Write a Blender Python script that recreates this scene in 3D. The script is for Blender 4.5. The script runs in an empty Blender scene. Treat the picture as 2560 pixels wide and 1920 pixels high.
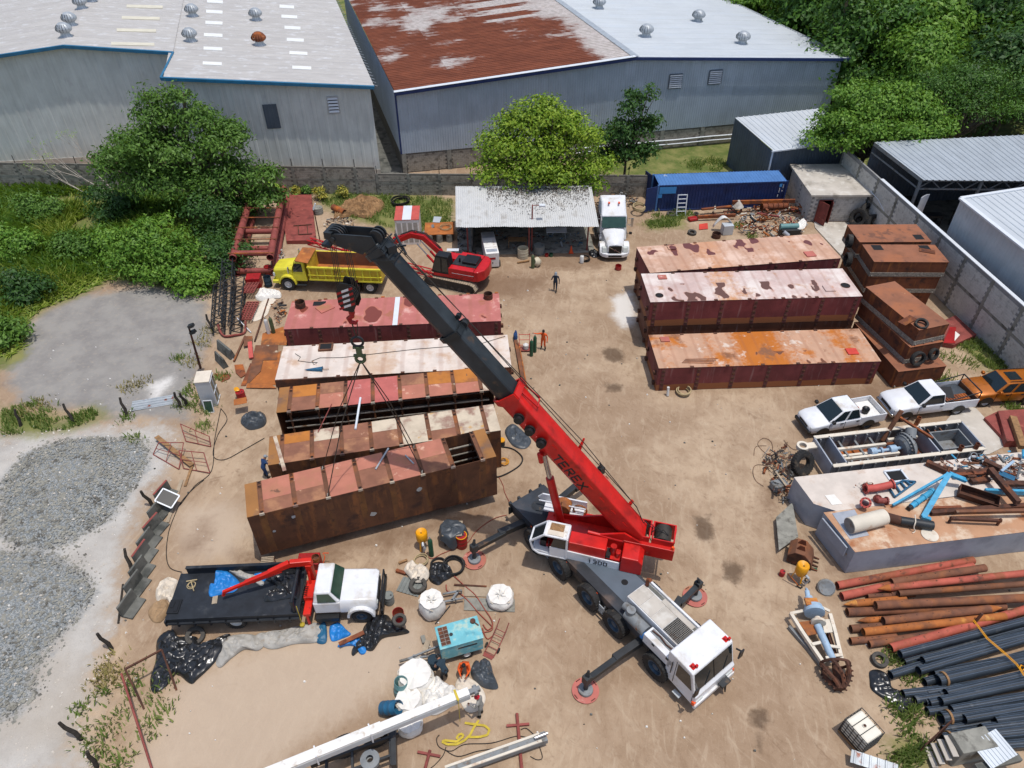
import bpy,math,random
import numpy as np
from mathutils import Vector as Vc,Matrix
random.seed(7);rng=np.random.default_rng(7)
R=math.radians;mc=math.cos;ms=math.sin;ru=random.uniform;PI=math.pi
scn=bpy.context.scene;COL=scn.collection
#- camera
F_PX,PITCH,ROLL,CAM_H=1820.58,R(40.563),R(-0.292),32.08
_fw=np.array([0,mc(PITCH),-ms(PITCH)]);_rt=np.array([1.,0,0]);_up=np.cross(_rt,_fw)
_r2=mc(ROLL)*_rt+ms(ROLL)*_up;_u2=-ms(ROLL)*_rt+mc(ROLL)*_up
cam=bpy.data.cameras.new('camera');cam_o=bpy.data.objects.new('camera',cam);COL.objects.link(cam_o)
cam.sensor_width=36;cam.lens=36*F_PX/2560;cam.clip_end=3000;cam.clip_start=.5
cam_o.matrix_world=Matrix(((_r2[0],_u2[0],-_fw[0],0),(_r2[1],_u2[1],-_fw[1],0),(_r2[2],_u2[2],-_fw[2],CAM_H),(0,0,0,1)))
scn.camera=cam_o
#- sky, sun, exposure
SUN_EL,SUN_AZ=R(79.5),R(122)
w=bpy.data.worlds.new('World');scn.world=w;w.use_nodes=True
nt=w.node_tree;bg=nt.nodes['Background'];sky=nt.nodes.new('ShaderNodeTexSky')
sky.sky_type='NISHITA';sky.sun_disc=False;sky.sun_elevation=SUN_EL;sky.sun_rotation=SUN_AZ;sky.dust_density=2.2;sky.air_density=1.0
nt.links.new(sky.outputs[0],bg.inputs[0]);bg.inputs[1].default_value=0.15
sl=bpy.data.lights.new('sun','SUN');so=bpy.data.objects.new('sun',sl);COL.objects.link(so)
sl.energy=3.0;sl.angle=R(0.6);sl.color=(1,.965,.91)
sd=Vc((ms(SUN_AZ)*mc(SUN_EL),mc(SUN_AZ)*mc(SUN_EL),ms(SUN_EL)))
so.rotation_euler=sd.to_track_quat('Z','Y').to_euler();so.location=(0,0,60)
vs_=scn.view_settings;vs_.view_transform='Standard';vs_.look='None';vs_.gamma=1;vs_.exposure=0.03;vs_.use_curve_mapping=False
#- photo pixel -> place (the height comes from what the thing stands on)
def G(x,y,z=0.):
 d=_fw+_r2*(x-1280)/F_PX+_u2*(960-y)/F_PX
 p=np.array([0,0,CAM_H])+d*((z-CAM_H)/d[2]);return Vc(p)
VIEWS={'a':(1580,400,5.183),'b':(1900,380,4.366),'c':(0,100,4.366),'d':(1560,580,3.3515),'A':(600,700,6.1444),'B':(940,700,6.1444),'C':(600,960,6.1444),'D':(940,960,6.1444),'E':(600,1180,6.1444),'F':(940,1180,6.1444),'g':(540,440,6.1444),'h':(800,480,4.916),'i':(1130,440,4.7064),'j':(2060,540,5.53),'k':(2060,780,5.53),'l':(1940,940,3.568),'m':(1240,1180,4.608),'n':(1380,1420,4.608),'o':(400,1380,3.687),'p':(920,1440,5.53),'q':(660,1660,2.989),'r':(1920,1420,5.184),'s':(2060,1380,4.424),'t':(2040,1640,4.254),'u':(300,1200,4.147),'v':(500,660,4.608),'w':(1880,1100,4.147),'z':(0,0,1/1.1573)}
for _i in range(9):VIEWS[str(_i)]=((0,850,1700)[_i%3],(0,640,1280)[_i//3],2.572)
def Q(v,x,y,z=0.):
 ox,oy,s=VIEWS[v];return G(ox+x/s,oy+y/s,z)
def V3(p):return Vc((p[0],p[1],p[2]if len(p)>2 else 0))
def frame(d,up=(0,0,1)):
 d=Vc(d).normalized();u=Vc(up)
 if abs(d.dot(u))>.995:u=Vc((1,0,0))if abs(d.x)<.9 else Vc((0,1,0))
 s=d.cross(u).normalized();return d,s,s.cross(d).normalized()
class MB:
 def __init__(s):s.v=[];s.f=[];s.m=[]
 def add(s,vs,fs,m=0):
  n=len(s.v);s.v+=[tuple(p)for p in vs];s.f+=[tuple(i+n for i in q)for q in fs];s.m+=[m]*len(fs);return s
 def hexa(s,p,m=0):
  return s.add(p,[(3,2,1,0),(4,5,6,7),(0,1,5,4),(1,2,6,5),(2,3,7,6),(3,0,4,7)],m)
 def box(s,x0,x1,y0,y1,z0,z1,m=0):
  return s.hexa([(x0,y0,z0),(x1,y0,z0),(x1,y1,z0),(x0,y1,z0),(x0,y0,z1),(x1,y0,z1),(x1,y1,z1),(x0,y1,z1)],m)
 def cb(s,x,y,z,sx,sy,sz,m=0):return s.box(x-sx/2,x+sx/2,y-sy/2,y+sy/2,z,z+sz,m)
 def bar(s,p,q,w,h=None,m=0,up=(0,0,1),w2=None,h2=None):
  h=h or w;w2=w2 or w;h2=h2 or h;p=V3(p);q=V3(q);d,a,b=frame(q-p,up)
  P=[p-a*w/2-b*h/2,p+a*w/2-b*h/2,p+a*w/2+b*h/2,p-a*w/2+b*h/2,q-a*w2/2-b*h2/2,q+a*w2/2-b*h2/2,q+a*w2/2+b*h2/2,q-a*w2/2+b*h2/2]
  return s.add(P,[(0,1,2,3),(7,6,5,4),(0,4,5,1),(1,5,6,2),(2,6,7,3),(3,7,4,0)],m)
 def lathe(s,c,ax,prof,n=16,m=0,closed=False):
  c=V3(c);d,a,b=frame(ax);vs=[];fs=[];k=len(prof)
  for i in range(n):
   t=2*PI*i/n;e=a*mc(t)+b*ms(t)
   vs+=[c+e*r+d*h for r,h in prof]
  for i in range(n):
   j=(i+1)%n
   for q in range(k if closed else k-1):
    q2=(q+1)%k;fs.append((i*k+q,j*k+q,j*k+q2,i*k+q2))
  return s.add(vs,fs,m)
 def cyl(s,p,q,r,r2=None,n=12,m=0,cap=True):
  p=V3(p);q=V3(q);L=(q-p).length;r2=r if r2 is None else r2
  pr=[(r,0),(r2,L)]
  if cap:pr=[(1e-4,0)]+pr+[(1e-4,L)]
  return s.lathe(p,q-p,pr,n,m)
 def pipe(s,p,q,r,t,n=14,m=0):
  p=V3(p);q=V3(q);L=(q-p).length
  return s.lathe(p,q-p,[(r,0),(r,L),(r-t,L),(r-t,0)],n,m,True)
 def torus(s,c,ax,Rr,r,n=20,k=8,m=0):
  return s.lathe(c,ax,[(Rr+r*mc(2*PI*i/k),r*ms(2*PI*i/k))for i in range(k)],n,m,True)
 def tube(s,pts,r,n=6,m=0,cap=True):
  pts=[V3(p)for p in pts];vs=[];fs=[];k=len(pts);a=None
  for i,p in enumerate(pts):
   d=(pts[min(i+1,k-1)]-pts[max(i-1,0)]).normalized()
   if a is None:_,a,_b=frame(d)
   a=(a-d*a.dot(d)).normalized();b=d.cross(a);rr=r[i]if isinstance(r,(list,tuple))else r
   vs+=[p+(a*mc(2*PI*j/n)+b*ms(2*PI*j/n))*rr for j in range(n)]
  for i in range(k-1):
   for j in range(n):fs.append((i*n+j,i*n+(j+1)%n,(i+1)*n+(j+1)%n,(i+1)*n+j))
  if cap:fs+=[tuple(range(n))[::-1],tuple((k-1)*n+j for j in range(n))]
  return s.add(vs,fs,m)
 def prism(s,poly,y0,y1,m=0,ax='y'):
  mk={'y':lambda a,b,t:(a,t,b),'z':lambda a,b,t:(a,b,t),'x':lambda a,b,t:(t,a,b)}[ax]
  n=len(poly);vs=[mk(a,b,y0)for a,b in poly]+[mk(a,b,y1)for a,b in poly]
  return s.add(vs,[tuple(range(n)),tuple(range(2*n-1,n-1,-1))]+[(i,n+i,n+(i+1)%n,(i+1)%n)for i in range(n)],m)
 def sheet(s,prof,d,m=0):
  d=V3(d);n=len(prof);vs=[V3(p)for p in prof]+[V3(p)+d for p in prof]
  return s.add(vs,[(i,i+1,n+i+1,n+i)for i in range(n-1)],m)
 def grid(s,fn,nu,nv,m=0):
  vs=[fn(i/nu,j/nv)for j in range(nv+1)for i in range(nu+1)];k=nu+1
  return s.add(vs,[(j*k+i,j*k+i+1,(j+1)*k+i+1,(j+1)*k+i)for j in range(nv)for i in range(nu)],m)
 def loft(s,rings,m=0,cap=True,closed=True):
  n=len(rings[0]);vs=[p for r in rings for p in r];fs=[]
  for i in range(len(rings)-1):
   for j in range(n if closed else n-1):fs.append((i*n+j,i*n+(j+1)%n,(i+1)*n+(j+1)%n,(i+1)*n+j))
  if cap and closed:fs+=[tuple(range(n))[::-1],tuple((len(rings)-1)*n+j for j in range(n))]
  return s.add(vs,fs,m)
 def xf(s,M):s.v=[tuple(M@Vc(p))for p in s.v];return s
 def mesh(s,name,mats,sm0=None):
  me=bpy.data.meshes.new(name);me.from_pydata(s.v,[],s.f)
  for k in(mats if isinstance(mats,(list,tuple))else[mats]):me.materials.append(MT[k]if isinstance(k,str)else k)
  if any(s.m):me.polygons.foreach_set('material_index',s.m)
  if sm0 is not None:
   me.polygons.foreach_set('use_smooth',[True]*len(s.f));me.set_sharp_from_angle(angle=R(sm0))
  me.update();return me
 def bd(s,name,mats,parent=None,sm0=None,bv=None,loc=None,rot=None,solid=None):
  return put(name,s.mesh(name,mats,sm0),parent,bv,loc,rot,solid)
def put(name,me,parent=None,bv=None,loc=None,rot=None,solid=None):
 o=bpy.data.objects.new(name,me);COL.objects.link(o);o.parent=parent
 if loc is not None:o.location=loc
 if rot is not None:o.rotation_euler=rot if isinstance(rot,(tuple,list))else(0,0,rot)
 if solid:md=o.modifiers.new('thick','SOLIDIFY');md.thickness=solid;md.offset=0
 if bv:md=o.modifiers.new('edge','BEVEL');md.width=bv;md.segments=2;md.limit_method='ANGLE';md.angle_limit=R(40);md.harden_normals=False
 return o
def tag(o,label=None,cat=None,group=None,kind=None):
 if label:o['label']=label
 if cat:o['category']=cat
 if group:o['group']=group
 if kind:o['kind']=kind
 return o
def Th(name,label,cat,loc=(0,0,0),rz=0,group=None):
 o=bpy.data.objects.new(name,None);COL.objects.link(o);o.empty_display_size=.3
 o.location=loc;o.rotation_euler=rz if isinstance(rz,(tuple,list))else(0,0,rz);return tag(o,label,cat,group)
def copy_tree(o,parent=None):
 c=o.copy();COL.objects.link(c);c.parent=parent
 for ch in KIDS(o):copy_tree(ch,c)
 return c
def KIDS(o):return[x for x in list(COL.objects)if x.parent==o]
def dirang(p,q):return math.atan2(q[1]-p[1],q[0]-p[0])
#- materials
MT={}
def S(r,g,b,k=.8):
 f=lambda c:((c/255+.055)/1.055)**2.4 if c>10.3 else c/255/12.92
 return(f(r)*k,f(g)*k,f(b)*k)
class NT:
 def __init__(s,name):
  m=bpy.data.materials.new(name);m.use_nodes=True;MT[name]=m;s.m=m;s.t=m.node_tree;s.b=s.t.nodes['Principled BSDF']
  s.oc=None
 def n(s,ty,**kw):
  q=s.t.nodes.new('ShaderNode'+ty)
  for k,v in kw.items():
   if k.startswith('_'):setattr(q,k[1:],v)
   else:s.put(q.inputs[k.replace('__',' ')],v)
  return q
 def put(s,sock,v):
  if hasattr(v,'is_output')or isinstance(v,bpy.types.NodeSocket):s.t.links.new(v,sock)
  else:sock.default_value=(*v,1)if isinstance(v,tuple)and len(v)==3 and sock.type=='RGBA' else v
 def coord(s,rand=True):
  if s.oc:return s.oc
  tc=s.n('TexCoord').outputs['Object']
  if rand:
   oi=s.n('ObjectInfo').outputs['Random'];mm=s.n('Math',_operation='MULTIPLY');s.put(mm.inputs[0],oi);mm.inputs[1].default_value=57.
   va=s.n('VectorMath',_operation='ADD');s.put(va.inputs[0],tc);s.put(va.inputs[1],mm.outputs[0]);tc=va.outputs[0]
  s.oc=tc;return tc
 def noise(s,sc,det=4,rough=.55,vec=None,stretch=None,dist=0):
  v=vec if vec is not None else s.coord()
  if stretch:
   mp=s.n('Mapping');s.put(mp.inputs['Vector'],v);mp.inputs['Scale'].default_value=stretch;v=mp.outputs[0]
  return s.n('TexNoise',Vector=v,Scale=sc,Detail=det,Roughness=rough,Distortion=dist).outputs['Fac']
 def ramp(s,fac,a,b,lo=0.,hi=1.):
  r=s.n('MapRange',_interpolation_type='SMOOTHSTEP');s.put(r.inputs[0],fac);r.inputs[1].default_value=a;r.inputs[2].default_value=b
  r.inputs[3].default_value=lo;r.inputs[4].default_value=hi;return r.outputs[0]
 def mix(s,fac,a,b,mode='MIX'):
  q=s.n('Mix',_data_type='RGBA',_blend_type=mode);s.put(q.inputs[0],fac);s.put(q.inputs[6],a);s.put(q.inputs[7],b);return q.outputs[2]
 def math(s,op,a,b=0.):
  q=s.n('Math',_operation=op);s.put(q.inputs[0],a);s.put(q.inputs[1],b);return q.outputs[0]
 def bump(s,h,strength=.3,dist=.02):
  q=s.n('Bump',Strength=strength,Distance=dist,Height=h);s.put(s.b.inputs['Normal'],q.outputs[0])
 def out(s,col=None,rough=None,metal=None,spec=None):
  for k,v in(('Base Color',col),('Roughness',rough),('Metallic',metal),('Specular IOR Level',spec)):
   if v is not None:s.put(s.b.inputs[k],v)
  return s.m
def mat(name,c,rough=.6,metal=0.,var=.18,vs=1.5,alts=(),bump=0.,bs=25.,spec=.4,coat=0.,streak=0.,rand=True):
 """alts: (colour, scale, threshold, width[, stretch]) blotches laid over the base"""
 t=NT(name);t.coord(rand);col=c
 if var:
  f=t.noise(vs,6,.6);f=t.ramp(f,.3,.7);col=t.mix(f,tuple(x*(1-var)for x in c),tuple(min(1,x*(1+var*.7))for x in c))
 rg=rough
 for a in alts:
  f=t.noise(a[1],5,.6,stretch=a[4]if len(a)>4 else None);f=t.ramp(f,a[2]-a[3],a[2]+a[3]);col=t.mix(f,col,a[0])
 if streak:
  f=t.noise(1.,4,.6,stretch=(6,6,.35));f=t.ramp(f,.45,.75,0,streak);col=t.mix(f,col,tuple(x*.45 for x in c))
 if bump:t.bump(t.noise(bs,3),bump)
 t.out(col,rg,metal,spec)
 if coat:t.b.inputs['Coat Weight'].default_value=coat;t.b.inputs['Coat Roughness'].default_value=.08
 return t.m
mat('red_paint',S(212,30,24),.4,var=.2,vs=.9,alts=[(S(150,18,14),1.2,.62,.12),(S(120,60,46),3.5,.7,.04),(S(190,90,70),2.4,.72,.05)],coat=.12)
mat('red_truck',S(216,38,20),.4,var=.15,alts=[(S(150,24,14),3,.66,.1)])
mat('exc_red',S(200,30,35),.35,var=.15,alts=[(S(140,25,25),2,.65,.1),(S(150,130,105),4,.72,.06)])
mat('white_paint',S(236,237,239),.34,var=.06,coat=.2,alts=[(S(206,198,186),1.1,.62,.12),(S(170,150,126),3.4,.72,.05)])
mat('white_dusty',S(240,238,233),.5,var=.08,alts=[(S(190,170,145),2.5,.66,.1)])
mat('boom_black',S(40,45,49),.45,var=.3,vs=.8,alts=[(S(62,70,76),.5,.62,.2),(S(96,74,56),1.1,.68,.07)],spec=.35)
mat('deck_black',S(50,53,58),.6,var=.3,vs=1.2,alts=[(S(112,92,78),.55,.62,.1),(S(70,78,88),.35,.6,.2)],spec=.3)
mat('steel_dark',S(44,47,50),.5,var=.3,alts=[(S(95,78,62),3,.68,.08)])
mat('black_bed',S(34,39,46),.5,var=.3,vs=2.5,alts=[(S(70,72,74),1.2,.68,.1)],bump=.1)
mat('rubber',S(46,45,44),.8,var=.35,vs=5,alts=[(S(100,88,74),3,.64,.1)])
mat('rubber_dusty',S(88,84,78),.9,var=.3,vs=4,alts=[(S(50,50,50),4,.6,.12)])
mat('rim_white',S(225,224,220),.45,var=.12,alts=[(S(120,95,70),6,.66,.08)])
mat('rim_blue',S(58,82,102),.5,var=.3,vs=6)
mat('glass',S(30,42,46),.06,var=0,spec=.7)
mat('glass_green',S(48,78,66),.08,var=.2,vs=2,spec=.7)
mat('plastic_black',S(26,27,29),.45,var=.2)
mat('chrome',S(200,200,200),.18,metal=.9,var=.1)
mat('yellow_paint',S(230,218,66),.4,var=.12,vs=1.2,alts=[(S(205,180,60),1.5,.62,.1),(S(140,90,40),5,.73,.04)])
mat('yellow_bin',S(225,192,60),.55,var=.15,alts=[(S(165,120,50),2.2,.62,.08),(S(225,205,150),3,.68,.06)])
mat('yellow_pot',S(240,165,20),.4,var=.12,alts=[(S(150,100,30),5,.7,.05)])
mat('orange_car',S(196,112,30),.28,metal=.35,var=.12,coat=.5,alts=[(S(150,85,30),2,.66,.1)])
mat('lamp_orange',S(250,90,30),.3,var=0)
mat('lamp_red',S(200,25,20),.3,var=0)
mat('lamp_clear',S(210,215,210),.15,var=.1,spec=.7)
mat('galv',S(190,196,200),.4,metal=.35,var=.15,vs=2)
mat('galv_rust',S(180,186,190),.5,metal=.2,var=.15,alts=[(S(140,70,35),2.5,.62,.06)])
mat('cyan_metal',S(120,195,205),.5,var=.12,vs=3,alts=[(S(180,205,190),3,.58,.1),(S(135,85,50),3.2,.68,.035),(S(85,155,170),1.4,.6,.1)])
mat('blue_steel',S(70,165,205),.5,var=.2,vs=3,alts=[(S(120,90,70),5,.68,.05)])
mat('blue_pale',S(165,190,212),.55,var=.15,vs=3,alts=[(S(140,95,65),6,.66,.05)])
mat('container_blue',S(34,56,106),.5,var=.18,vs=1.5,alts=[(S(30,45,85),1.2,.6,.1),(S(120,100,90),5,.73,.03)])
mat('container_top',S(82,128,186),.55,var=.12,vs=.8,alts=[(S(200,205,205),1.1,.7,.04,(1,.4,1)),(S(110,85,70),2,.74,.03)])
mat('container_patch',S(70,150,215),.5,var=.1)
mat('concrete',S(200,192,180),.9,var=.12,vs=.7,alts=[(S(150,142,130),.5,.62,.12),(S(215,210,200),1.3,.6,.1)],bump=.15)
mat('concrete_old',S(150,148,138),.9,var=.2,vs=2,alts=[(S(95,92,85),1.6,.58,.1)],bump=.2)
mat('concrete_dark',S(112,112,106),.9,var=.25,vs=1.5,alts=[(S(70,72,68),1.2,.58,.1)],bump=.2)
mat('block_grey',S(214,211,204),.95,var=.12,vs=1.2,alts=[(S(180,176,168),3,.6,.1)],bump=.25)
mat('block_old',S(172,165,152),.95,var=.15,vs=1.5,alts=[(S(120,112,100),2,.58,.12)],bump=.25)
mat('mortar',S(150,150,150),.95,var=.15)
mat('mortar_old',S(120,116,108),.95,var=.2)
mat('wood',S(160,122,82),.8,var=.25,vs=3,alts=[(S(110,85,60),2.5,.6,.1,(1,8,8))])
mat('wood_grey',S(175,158,135),.85,var=.2,vs=2.5)
mat('post_black',S(58,52,46),.9,var=.35,vs=6,bump=.3)
mat('bark',S(120,108,92),.95,var=.35,vs=4,bump=.4,bs=12)
mat('bark_pale',S(190,180,168),.9,var=.2,vs=4)
mat('rope',S(190,170,130),.9,var=.2)
mat('cable_black',S(38,36,35),.7,var=.1)
mat('hose_red',S(160,78,62),.7,var=.2,vs=3)
mat('wire_rope',S(72,66,60),.55,metal=.4,var=.2)
mat('yellow_strap',S(205,180,60),.8,var=.2,vs=3)
RB,RO,RD=S(132,76,50),S(186,104,44),S(84,50,38)
mat('rust',RB,.88,var=.3,vs=1.2,alts=[(RO,.8,.58,.1),(RD,1.2,.62,.08)],bump=.12)
mat('rust_dark',S(92,60,46),.88,var=.3,vs=1.5,alts=[(S(130,76,46),1.1,.6,.1),(S(58,42,36),1.6,.6,.1)],bump=.15)
mat('rust_orange',S(182,108,52),.85,var=.2,vs=1,alts=[(S(126,80,52),.9,.58,.1),(S(214,150,74),1.2,.66,.08)])
mat('rust_brown',S(120,80,58),.85,var=.25,vs=1.2,alts=[(S(160,96,52),.8,.6,.12),(S(205,190,165),1.7,.7,.06)])
mat('primer_red',S(148,74,66),.7,var=.2,vs=1.5,alts=[(S(110,52,46),1.2,.6,.1),(S(175,105,90),2.5,.66,.06)])
mat('primer_pink',S(196,112,100),.7,var=.15,vs=.8,alts=[(S(172,120,84),.6,.58,.12),(S(222,190,175),1.0,.66,.07),(S(120,78,62),1.6,.68,.05)])
mat('primer_bright',S(200,88,78),.65,var=.12,vs=2)
mat('primer_hatch',S(212,70,56),.6,var=.15)
mat('white_rust',S(226,216,198),.7,var=.1,vs=1,alts=[(S(178,132,92),1.3,.66,.09),(S(140,88,58),3,.73,.04)])
mat('grey_paint',S(168,174,184),.55,var=.1,vs=1,alts=[(S(140,146,156),.6,.6,.12),(S(150,112,80),2.2,.72,.05)])
mat('grey_steel',S(138,142,144),.6,var=.2,vs=2,alts=[(S(105,100,92),2,.58,.1),(S(142,92,58),2.6,.68,.05)])
mat('cloth_white',S(240,236,228),.85,var=.07,vs=2)
mat('cloth_cream',S(226,214,196),.9,var=.1,vs=2)
mat('cloth_brown',S(168,138,104),.9,var=.15,vs=2)
mat('cloth_grey',S(176,172,164),.7,var=.15,vs=2,alts=[(S(150,132,110),1.5,.66,.08)])
mat('tarp_black',S(38,39,41),.28,var=.2,vs=2,spec=.6)
mat('tarp_grey',S(72,78,84),.4,var=.2,vs=2,alts=[(S(120,112,100),2,.68,.08)])
mat('tarp_blue',S(40,130,205),.45,var=.15,vs=2)
mat('hdpe',S(50,57,64),.32,var=.25,vs=1.2,alts=[(S(96,98,98),1.6,.68,.1)],spec=.5)
mat('hdpe_stripe',S(120,140,165),.5,var=.1)
mat('plastic_blue',S(40,100,135),.5,var=.15,vs=2)
mat('plastic_teal',S(105,150,150),.5,var=.1)
mat('plastic_cream',S(206,196,170),.6,var=.1)
mat('plastic_grey',S(130,134,130),.6,var=.15)
mat('ibc_white',S(238,232,216),.5,var=.06,alts=[(S(170,130,80),2.2,.7,.06)])
mat('gas_green',S(36,84,60),.45,var=.15)
mat('gas_olive',S(82,96,66),.55,var=.2)
mat('gas_white',S(222,222,218),.5,var=.1)
mat('drum_red',S(168,28,30),.5,var=.2,alts=[(S(110,30,26),3,.62,.08)])
mat('cone_orange',S(240,90,40),.5,var=.05)
mat('skin',S(168,116,88),.6,var=.05);mat('hair',S(28,24,22),.7,var=.1)
mat('cloth_navy',S(38,48,62),.9,var=.2,vs=8);mat('cloth_orange',S(238,98,36),.85,var=.15,vs=7);mat('cloth_blue',S(36,66,112),.9,var=.2,vs=7)
mat('cloth_suit',S(150,148,142),.9,var=.15,vs=8);mat('cloth_teal',S(40,58,70),.9,var=.12,vs=8);mat('cloth_black',S(30,30,32),.9,var=.1)
mat('hat_red',S(196,24,40),.6,var=.05);mat('hat_grey',S(150,158,166),.7,var=.1);mat('hat_purple',S(86,60,92),.8,var=.1);mat('boot',S(40,34,30),.8,var=.1)
def leafmat(name,c,c2,tr=.25):
 t=NT(name);oi=t.n('ObjectInfo').outputs['Random'];g=t.n('NewGeometry').outputs['Random Per Island']
 n=t.noise(.35,3);f=t.math('ADD',t.math('MULTIPLY',g,.6),t.math('MULTIPLY',n,.6));col=t.mix(t.ramp(f,.25,.95),c,c2)
 t.out(col,.55,0,.35);b2=t.n('BsdfTranslucent',Color=t.mix(.5,col,(.2,.32,.02)));mx=t.n('MixShader');mx.inputs[0].default_value=tr
 t.put(mx.inputs[1],t.b.outputs[0]);t.put(mx.inputs[2],b2.outputs[0]);t.put(t.t.nodes['Material Output'].inputs[0],mx.outputs[0])
leafmat('leaf_mid',S(74,112,40),S(112,150,60));leafmat('leaf_bright',S(108,148,34),S(168,192,62),.3);leafmat('leaf_dark',S(46,80,36),S(78,118,50))
leafmat('leaf_right',S(86,132,40),S(132,172,64),.3);leafmat('leaf_forest',S(52,90,34),S(96,140,48));leafmat('leaf_lime',S(120,168,40),S(170,205,70),.35)
leafmat('grass_blade',S(118,150,52),S(186,198,92),.42);leafmat('grass_dark',S(72,116,42),S(132,166,66),.4);leafmat('weed',S(112,142,66),S(168,178,108),.4);leafmat('dry_grass',S(160,150,92),S(190,172,120),.2)
leafmat('leaf_croton',S(92,110,40),S(205,190,80),.2)
#- ground: one sheet to the horizon, zones kept as signed distances
def zpoly(pts):return np.array([Q('z',x,y)[:2]for x,y in pts])
def sdist(X,Y,poly):
 n=len(poly);d=np.full(X.shape,1e9);ins=np.zeros(X.shape,bool)
 for i in range(n):
  ax,ay=poly[i];bx,by=poly[(i+1)%n];ex,ey=bx-ax,by-ay
  t=np.clip(((X-ax)*ex+(Y-ay)*ey)/(ex*ex+ey*ey+1e-12),0,1);d=np.minimum(d,np.hypot(X-ax-t*ex,Y-ay-t*ey))
  c=(ay>Y)!=(by>Y)
  with np.errstate(divide='ignore',invalid='ignore'):xi=(bx-ax)*(Y-ay)/(by-ay)+ax
  ins^=c&(X<xi)
 return np.where(ins,d,-d)
def vnoise(X,Y,s,seed=0):
 r=np.random.default_rng(seed);T=r.random((64,64));x=X/s;y=Y/s;xi=np.floor(x).astype(int);yi=np.floor(y).astype(int);fx=x-xi;fy=y-yi
 fx=fx*fx*(3-2*fx);fy=fy*fy*(3-2*fy);g=lambda a,b:T[a%64,b%64]
 return(g(xi,yi)*(1-fx)+g(xi+1,yi)*fx)*(1-fy)+(g(xi,yi+1)*(1-fx)+g(xi+1,yi+1)*fx)*fy
ZG={'green':[[(-400,330),(240,395),(520,430),(505,520),(490,600),(440,632),(395,628),(330,612),(232,606),(168,640),(90,668),(58,700),(52,770),(10,800),(-500,900)],[(690,400),(980,430),(975,500),(900,512),(830,490),(750,470),(690,440)],[(1395,480),(1480,452),(1470,490),(1400,496)],[(2075,640),(2120,655),(2100,695),(2050,672)],[(2050,725),(2130,735),(2190,790),(2150,812),(2100,770)],[(1490,345),(1570,345),(1560,372),(1480,366)],[(0,880),(130,905),(200,880),(230,900),(150,930),(0,945)],[(1925,1620),(2010,1600),(2000,1650),(1930,1659)]],'hard':[[(50,700),(170,640),(330,618),(440,640),(455,720),(425,800),(405,905),(330,900),(250,905),(180,880),(40,870),(10,800)]],'white':[[(-500,930),(60,935),(200,925),(330,915),(385,950),(370,1010),(320,1060),(290,1130),(255,1230),(245,1330),(215,1430),(205,1520),(175,1600),(180,1690),(-600,1690)]],'grey':[[(2,1040),(55,985),(120,955),(190,945),(300,948),(322,975),(312,1020),(270,1080),(225,1125),(150,1170),(95,1188),(30,1180),(2,1150)],[(-120,1195),(60,1190),(120,1200),(165,1228),(195,1262),(200,1290),(172,1330),(120,1390),(85,1440),(72,1500),(30,1540),(-150,1600)]],'pale':[[(380,1480),(480,1420),(800,1345),(900,1330),(940,1430),(860,1480),(700,1570),(560,1690),(260,1690)],[(380,1100),(480,1080),(540,1130),(500,1200),(400,1215)],[(1570,620),(1800,560),(1800,640)]],'chalk':[[(1325,645),(1358,632),(1372,655),(1370,700),(1345,708),(1322,680)],[(320,835),(370,812),(372,830),(330,870)],[(640,870),(690,862),(700,920),(640,925)]],'damp':[[(505,1195),(575,1195),(1070,1085),(1120,1060),(1130,1085),(1050,1120),(700,1215),(560,1240)],[(1140,545),(1330,540),(1300,585),(1170,580)],[(1740,850),(1930,820),(1940,850),(1850,880),(1760,900)],[(1020,590),(1180,600),(1150,640),(1040,640)],[(400,1185),(440,1130),(455,1150),(425,1200)],[(1640,1060),(1690,1050),(1680,1110),(1640,1110)],[(1780,1195),(1850,1190),(1850,1230),(1800,1240)]],'oil':[[(1620,1540),(1648,1535),(1665,1560),(1640,1580),(1622,1562)],[(1632,1595),(1645,1590),(1640,1615)],[(1505,1120),(1535,1112),(1540,1160),(1510,1170)],[(1565,1215),(1600,1225),(1590,1260),(1565,1250)],[(1300,750),(1340,755),(1345,785),(1310,780)],[(1310,830),(1345,830),(1340,845),(1312,845)],[(1280,1100),(1300,1090),(1300,1110)]],}  # hanging hull's cast shadow is tinted into the sand with the damp patches
def lin(a,b,s):return list(np.arange(a,b,s))
gx=np.array([-700,-400,-250,-160,-110,-80]+lin(-62,-42,.8)+lin(-42,42,.3)+lin(42,60,.8)+[62,80,110,160,250,400,700.])
gy=np.array([-150,-80,-40,-15,0,6]+lin(9,36,.26)+lin(36,72,.34)+lin(72,84,.8)+[84,90,100,120,150,200,300,500,800,1300.])
X,Y=np.meshgrid(gx,gy);SD={k:np.max([sdist(X,Y,zpoly(p))for p in v],axis=0)for k,v in ZG.items()}
Zg=(vnoise(X,Y,1.3,1)-.5)*.045+(vnoise(X,Y,.45,2)-.5)*.02
Zg+=np.clip(SD['grey']/2.6,0,1)**.8*.55*(.6+.5*vnoise(X,Y,2.2,3));Zg=np.where((X<-60)|(X>60)|(Y>84),-.02,Zg)
inyard=np.minimum(np.minimum(X+19,36-X),np.minimum(Y-9,64-Y))
Zg-=np.clip(inyard,0,1)*.02;Zg=np.where(SD['grey']<0,np.minimum(Zg,.022),Zg)
SD['green']=np.maximum(SD['green'],np.minimum(Y-67.2,np.maximum(X-8,Y-80))*.8)
def surf_z(x,y):
 j=min(max(int(np.searchsorted(gy,y))-1,0),len(gy)-2);i=min(max(int(np.searchsorted(gx,x))-1,0),len(gx)-2);return float(max(Zg[j:j+2,i:i+2].max(),0))
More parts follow.
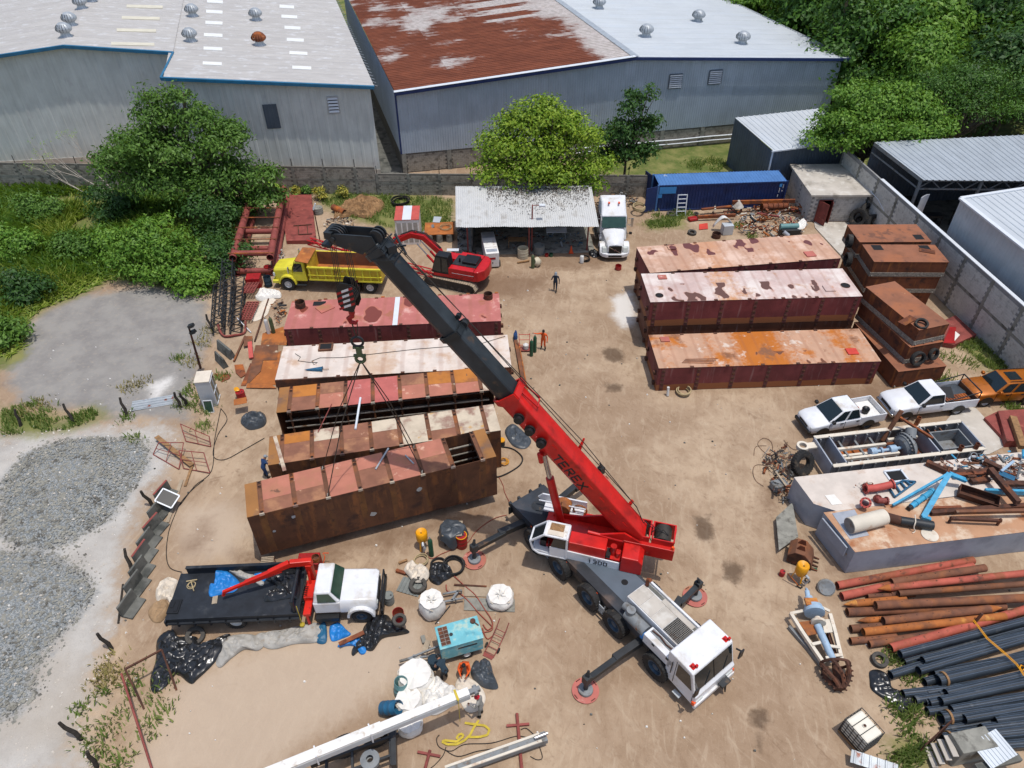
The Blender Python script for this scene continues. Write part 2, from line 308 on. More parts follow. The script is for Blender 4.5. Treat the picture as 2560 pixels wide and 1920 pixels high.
def ground():
 t=NT('ground');t.oc=t.n('TexCoord').outputs['Object'];A=lambda k:t.n('Attribute',_attribute_name=k).outputs['Fac']
 nb,nm,nf,nx=t.noise(.11,4),t.noise(.55,6,.62),t.noise(3.2,5,.65),t.noise(16,3,.7)
 def mask(k,amp=2.2,wd=.35,sc=None):d=t.math('ADD',A(k),t.math('MULTIPLY',t.math('SUBTRACT',sc or nm,.5),amp));d=t.math('ADD',d,t.math('MULTIPLY',t.math('SUBTRACT',nf,.5),amp*.5));return t.ramp(d,-wd,wd)
 col=t.mix(t.ramp(nb,.38,.62),S(166,141,116),S(190,166,139));col=t.mix(t.ramp(nm,.40,.66,0,.6),col,S(150,124,99));col=t.mix(t.ramp(nf,.52,.78,0,.5),col,S(132,106,83));col=t.mix(t.ramp(nx,.55,.8,0,.3),col,S(208,190,166))
 for sx_,rz_,am in(((1.2,.3,1),.2,.26),((1.1,.38,1),-.6,.2)):
  mp=t.n('Mapping');t.put(mp.inputs[0],t.oc);mp.inputs['Rotation'].default_value=(0,0,rz_);tr=t.noise(1.5,5,.62,mp.outputs[0],sx_,1.6);col=t.mix(t.ramp(tr,.53,.66,0,am),col,S(206,186,160));col=t.mix(t.ramp(tr,.43,.34,0,am),col,S(140,114,90))
 st=t.noise(.5,6,.72,dist=1.4);col=t.mix(t.ramp(st,.58,.72,0,.6),col,S(128,102,80))
 col=t.mix(t.math('MULTIPLY',mask('pale',2.5,.8),.75),col,S(198,178,156));gsand=col
 hard=t.mix(t.ramp(nm,.35,.68),S(156,152,146),S(138,134,130));hard=t.mix(t.ramp(nf,.5,.8,0,.6),hard,S(178,166,148));hard=t.mix(t.ramp(nb,.58,.68,0,.5),hard,S(196,164,134));col=t.mix(mask('hard',2.5,.7),col,hard)
 wh=t.mix(t.ramp(nm,.3,.7),S(178,172,164),S(200,195,187));wh=t.mix(t.ramp(nx,.5,.75,0,.5),wh,S(150,146,140));wh=t.mix(t.ramp(nb,.5,.7,0,.5),wh,S(172,158,140));col=t.mix(mask('white',3.2,.9),col,wh)
 vor=t.n('TexVoronoi',Vector=t.oc,Scale=17.);vc=t.n('SeparateColor',Color=vor.outputs['Color']).outputs[0]
 gr=t.mix(t.ramp(vc,.1,.95),S(120,126,128),S(170,172,170));gr=t.mix(t.ramp(nf,.45,.8,0,.4),gr,S(104,108,112));gr=t.mix(t.ramp(nm,.5,.75,0,.35),gr,S(186,180,172));col=t.mix(mask('grey',1.9,.45),col,gr)
 gn=t.mix(t.ramp(nm,.35,.7),S(92,108,52),S(140,138,84));gn=t.mix(t.ramp(nf,.5,.75,0,.6),gn,S(150,128,96));col=t.mix(mask('green',3,.8),col,gn)
 col=t.mix(t.math('MULTIPLY',mask('chalk',1.4,.5),.85),col,S(232,228,222));col=t.mix(t.math('MULTIPLY',mask('damp',2.2,.8),.62),col,S(122,94,72));col=t.mix(t.math('MULTIPLY',mask('oil',1.1,.25),.72),col,S(84,66,52))
 h=t.math('ADD',t.math('MULTIPLY',nf,.6),t.math('MULTIPLY',nx,.4));t.bump(t.math('ADD',h,t.math('MULTIPLY',t.math('MULTIPLY',vor.outputs['Distance'],mask('grey',.9,.12)),1.5)),.55,.05);t.out(col,.95,0,.2)
 me=bpy.data.meshes.new('ground');n=len(gx);vs=np.stack([X,Y,Zg],-1).reshape(-1,3)
 idx=np.arange(len(gy)*n).reshape(len(gy),n);fs=np.stack([idx[:-1,:-1],idx[:-1,1:],idx[1:,1:],idx[1:,:-1]],-1).reshape(-1,4)
 me.from_pydata(vs.tolist(),[],fs.tolist());me.materials.append(MT['ground'])
 for k,d in SD.items():me.attributes.new(k,'FLOAT','POINT').data.foreach_set('value',np.clip(d,-6,6).astype(np.float32).ravel())
 me.polygons.foreach_set('use_smooth',[True]*len(me.polygons));return tag(put('ground',me),kind='structure')
ground()
def stones(name,label,poly,n,r0,r1,mt):
 P=zpoly(poly);lo,hi=P.min(0),P.max(0);lo=np.maximum(lo,[-40,8]);q=lo+rng.random((n*3,2))*(hi-lo);dd=sdist(q[:,0],q[:,1],P);q=q[dd>-.9*rng.random(len(q))**2][:n];z=np.array([surf_z(*p)for p in q]);k=len(q);r=r0+(r1-r0)*rng.random(k)**3;O=np.array([(1,0,0),(0,1,0),(-1,0,0),(0,-1,0),(0,0,.8),(0,0,-.5)]);V=np.column_stack([q,z])[:,None]+O[None]*(r[:,None]*(.6+.8*rng.random((k,6))))[...,None];V=V.reshape(-1,3);T=np.array([(0,1,4),(1,2,4),(2,3,4),(3,0,4)]);Fq=(np.arange(k)[:,None,None]*6+T[None]).reshape(-1,3)
 tag(put(name,np_mesh(name,V,Fq,mt)),label,'gravel',kind='stuff')
def slab(name,pts,z,mt,h=.25):
 b=MB();n=len(pts);b.add([(x,y,z)for x,y in pts]+[(x,y,z-h)for x,y in pts],[tuple(range(n))]+[(i,n+i,n+(i+1)%n,(i+1)%n)for i in range(n)]);return tag(b.bd(name,mt),kind='structure')
P2=lambda v,pts:[tuple(Q(v,x,y)[:2])for x,y in pts]
def ccw(p):return p if sum((p[i][0]*p[(i+1)%len(p)][1]-p[(i+1)%len(p)][0]*p[i][1])for i in range(len(p)))>0 else p[::-1]
slab('yard_pavement',ccw(P2('b',[(590,770),(1000,770),(1100,900),(980,1150),(880,1130),(600,830)])),.06,'concrete')
slab('parking_pavement',ccw(P2('l',[(1640,260),(1780,290),(2080,610),(1900,700),(1560,720),(1500,420)])),.05,'concrete')
slab('shed_floor_pavement',[(-4.6,54.4),(7.2,54.8),(6.9,60.2),(-4.9,60.2)],.05,'concrete_old')
slab('alley_pavement',[(-13.2,68.4),(-10.9,68.6),(-10.9,70.4),(-21.3,107),(-23.6,107)],.05,'concrete_dark')
#- metal cladding and roofs
mat('clad_left',S(214,218,214,.85),.5,metal=.0,var=.1,vs=.5,streak=.22,alts=[(S(205,205,205,.75),.7,.68,.08,(1,1,.5))],spec=.35)
mat('clad_right',S(186,198,210,.85),.36,metal=.15,var=.1,vs=.4,streak=.15)
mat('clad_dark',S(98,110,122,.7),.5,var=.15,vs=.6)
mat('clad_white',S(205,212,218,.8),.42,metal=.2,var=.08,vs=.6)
mat('roof_left',S(204,200,195,.7),.6,var=.07,vs=.25,alts=[(S(190,186,182,.74),.22,.58,.15),(S(214,214,214,.74),1,.62,.1)])
mat('roof_white',S(218,224,228,.7),.45,metal=.1,var=.06,vs=.3,alts=[(S(205,212,218,.8),.2,.6,.1)])
mat('roof_shed',S(214,214,212,.8),.5,metal=.1,var=.1,vs=.5,alts=[(S(176,172,166,.8),.5,.62,.1)])
mat('roof_grey',S(188,196,202,.75),.45,metal=.2,var=.1,vs=.5)
mat('trim_blue',S(40,112,150),.45,var=.15);mat('trim_navy',S(44,62,110),.5,var=.15);mat('trim_white',S(225,230,235),.4,var=.05);mat('skylight',S(245,245,240),.35,var=.05);mat('skylight_cream',S(225,218,196),.45,var=.08)
def rustroof():
 t=NT('roof_rust');t.oc=t.n('TexCoord').outputs['Object'];v=t.oc
 a=t.noise(.16,3,.5,v);b=t.noise(.9,6,.7,v,(.35,1.6,1));c=t.noise(3.5,4,.7,v,(.5,1.5,1))
 base=t.mix(t.ramp(b,.35,.7),S(112,62,44),S(142,82,58));base=t.mix(t.ramp(c,.5,.8,0,.6),base,S(92,54,42))
 f=t.math('ADD',t.math('ADD',t.math('MULTIPLY',a,.95),t.math('MULTIPLY',b,.5)),t.math('MULTIPLY',c,.25));f=t.math('ADD',f,t.math('MULTIPLY',t.n('Attribute',_attribute_name='bare').outputs['Fac'],1.))
 col=t.mix(t.ramp(f,.93,1.08),base,t.mix(t.ramp(c,.4,.6),S(208,200,196),S(184,176,170)));t.out(col,.8,0,.25)
rustroof()
def wprof(t0,t1,ribs=3,a=.035):
 o=[];L=t1-t0
 for i in range(ribs):
  c=t0+(i+.5)*L/ribs;h=L/ribs
  o+=[(c-h*.5,0),(c-h*.17,0),(c-h*.1,a),(c+h*.1,a),(c+h*.17,0)]
 return o+[(t1,0)]
def warehouse(name,label,A,B_,prof,sd,depth,z0,wall,roofs,pw=1.0,ribs=3,ra=.05,splits=((0,1),),rname='roof_panel'):
 """gable shell: prof = [(station 0..1, z)], sd = unit side direction"""
 root=Th(name,label,'warehouse',(A[0],A[1],0));A=Vc((0,0));Bv=Vc((B_[0]-root.location.x,B_[1]-root.location.y));L=Bv.length;e=Bv/L;n=Vc((e.y,-e.x));s=Vc(sd)
 zt=lambda u:float(np.interp(u,[p[0]for p in prof],[p[1]for p in prof]))
 k=int(L/pw)
 for i in range(k):
  b=MB();pr=wprof(i*L/k,(i+1)*L/k,ribs);nn=len(pr)
  lo=[(*(e*t+n*o),z0)for t,o in pr];hi=[(*(e*t+n*o),zt(t/L)-.06)for t,o in pr]
  b.add(lo+hi,[(q,q+1,nn+q+1,nn+q)for q in range(nn-1)]);b.bd('wall_panel',wall,root)
 return root,e,n,s,L,zt
def rpan(root,e,s,L,zt,ua,ub,d0,d1,mt,pw=1.0,ribs=2,a=.05,over=.25,segs=1,bare=None):
 k=int((d1-d0)/pw)
 for i in range(k):
  for g in range(segs):
   u0=ua+(ub-ua)*g/segs;u1=ua+(ub-ua)*(g+1)/segs;b=MB();pr=wprof(d0+i*(d1-d0)/k,d0+(i+1)*(d1-d0)/k,ribs,a);n=len(pr);lift=.012*(g if ub>ua else segs-g)+.004*(i%2)
   f=lambda u,d,o:(*(e*L*u+s*d),zt(u)+.1+o+lift)
   lo=[f(u0,d,o)for d,o in pr];hi=[f(u1,d,o)for d,o in pr];fs=[(q,n+q,n+q+1,q+1)for q in range(n-1)]
   b.add(lo+hi,fs if ub>ua else fs);o=b.bd('roof_panel',mt,root)
   if bare:
    at=o.data.attributes.new('bare','FLOAT','POINT');at.data.foreach_set('value',[bare(u0,d,i,g)for d,_ in pr]+[bare(u1,d,i,g)for d,_ in pr])
def turbine(parent,p,mt,r=.42):
 o=MB();o.lathe((0,0,0),(0,0,1),[(r*1.0,0),(r*.72,.22),(r*.72,.45)],14);b=o.bd('roof_vent','galv',parent,40,loc=p)
 h=MB();n=16
 for i in range(n):
  t0=2*PI*i/n;pts=[]
  for q in range(6):
   z=.42+.72*q/5;rr=r*(.78+.42*ms(PI*(q/5)**.8));rr2=rr*1.07
   pts.append([(rr*mc(t0),rr*ms(t0),z),(rr2*mc(t0+.3),rr2*ms(t0+.3),z)])
  h.add([x for y in pts for x in y],[(2*q,2*q+1,2*q+3,2*q+2)for q in range(5)])
 h.lathe((0,0,1.14),(0,0,1),[(r*.8,0),(r*.5,.12),(1e-3,.16)],14);h.cyl((0,0,.42),(0,0,1.14),r*.62,n=12);h.bd('turbine',mt,b,50)
def louvre(parent,c,e,n,w,h,k,m1,m2):
 b=MB();c=V3(c);e3=Vc((*e,0));n3=Vc((*n,0));up=Vc((0,0,1))
 for a,q in(((-1,-1),(1,-1)),((1,-1),(1,1)),((1,1),(-1,1)),((-1,1),(-1,-1))):b.bar(c+e3*a[0]*w/2+up*a[1]*h/2,c+e3*q[0]*w/2+up*q[1]*h/2,.1,.12)
 f=b.bd('louvre_window',m1,parent);d=MB();d.add([c-e3*w/2-up*h/2+n3*.005,c+e3*w/2-up*h/2+n3*.005,c+e3*w/2+up*h/2+n3*.005,c-e3*w/2+up*h/2+n3*.005],[(0,1,2,3)]);d.bd('backing','plastic_black',f)
 for i in range(k):
  z=-h/2+(i+.5)*h/k;s=MB();p=c+up*z;s.hexa([p-e3*w/2+n3*.02+up*h/k*.25,p+e3*w/2+n3*.02+up*h/k*.25,p+e3*w/2+n3*.1-up*h/k*.3,p-e3*w/2+n3*.1-up*h/k*.3,p-e3*w/2+n3*.02+up*(h/k*.25+.02),p+e3*w/2+n3*.02+up*(h/k*.25+.02),p+e3*w/2+n3*.1-up*(h/k*.3-.02),p-e3*w/2+n3*.1-up*(h/k*.3-.02)]);s.bd('slat',m2,f)
def eave(root,name,pts,mt,w=.28,h=.3):
 b=MB()
 for p,q in zip(pts[:-1],pts[1:]):b.bar(p,q,w,h)
 return b.bd(name,mt,root,bv=.02)
SD1=Vc((-.279,.960)).normalized()
A_,B_=(-11.0,70.7),(35.0,80.45)
rw,e,n,s,L,zt=warehouse('rusty_roof_warehouse','blue grey warehouse whose roof is half rusted brown and half white',A_,B_,[(0,8.1),(.505,9.75),(1,8.1)],SD1,44,2.08,'clad_right',None,1.0,4,splits=None)
def bare_rw(u,d,i,g):
 v=0.
 if u>.40+.10*(.5+.5*ms(i*1.7))*min(1,d/18)-max(0,(d-12))*.006:v+=.42
 if g==1:v+=.05
 if d>20:v+=.07
 return v
rpan(rw,e,s,L,zt,0,.505,-.35,44,'roof_rust',1.0,2,.07,segs=4,bare=bare_rw);rpan(rw,e,s,L,zt,.505,1.012,-.35,44,'roof_white',1.0,2,.045)
k=int(44)
for i in range(0,k):
 b=MB();pr=wprof(i,i+1,3,.04);nn=len(pr);lo=[(*(s*t-e*o),2.08)for t,o in pr];hi=[(*(s*t-e*o),8.1)for t,o in pr];b.add(lo+hi,[(nn+q,nn+q+1,q+1,q)for q in range(nn-1)]);b.bd('wall_panel','clad_right',rw)
f3=lambda u,d,z:Vc((*(e*L*u+s*d),z))
eave(rw,'roof_trim',[f3(-.003,-.42,8.1),f3(.505,-.42,9.75),f3(1.015,-.42,8.06)],'trim_navy',.1,.3);eave(rw,'rake_cap',[f3(-.003,-.3,8.32),f3(.505,-.3,9.97)],'trim_white',.5,.05)
eave(rw,'ridge_cap',[f3(.505,-.4,9.95),f3(.505,44,9.95)],'galv',.7,.05);eave(rw,'corner_trim',[f3(.0,-.06,2.1),f3(0,-.06,8.0)],'trim_navy',.16,.16);eave(rw,'gutter',[f3(1.015,-.3,8.15),f3(1.015,44,8.15)],'galv',.2,.2)
def blocks(root,o,ed,nd,L,z0,z1,mt,bw=.4,bh=.2,skip=lambda t,z:False,first=0,name='block'):
 """courses of blocks standing 12 mm proud of the mortar face; the first ones as single parts, the rest as one"""
 ed=Vc((*ed,0));nd=Vc((*nd,0));o=V3(o);g=.014;pos=[]
 for r in range(int((z1-z0)/bh)):
  for c in range(int(L/bw)+2):
   t0=c*bw-(bw/2 if r%2 else 0);t1=t0+bw;t0=max(t0,0);t1=min(t1,L)
   if t1-t0<.1 or skip((t0+t1)/2,z0+(r+.5)*bh):continue
   pos.append((t0,t1,z0+r*bh))
 pos.sort(key=lambda p:-p[0])if first else None
 def hx(b,t0,t1,z,off):
  P=[o+ed*t+nd*d+Vc((0,0,zz))for zz in(z+g/2,z+bh-g/2)for t,d in((t0+g/2,.0),(t1-g/2,.0),(t1-g/2,off),(t0+g/2,off))];b.add(P,[(4,5,6,7),(3,2,6,7)[::-1],(0,3,7,4)[::-1],(2,1,5,6)[::-1],(0,1,2,3)])
 shared=None;k=0
 for t0,t1,z in pos:
  if k>=first:break
  if abs(t1-t0-bw)>.01:continue
  if shared is None:
   b=MB();hx(b,0,bw,0,.012);b.v=[tuple(Vc(p)-o)for p in b.v];shared=b.mesh(name,mt)
  put(name,shared,root,loc=o+ed*t0+Vc((0,0,z)));k+=1
 done=k;b=MB();k=0
 for t0,t1,z in pos:
  if abs(t1-t0-bw)<=.01 and k<done:k+=1;continue
  hx(b,t0,t1,z,.008+.008*random.random())
 tag(b.bd(name+'_courses',mt,root),kind='stuff')
b=MB();P_=lambda t,d,z:Vc((*(e*t+s*d),z));b.hexa([P_(0,.08,0),P_(L,.08,0),P_(L,.5,0),P_(0,.5,0),P_(0,.08,2.06),P_(L,.08,2.06),P_(L,.5,2.06),P_(0,.5,2.06)]);b.hexa([P_(.05,.5,0),P_(.3,.5,0),P_(.3,44,0),P_(.05,44,0),P_(.05,.5,2.06),P_(.3,.5,2.06),P_(.3,44,2.06),P_(.05,44,2.06)]);b.bd('base_wall','mortar_old',rw)
blocks(rw,(*(s*.08),0),e,n,L,.1,2.05,'block_old',skip=lambda t,z:(t%4.6)<.5)
for t in np.arange(.2,L,4.6):MB().hexa([P_(t-.2,-.02,0),P_(t+.25,-.02,0),P_(t+.25,.1,0),P_(t-.2,.1,0),P_(t-.2,-.02,2.04),P_(t+.25,-.02,2.04),P_(t+.25,.1,2.04),P_(t-.2,.1,2.04)]).bd('pilaster','concrete_old',rw)
for u,w_ in((.605,1.35),(.697,1.35)):c=e*L*u+n*.07;louvre(rw,(c.x,c.y,7.15 if u<.65 else 7.25),e,n,w_,1.35,7,'clad_dark','galv')
for px,py in((1497,28),(1746,44),(1614,98),(1857,98)):
 gp=G(px,py,9.3);q=Vc((gp.x-A_[0],gp.y-A_[1]));d=(q-e*q.dot(e)).length;
 M2=Matrix(((e.x,s.x),(e.y,s.y))).inverted()@q;turbine(rw,(q.x,q.y,zt(M2.x/L)+.1),'galv',.62)
for z in(.55,1.0):MB().tube([P_(t,-.14,z+.02*ms(t))for t in np.arange(17,38,1.5)],.07).bd('drain_pipe','trim_white',rw,60)
z0s=1.0
lwA,lwB=(-52.5,72.9),(-33.0,75.2)
zL=lambda x:11.6-.104*abs(x+42.6)
lw,e1,n1,s1,L1,zt1=warehouse('blue_eaved_warehouse','light grey warehouse with blue eaves and a stepped front behind the trees',(-62,71.7),(-32.9,75.3),[(0,zL(-62)),(19.4/29.1,11.6),(1,zL(-32.9))],SD1,40,.6,'clad_left',None,1.0,1)
rpan(lw,e1,s1,L1,zt1,0,19.4/29.1,-.4,40,'roof_left',1.,1,.025);rpan(lw,e1,s1,L1,zt1,19.4/29.1,1.0,-.4,40,'roof_left',1.,1,.025)
A2=Vc((-31.2,67.9));B2=Vc((-13.25,70.4));o2=A2-Vc((-62,71.7));e2=(B2-A2).normalized();n2=Vc((e2.y,-e2.x));L2=(B2-A2).length;zt2=lambda u:zL(-32.9)-.03+(8.9-zL(-32.9))*u
for i in range(18):
 b=MB();pr=wprof(i*L2/18,(i+1)*L2/18,1);nn=len(pr);lo=[(*(o2+e2*t+n2*o),.6)for t,o in pr];hi=[(*(o2+e2*t+n2*o),zt2(t/L2)-.06)for t,o in pr];b.add(lo+hi,[(q,q+1,nn+q+1,nn+q)for q in range(nn-1)]);b.bd('wall_panel','clad_left',lw)
for i in range(48):
 b=MB();pr=wprof(-.4+i,.6+i,1,.025);nn=len(pr);ff=lambda u,d,o:(*(o2+e2*L2*u+s1*d),zt2(u)+.1+o+.004*(i%2));b.add([ff(0,d,o)for d,o in pr]+[ff(1.02,d,o)for d,o in pr],[(q,nn+q,nn+q+1,q+1)for q in range(nn-1)]);b.bd('roof_panel','roof_left',lw)
g3=lambda u,d,z:Vc((*(o2+e2*L2*u+s1*d),z));h3=lambda u,d,z:Vc((*(e1*L1*u+s1*d),z))
eave(lw,'eave_trim',[g3(-.012,-.5,zt2(0)+.02),g3(1.02,-.5,zt2(1.02)+.02)],'trim_blue');eave(lw,'eave_trim',[g3(-.012,-.45,zt2(0)+.02),h3(1.,-.45,zt1(1)+.02)],'trim_blue',.2,.26);eave(lw,'eave_trim',[h3(0,-.5,zt1(0)),h3(19.4/29.1,-.5,11.6),h3(1,-.5,zt1(1))],'trim_blue')
for i in range(40):MB().bar(g3(1.02,i,8.95),g3(1.04,i,8.8),.05).bd('gutter_hook','galv',lw)
b=MB();sidew=[g3(1.0,0,.6),g3(1.,47,.6),g3(1.,47,8.85),g3(1.,0,8.85)];b.add(sidew,[(0,1,2,3)]);b.add([g3(0,0,.6),g3(0,8,.6),g3(0,8,10.4),g3(0,0,10.4)],[(3,2,1,0)]);b.bd('side_wall','clad_left',lw)
MB().add([g3(-.01,-.04,0),g3(1.0,-.04,0),g3(1.0,.3,0),g3(-.01,.3,0),g3(-.01,-.04,.62),g3(1.0,-.04,.62),g3(1.0,.3,.62),g3(-.01,.3,.62)],[(3,2,1,0),(4,5,6,7),(0,1,5,4),(1,2,6,5)]).bd('plinth','concrete',lw)
MB().add([h3(0,-.06,0),h3(1,-.06,0),h3(1,.3,0),h3(0,.3,0),h3(0,-.06,.62),h3(1,-.06,.62),h3(1,.3,.62),h3(0,.3,.62)],[(3,2,1,0),(4,5,6,7),(0,1,5,4),(1,2,6,5)]).bd('plinth','concrete',lw)
o_l=Vc((-62,71.7))
def onroof(px,py):
 z=10.;Mi=Matrix(((e1.x,s1.x),(e1.y,s1.y))).inverted()
 for _ in range(25):
  g=G(px,py,z);q=Mi@Vc((g.x-o_l.x,g.y-o_l.y));zz=zt1(min(max(q.x/L1,0),1))
  if q.x>L1*.97:q2=Matrix(((e2.x,s1.x),(e2.y,s1.y))).inverted()@(Vc((g.x-o_l.x,g.y-o_l.y))-o2);zz=zt2(q2.x/L2)
  z=z*.5+(zz+.1)*.5
 return Vc((g.x-o_l.x,g.y-o_l.y,z))
for zx,zy in((427,235),(460,165),(528,55),(590,8),(1242,105),(1230,265),(1650,130),(1672,290)):
 p=onroof(zx/2.572,zy/2.572);turbine(lw,p,'rust' if(zx,zy)==(1672,290)else 'galv',.6)
def sky_strip(zx,zy,w,h,mt):
 P=[onroof((zx+a)/2.572,(zy+b_)/2.572)+Vc((0,0,.07))for a,b_ in((0,h),(w,h+6),(w,6),(0,0))];MB().add(P+[p-Vc((0,0,.1))for p in P],[(0,1,2,3),(0,4,5,1),(1,5,6,2),(2,6,7,3),(3,7,4,0)]).bd('skylight',mt,lw)
for zx,zy,w_ in((815,33,232),(785,107,243),(752,186,252),(716,274,277)):sky_strip(zx,zy,w_,18,'skylight_cream')
for zx,zy,w_ in((1332,0,102),(1326,66,106),(1322,137,110),(1312,216,120),(1310,303,120),(1305,399,122),(1798,33,94),(1810,97,102),(1830,169,103),(1845,247,109),(1862,332,115),(1880,426,122)):sky_strip(zx,zy,w_,20,'skylight')
c=o2+e2*L2*.80+n2*.05;louvre(lw,(c.x,c.y,7.3),e2,n2,.95,1.5,5,'galv','trim_white')
c=o2+e2*L2*.44+n2*.1;b=MB();pr=wprof(0,1.3,4,.03);nn=len(pr);b.add([(*(c+e2*t+n2*o),5.4)for t,o in pr]+[(*(c+e2*t+n2*o),7.7)for t,o in pr],[(q,q+1,nn+q+1,nn+q)for q in range(nn-1)]);b.bd('shutter_panel','clad_dark',lw)
#- block walls
def blockwall(name,label,P0,P1,h,mt,mm,step,first,pil='concrete',th=.16,beam=None):
 P0=Vc(P0);P1=Vc(P1);L=(P1-P0).length;e=(P1-P0)/L;n=Vc((e.y,-e.x));r=Th(name,label,'wall',(P0.x,P0.y,0));X_=lambda t,d,z:Vc((*(e*t+n*d),z))
 MB().hexa([X_(0,0,0),X_(L,0,0),X_(L,-th,0),X_(0,-th,0),X_(0,0,h),X_(L,0,h),X_(L,-th,h),X_(0,-th,h)]).bd('wall_core',mm,r)
 bz=beam or[];blocks(r,(0,0,0),e,n,L,0,h-.12,mt,skip=lambda t,z:(t%step)<.3 or any(abs(z-q)<.12 for q in bz),first=first)
 for t in np.arange(.15,L,step):MB().hexa([X_(t-.13,.03,0),X_(t+.13,.03,0),X_(t+.13,-.02,0),X_(t-.13,-.02,0),X_(t-.13,.03,h-.01),X_(t+.13,.03,h-.01),X_(t+.13,-.02,h-.01),X_(t-.13,-.02,h-.01)]).bd('pilaster',pil,r)
 for q in bz:MB().hexa([X_(0,.022,q-.1),X_(L,.022,q-.1),X_(L,-.02,q-.1),X_(0,-.02,q-.1),X_(0,.022,q+.1),X_(L,.022,q+.1),X_(L,-.02,q+.1),X_(0,-.02,q+.1)]).bd('bond_beam',pil,r)
 return r,e,n,L
rwl,ew,nw,Lw=blockwall('tall_block_wall','tall grey concrete block wall with pilasters along the right of the yard',(31.4,66.5),(35.6,26.5),4.3,'block_grey','mortar',3.3,300,'concrete_old',beam=[2.15])
MB().bar((*(ew*7+nw*-.08),4.34),(*(ew*Lw+nw*-.08),4.34),.3,.06).bd('coping','trim_white',rwl)
bw1,eb,nb_,Lb=blockwall('back_block_wall','weathered block wall below the blue eaved warehouse, tall part',(-54,67.6),(-13.0,65.95),2.78,'block_old','mortar_old',3.0,0,'concrete_old',beam=[1.5])
bw2,eb2,nb2,Lb2=blockwall('back_block_wall','weathered low block wall between the red cabin and the blue container',(-12.98,65.9),(13.2,65.2),2.17,'block_old','mortar_old',3.0,0,'concrete_old',beam=[1.25])
for r_,e_,n_,L_,h_ in((bw1,eb,nb_,Lb,2.78),(bw2,eb2,nb2,Lb2,2.17)):
 for t in np.arange(.15,L_,3.0):MB().cyl((*(e_*t-n_*.08),h_-.02),(*(e_*t-n_*.08),h_+.75),.035,n=6).bd('wall_rod','steel_dark',r_)
hut=Th('block_hut','small concrete block hut with flat slab roof and open red door','hut',(26.9,60.1,0))
b=MB();b.box(0,5.1,.0,6.0,0,2.55,0);hw=b
b=MB();b.box(0,.15,0,6,0,2.55);b.box(.15,4.9,5.85,6,0,2.55);b.box(0.15,.75,0,.15,0,2.55);b.box(1.95,4.9,0,.15,0,2.55);b.box(.75,1.95,0,.15,2.12,2.55);b.bd('wall','mortar',hut)
blocks(hut,(0,0,0),(1,0),(0,-1),4.9,0,2.5,'block_grey',skip=lambda t,z:(.55<t<2.15 and z<2.3)or t<.2);blocks(hut,(0,6,0),(0,-1),(-1,0),6,0,2.5,'block_grey',skip=lambda t,z:2.9<t<3.2)
MB().box(-.3,5.35,-.35,6.2,2.56,2.76).bd('roof_slab','concrete',hut,bv=.02)
b=MB()
for x in(.72,1.92):b.box(x-.03,x+.04,-.03,.12,0,2.12)
b.box(.75,1.92,-.03,.12,2.06,2.12);b.bd('door_frame','primer_red',hut)
b=MB();b.box(0,1.12,-.02,.02,0.02,2.05);d=b.bd('door','primer_red',hut,loc=(.74,-.05,.06),rot=R(-62));MB().cyl((.95,-.05,1.0),(.95,.05,1.0),.03,n=8).bd('handle','steel_dark',d)
MB().box(0,.45,-.02,.02,.02,2.0).bd('door_leaf','primer_red',hut,loc=(1.9,-.05,.06),rot=R(-100))
b=MB();b.tube([Q('b',*p_,z_)for p_,z_ in(((1040,250),2.8),((1200,420),2.8),((1290,520),2.9),((1360,660),2.2),((1470,780),1.6),((1560,800),1.5),((1680,860),2.4),((1860,870),3.6),((2010,900),4.35))],.03,6);tag(b.bd('water_hose','trim_white',sm0=60),'thin white hose running from the hut roof down to the tall block wall','hose')
#- dark sided shed behind the container, open hall and white hall beyond the wall
def shell(name,label,fl,fr,bl,br,mw,mr,cat='shed',z0=0,ribw=.5,a=.05,walls='flr',sub=(0,0)):
 c=Vc(fl);r=Th(name,label,cat,(c.x,c.y,0));P=[Vc(p)-Vc((c.x,c.y,0))for p in(fl,fr,br,bl)]
 ed=(P[1]-P[0]);k=max(2,int(ed.length/1.0))
 for i in range(k):
  b=MB();pr=wprof(i/k,(i+1)/k,2,a);n=len(pr);lo=[P[0].lerp(P[1],t)+Vc((0,0,o+.03))-(P[3]-P[0]).normalized()*.3 for t,o in pr];hi=[P[3].lerp(P[2],t)+Vc((0,0,o+.03))for t,o in pr];b.add(lo+hi,[(q,q+1,n+q+1,n+q)for q in range(n-1)]);b.bd('roof_panel',mr,r)
 for w_ in walls:
  p,q={'f':(P[0],P[1]),'l':(P[3],P[0]),'r':(P[1],P[2]),'b':(P[2],P[3])}[w_];k=max(2,int((q-p).length/1.0));d=(q-p);d.z=0;nn=Vc((d.y,-d.x,0)).normalized()
  for i in range(k):
   b=MB();pr=wprof(i/k,(i+1)/k,3,.03);n=len(pr);lo=[];hi=[]
   for t,o in pr:z=p.lerp(q,t);lo.append(Vc((z.x,z.y,z0))+nn*o);hi.append(Vc((z.x,z.y,z.z-.02))+nn*o)
   b.add(lo+hi,[(q_,q_+1,n+q_+1,n+q_)for q_ in range(n-1)]);b.bd('wall_panel',mw,r)
 return r,P
gs,P_g=shell('dark_sided_shed','lean-to shed with dark metal sides and a bright ribbed roof behind the blue container',(24.5,66.1,4.25),(32.6,68.4,4.25),(22.4,72.4,4.9),(31.6,74.8,4.9),'clad_dark','roof_white')
MB().cyl(P_g[0]+Vc((.1,-.1,-4.2)),P_g[0]+Vc((.1,-.1,-.1)),.09,n=8).bd('downpipe','trim_white',gs);MB().bar(P_g[0]+Vc((-.1,-.35,-.02)),P_g[1]+Vc((0,-.35,-.02)),.12,.12).bd('gutter','trim_white',gs)
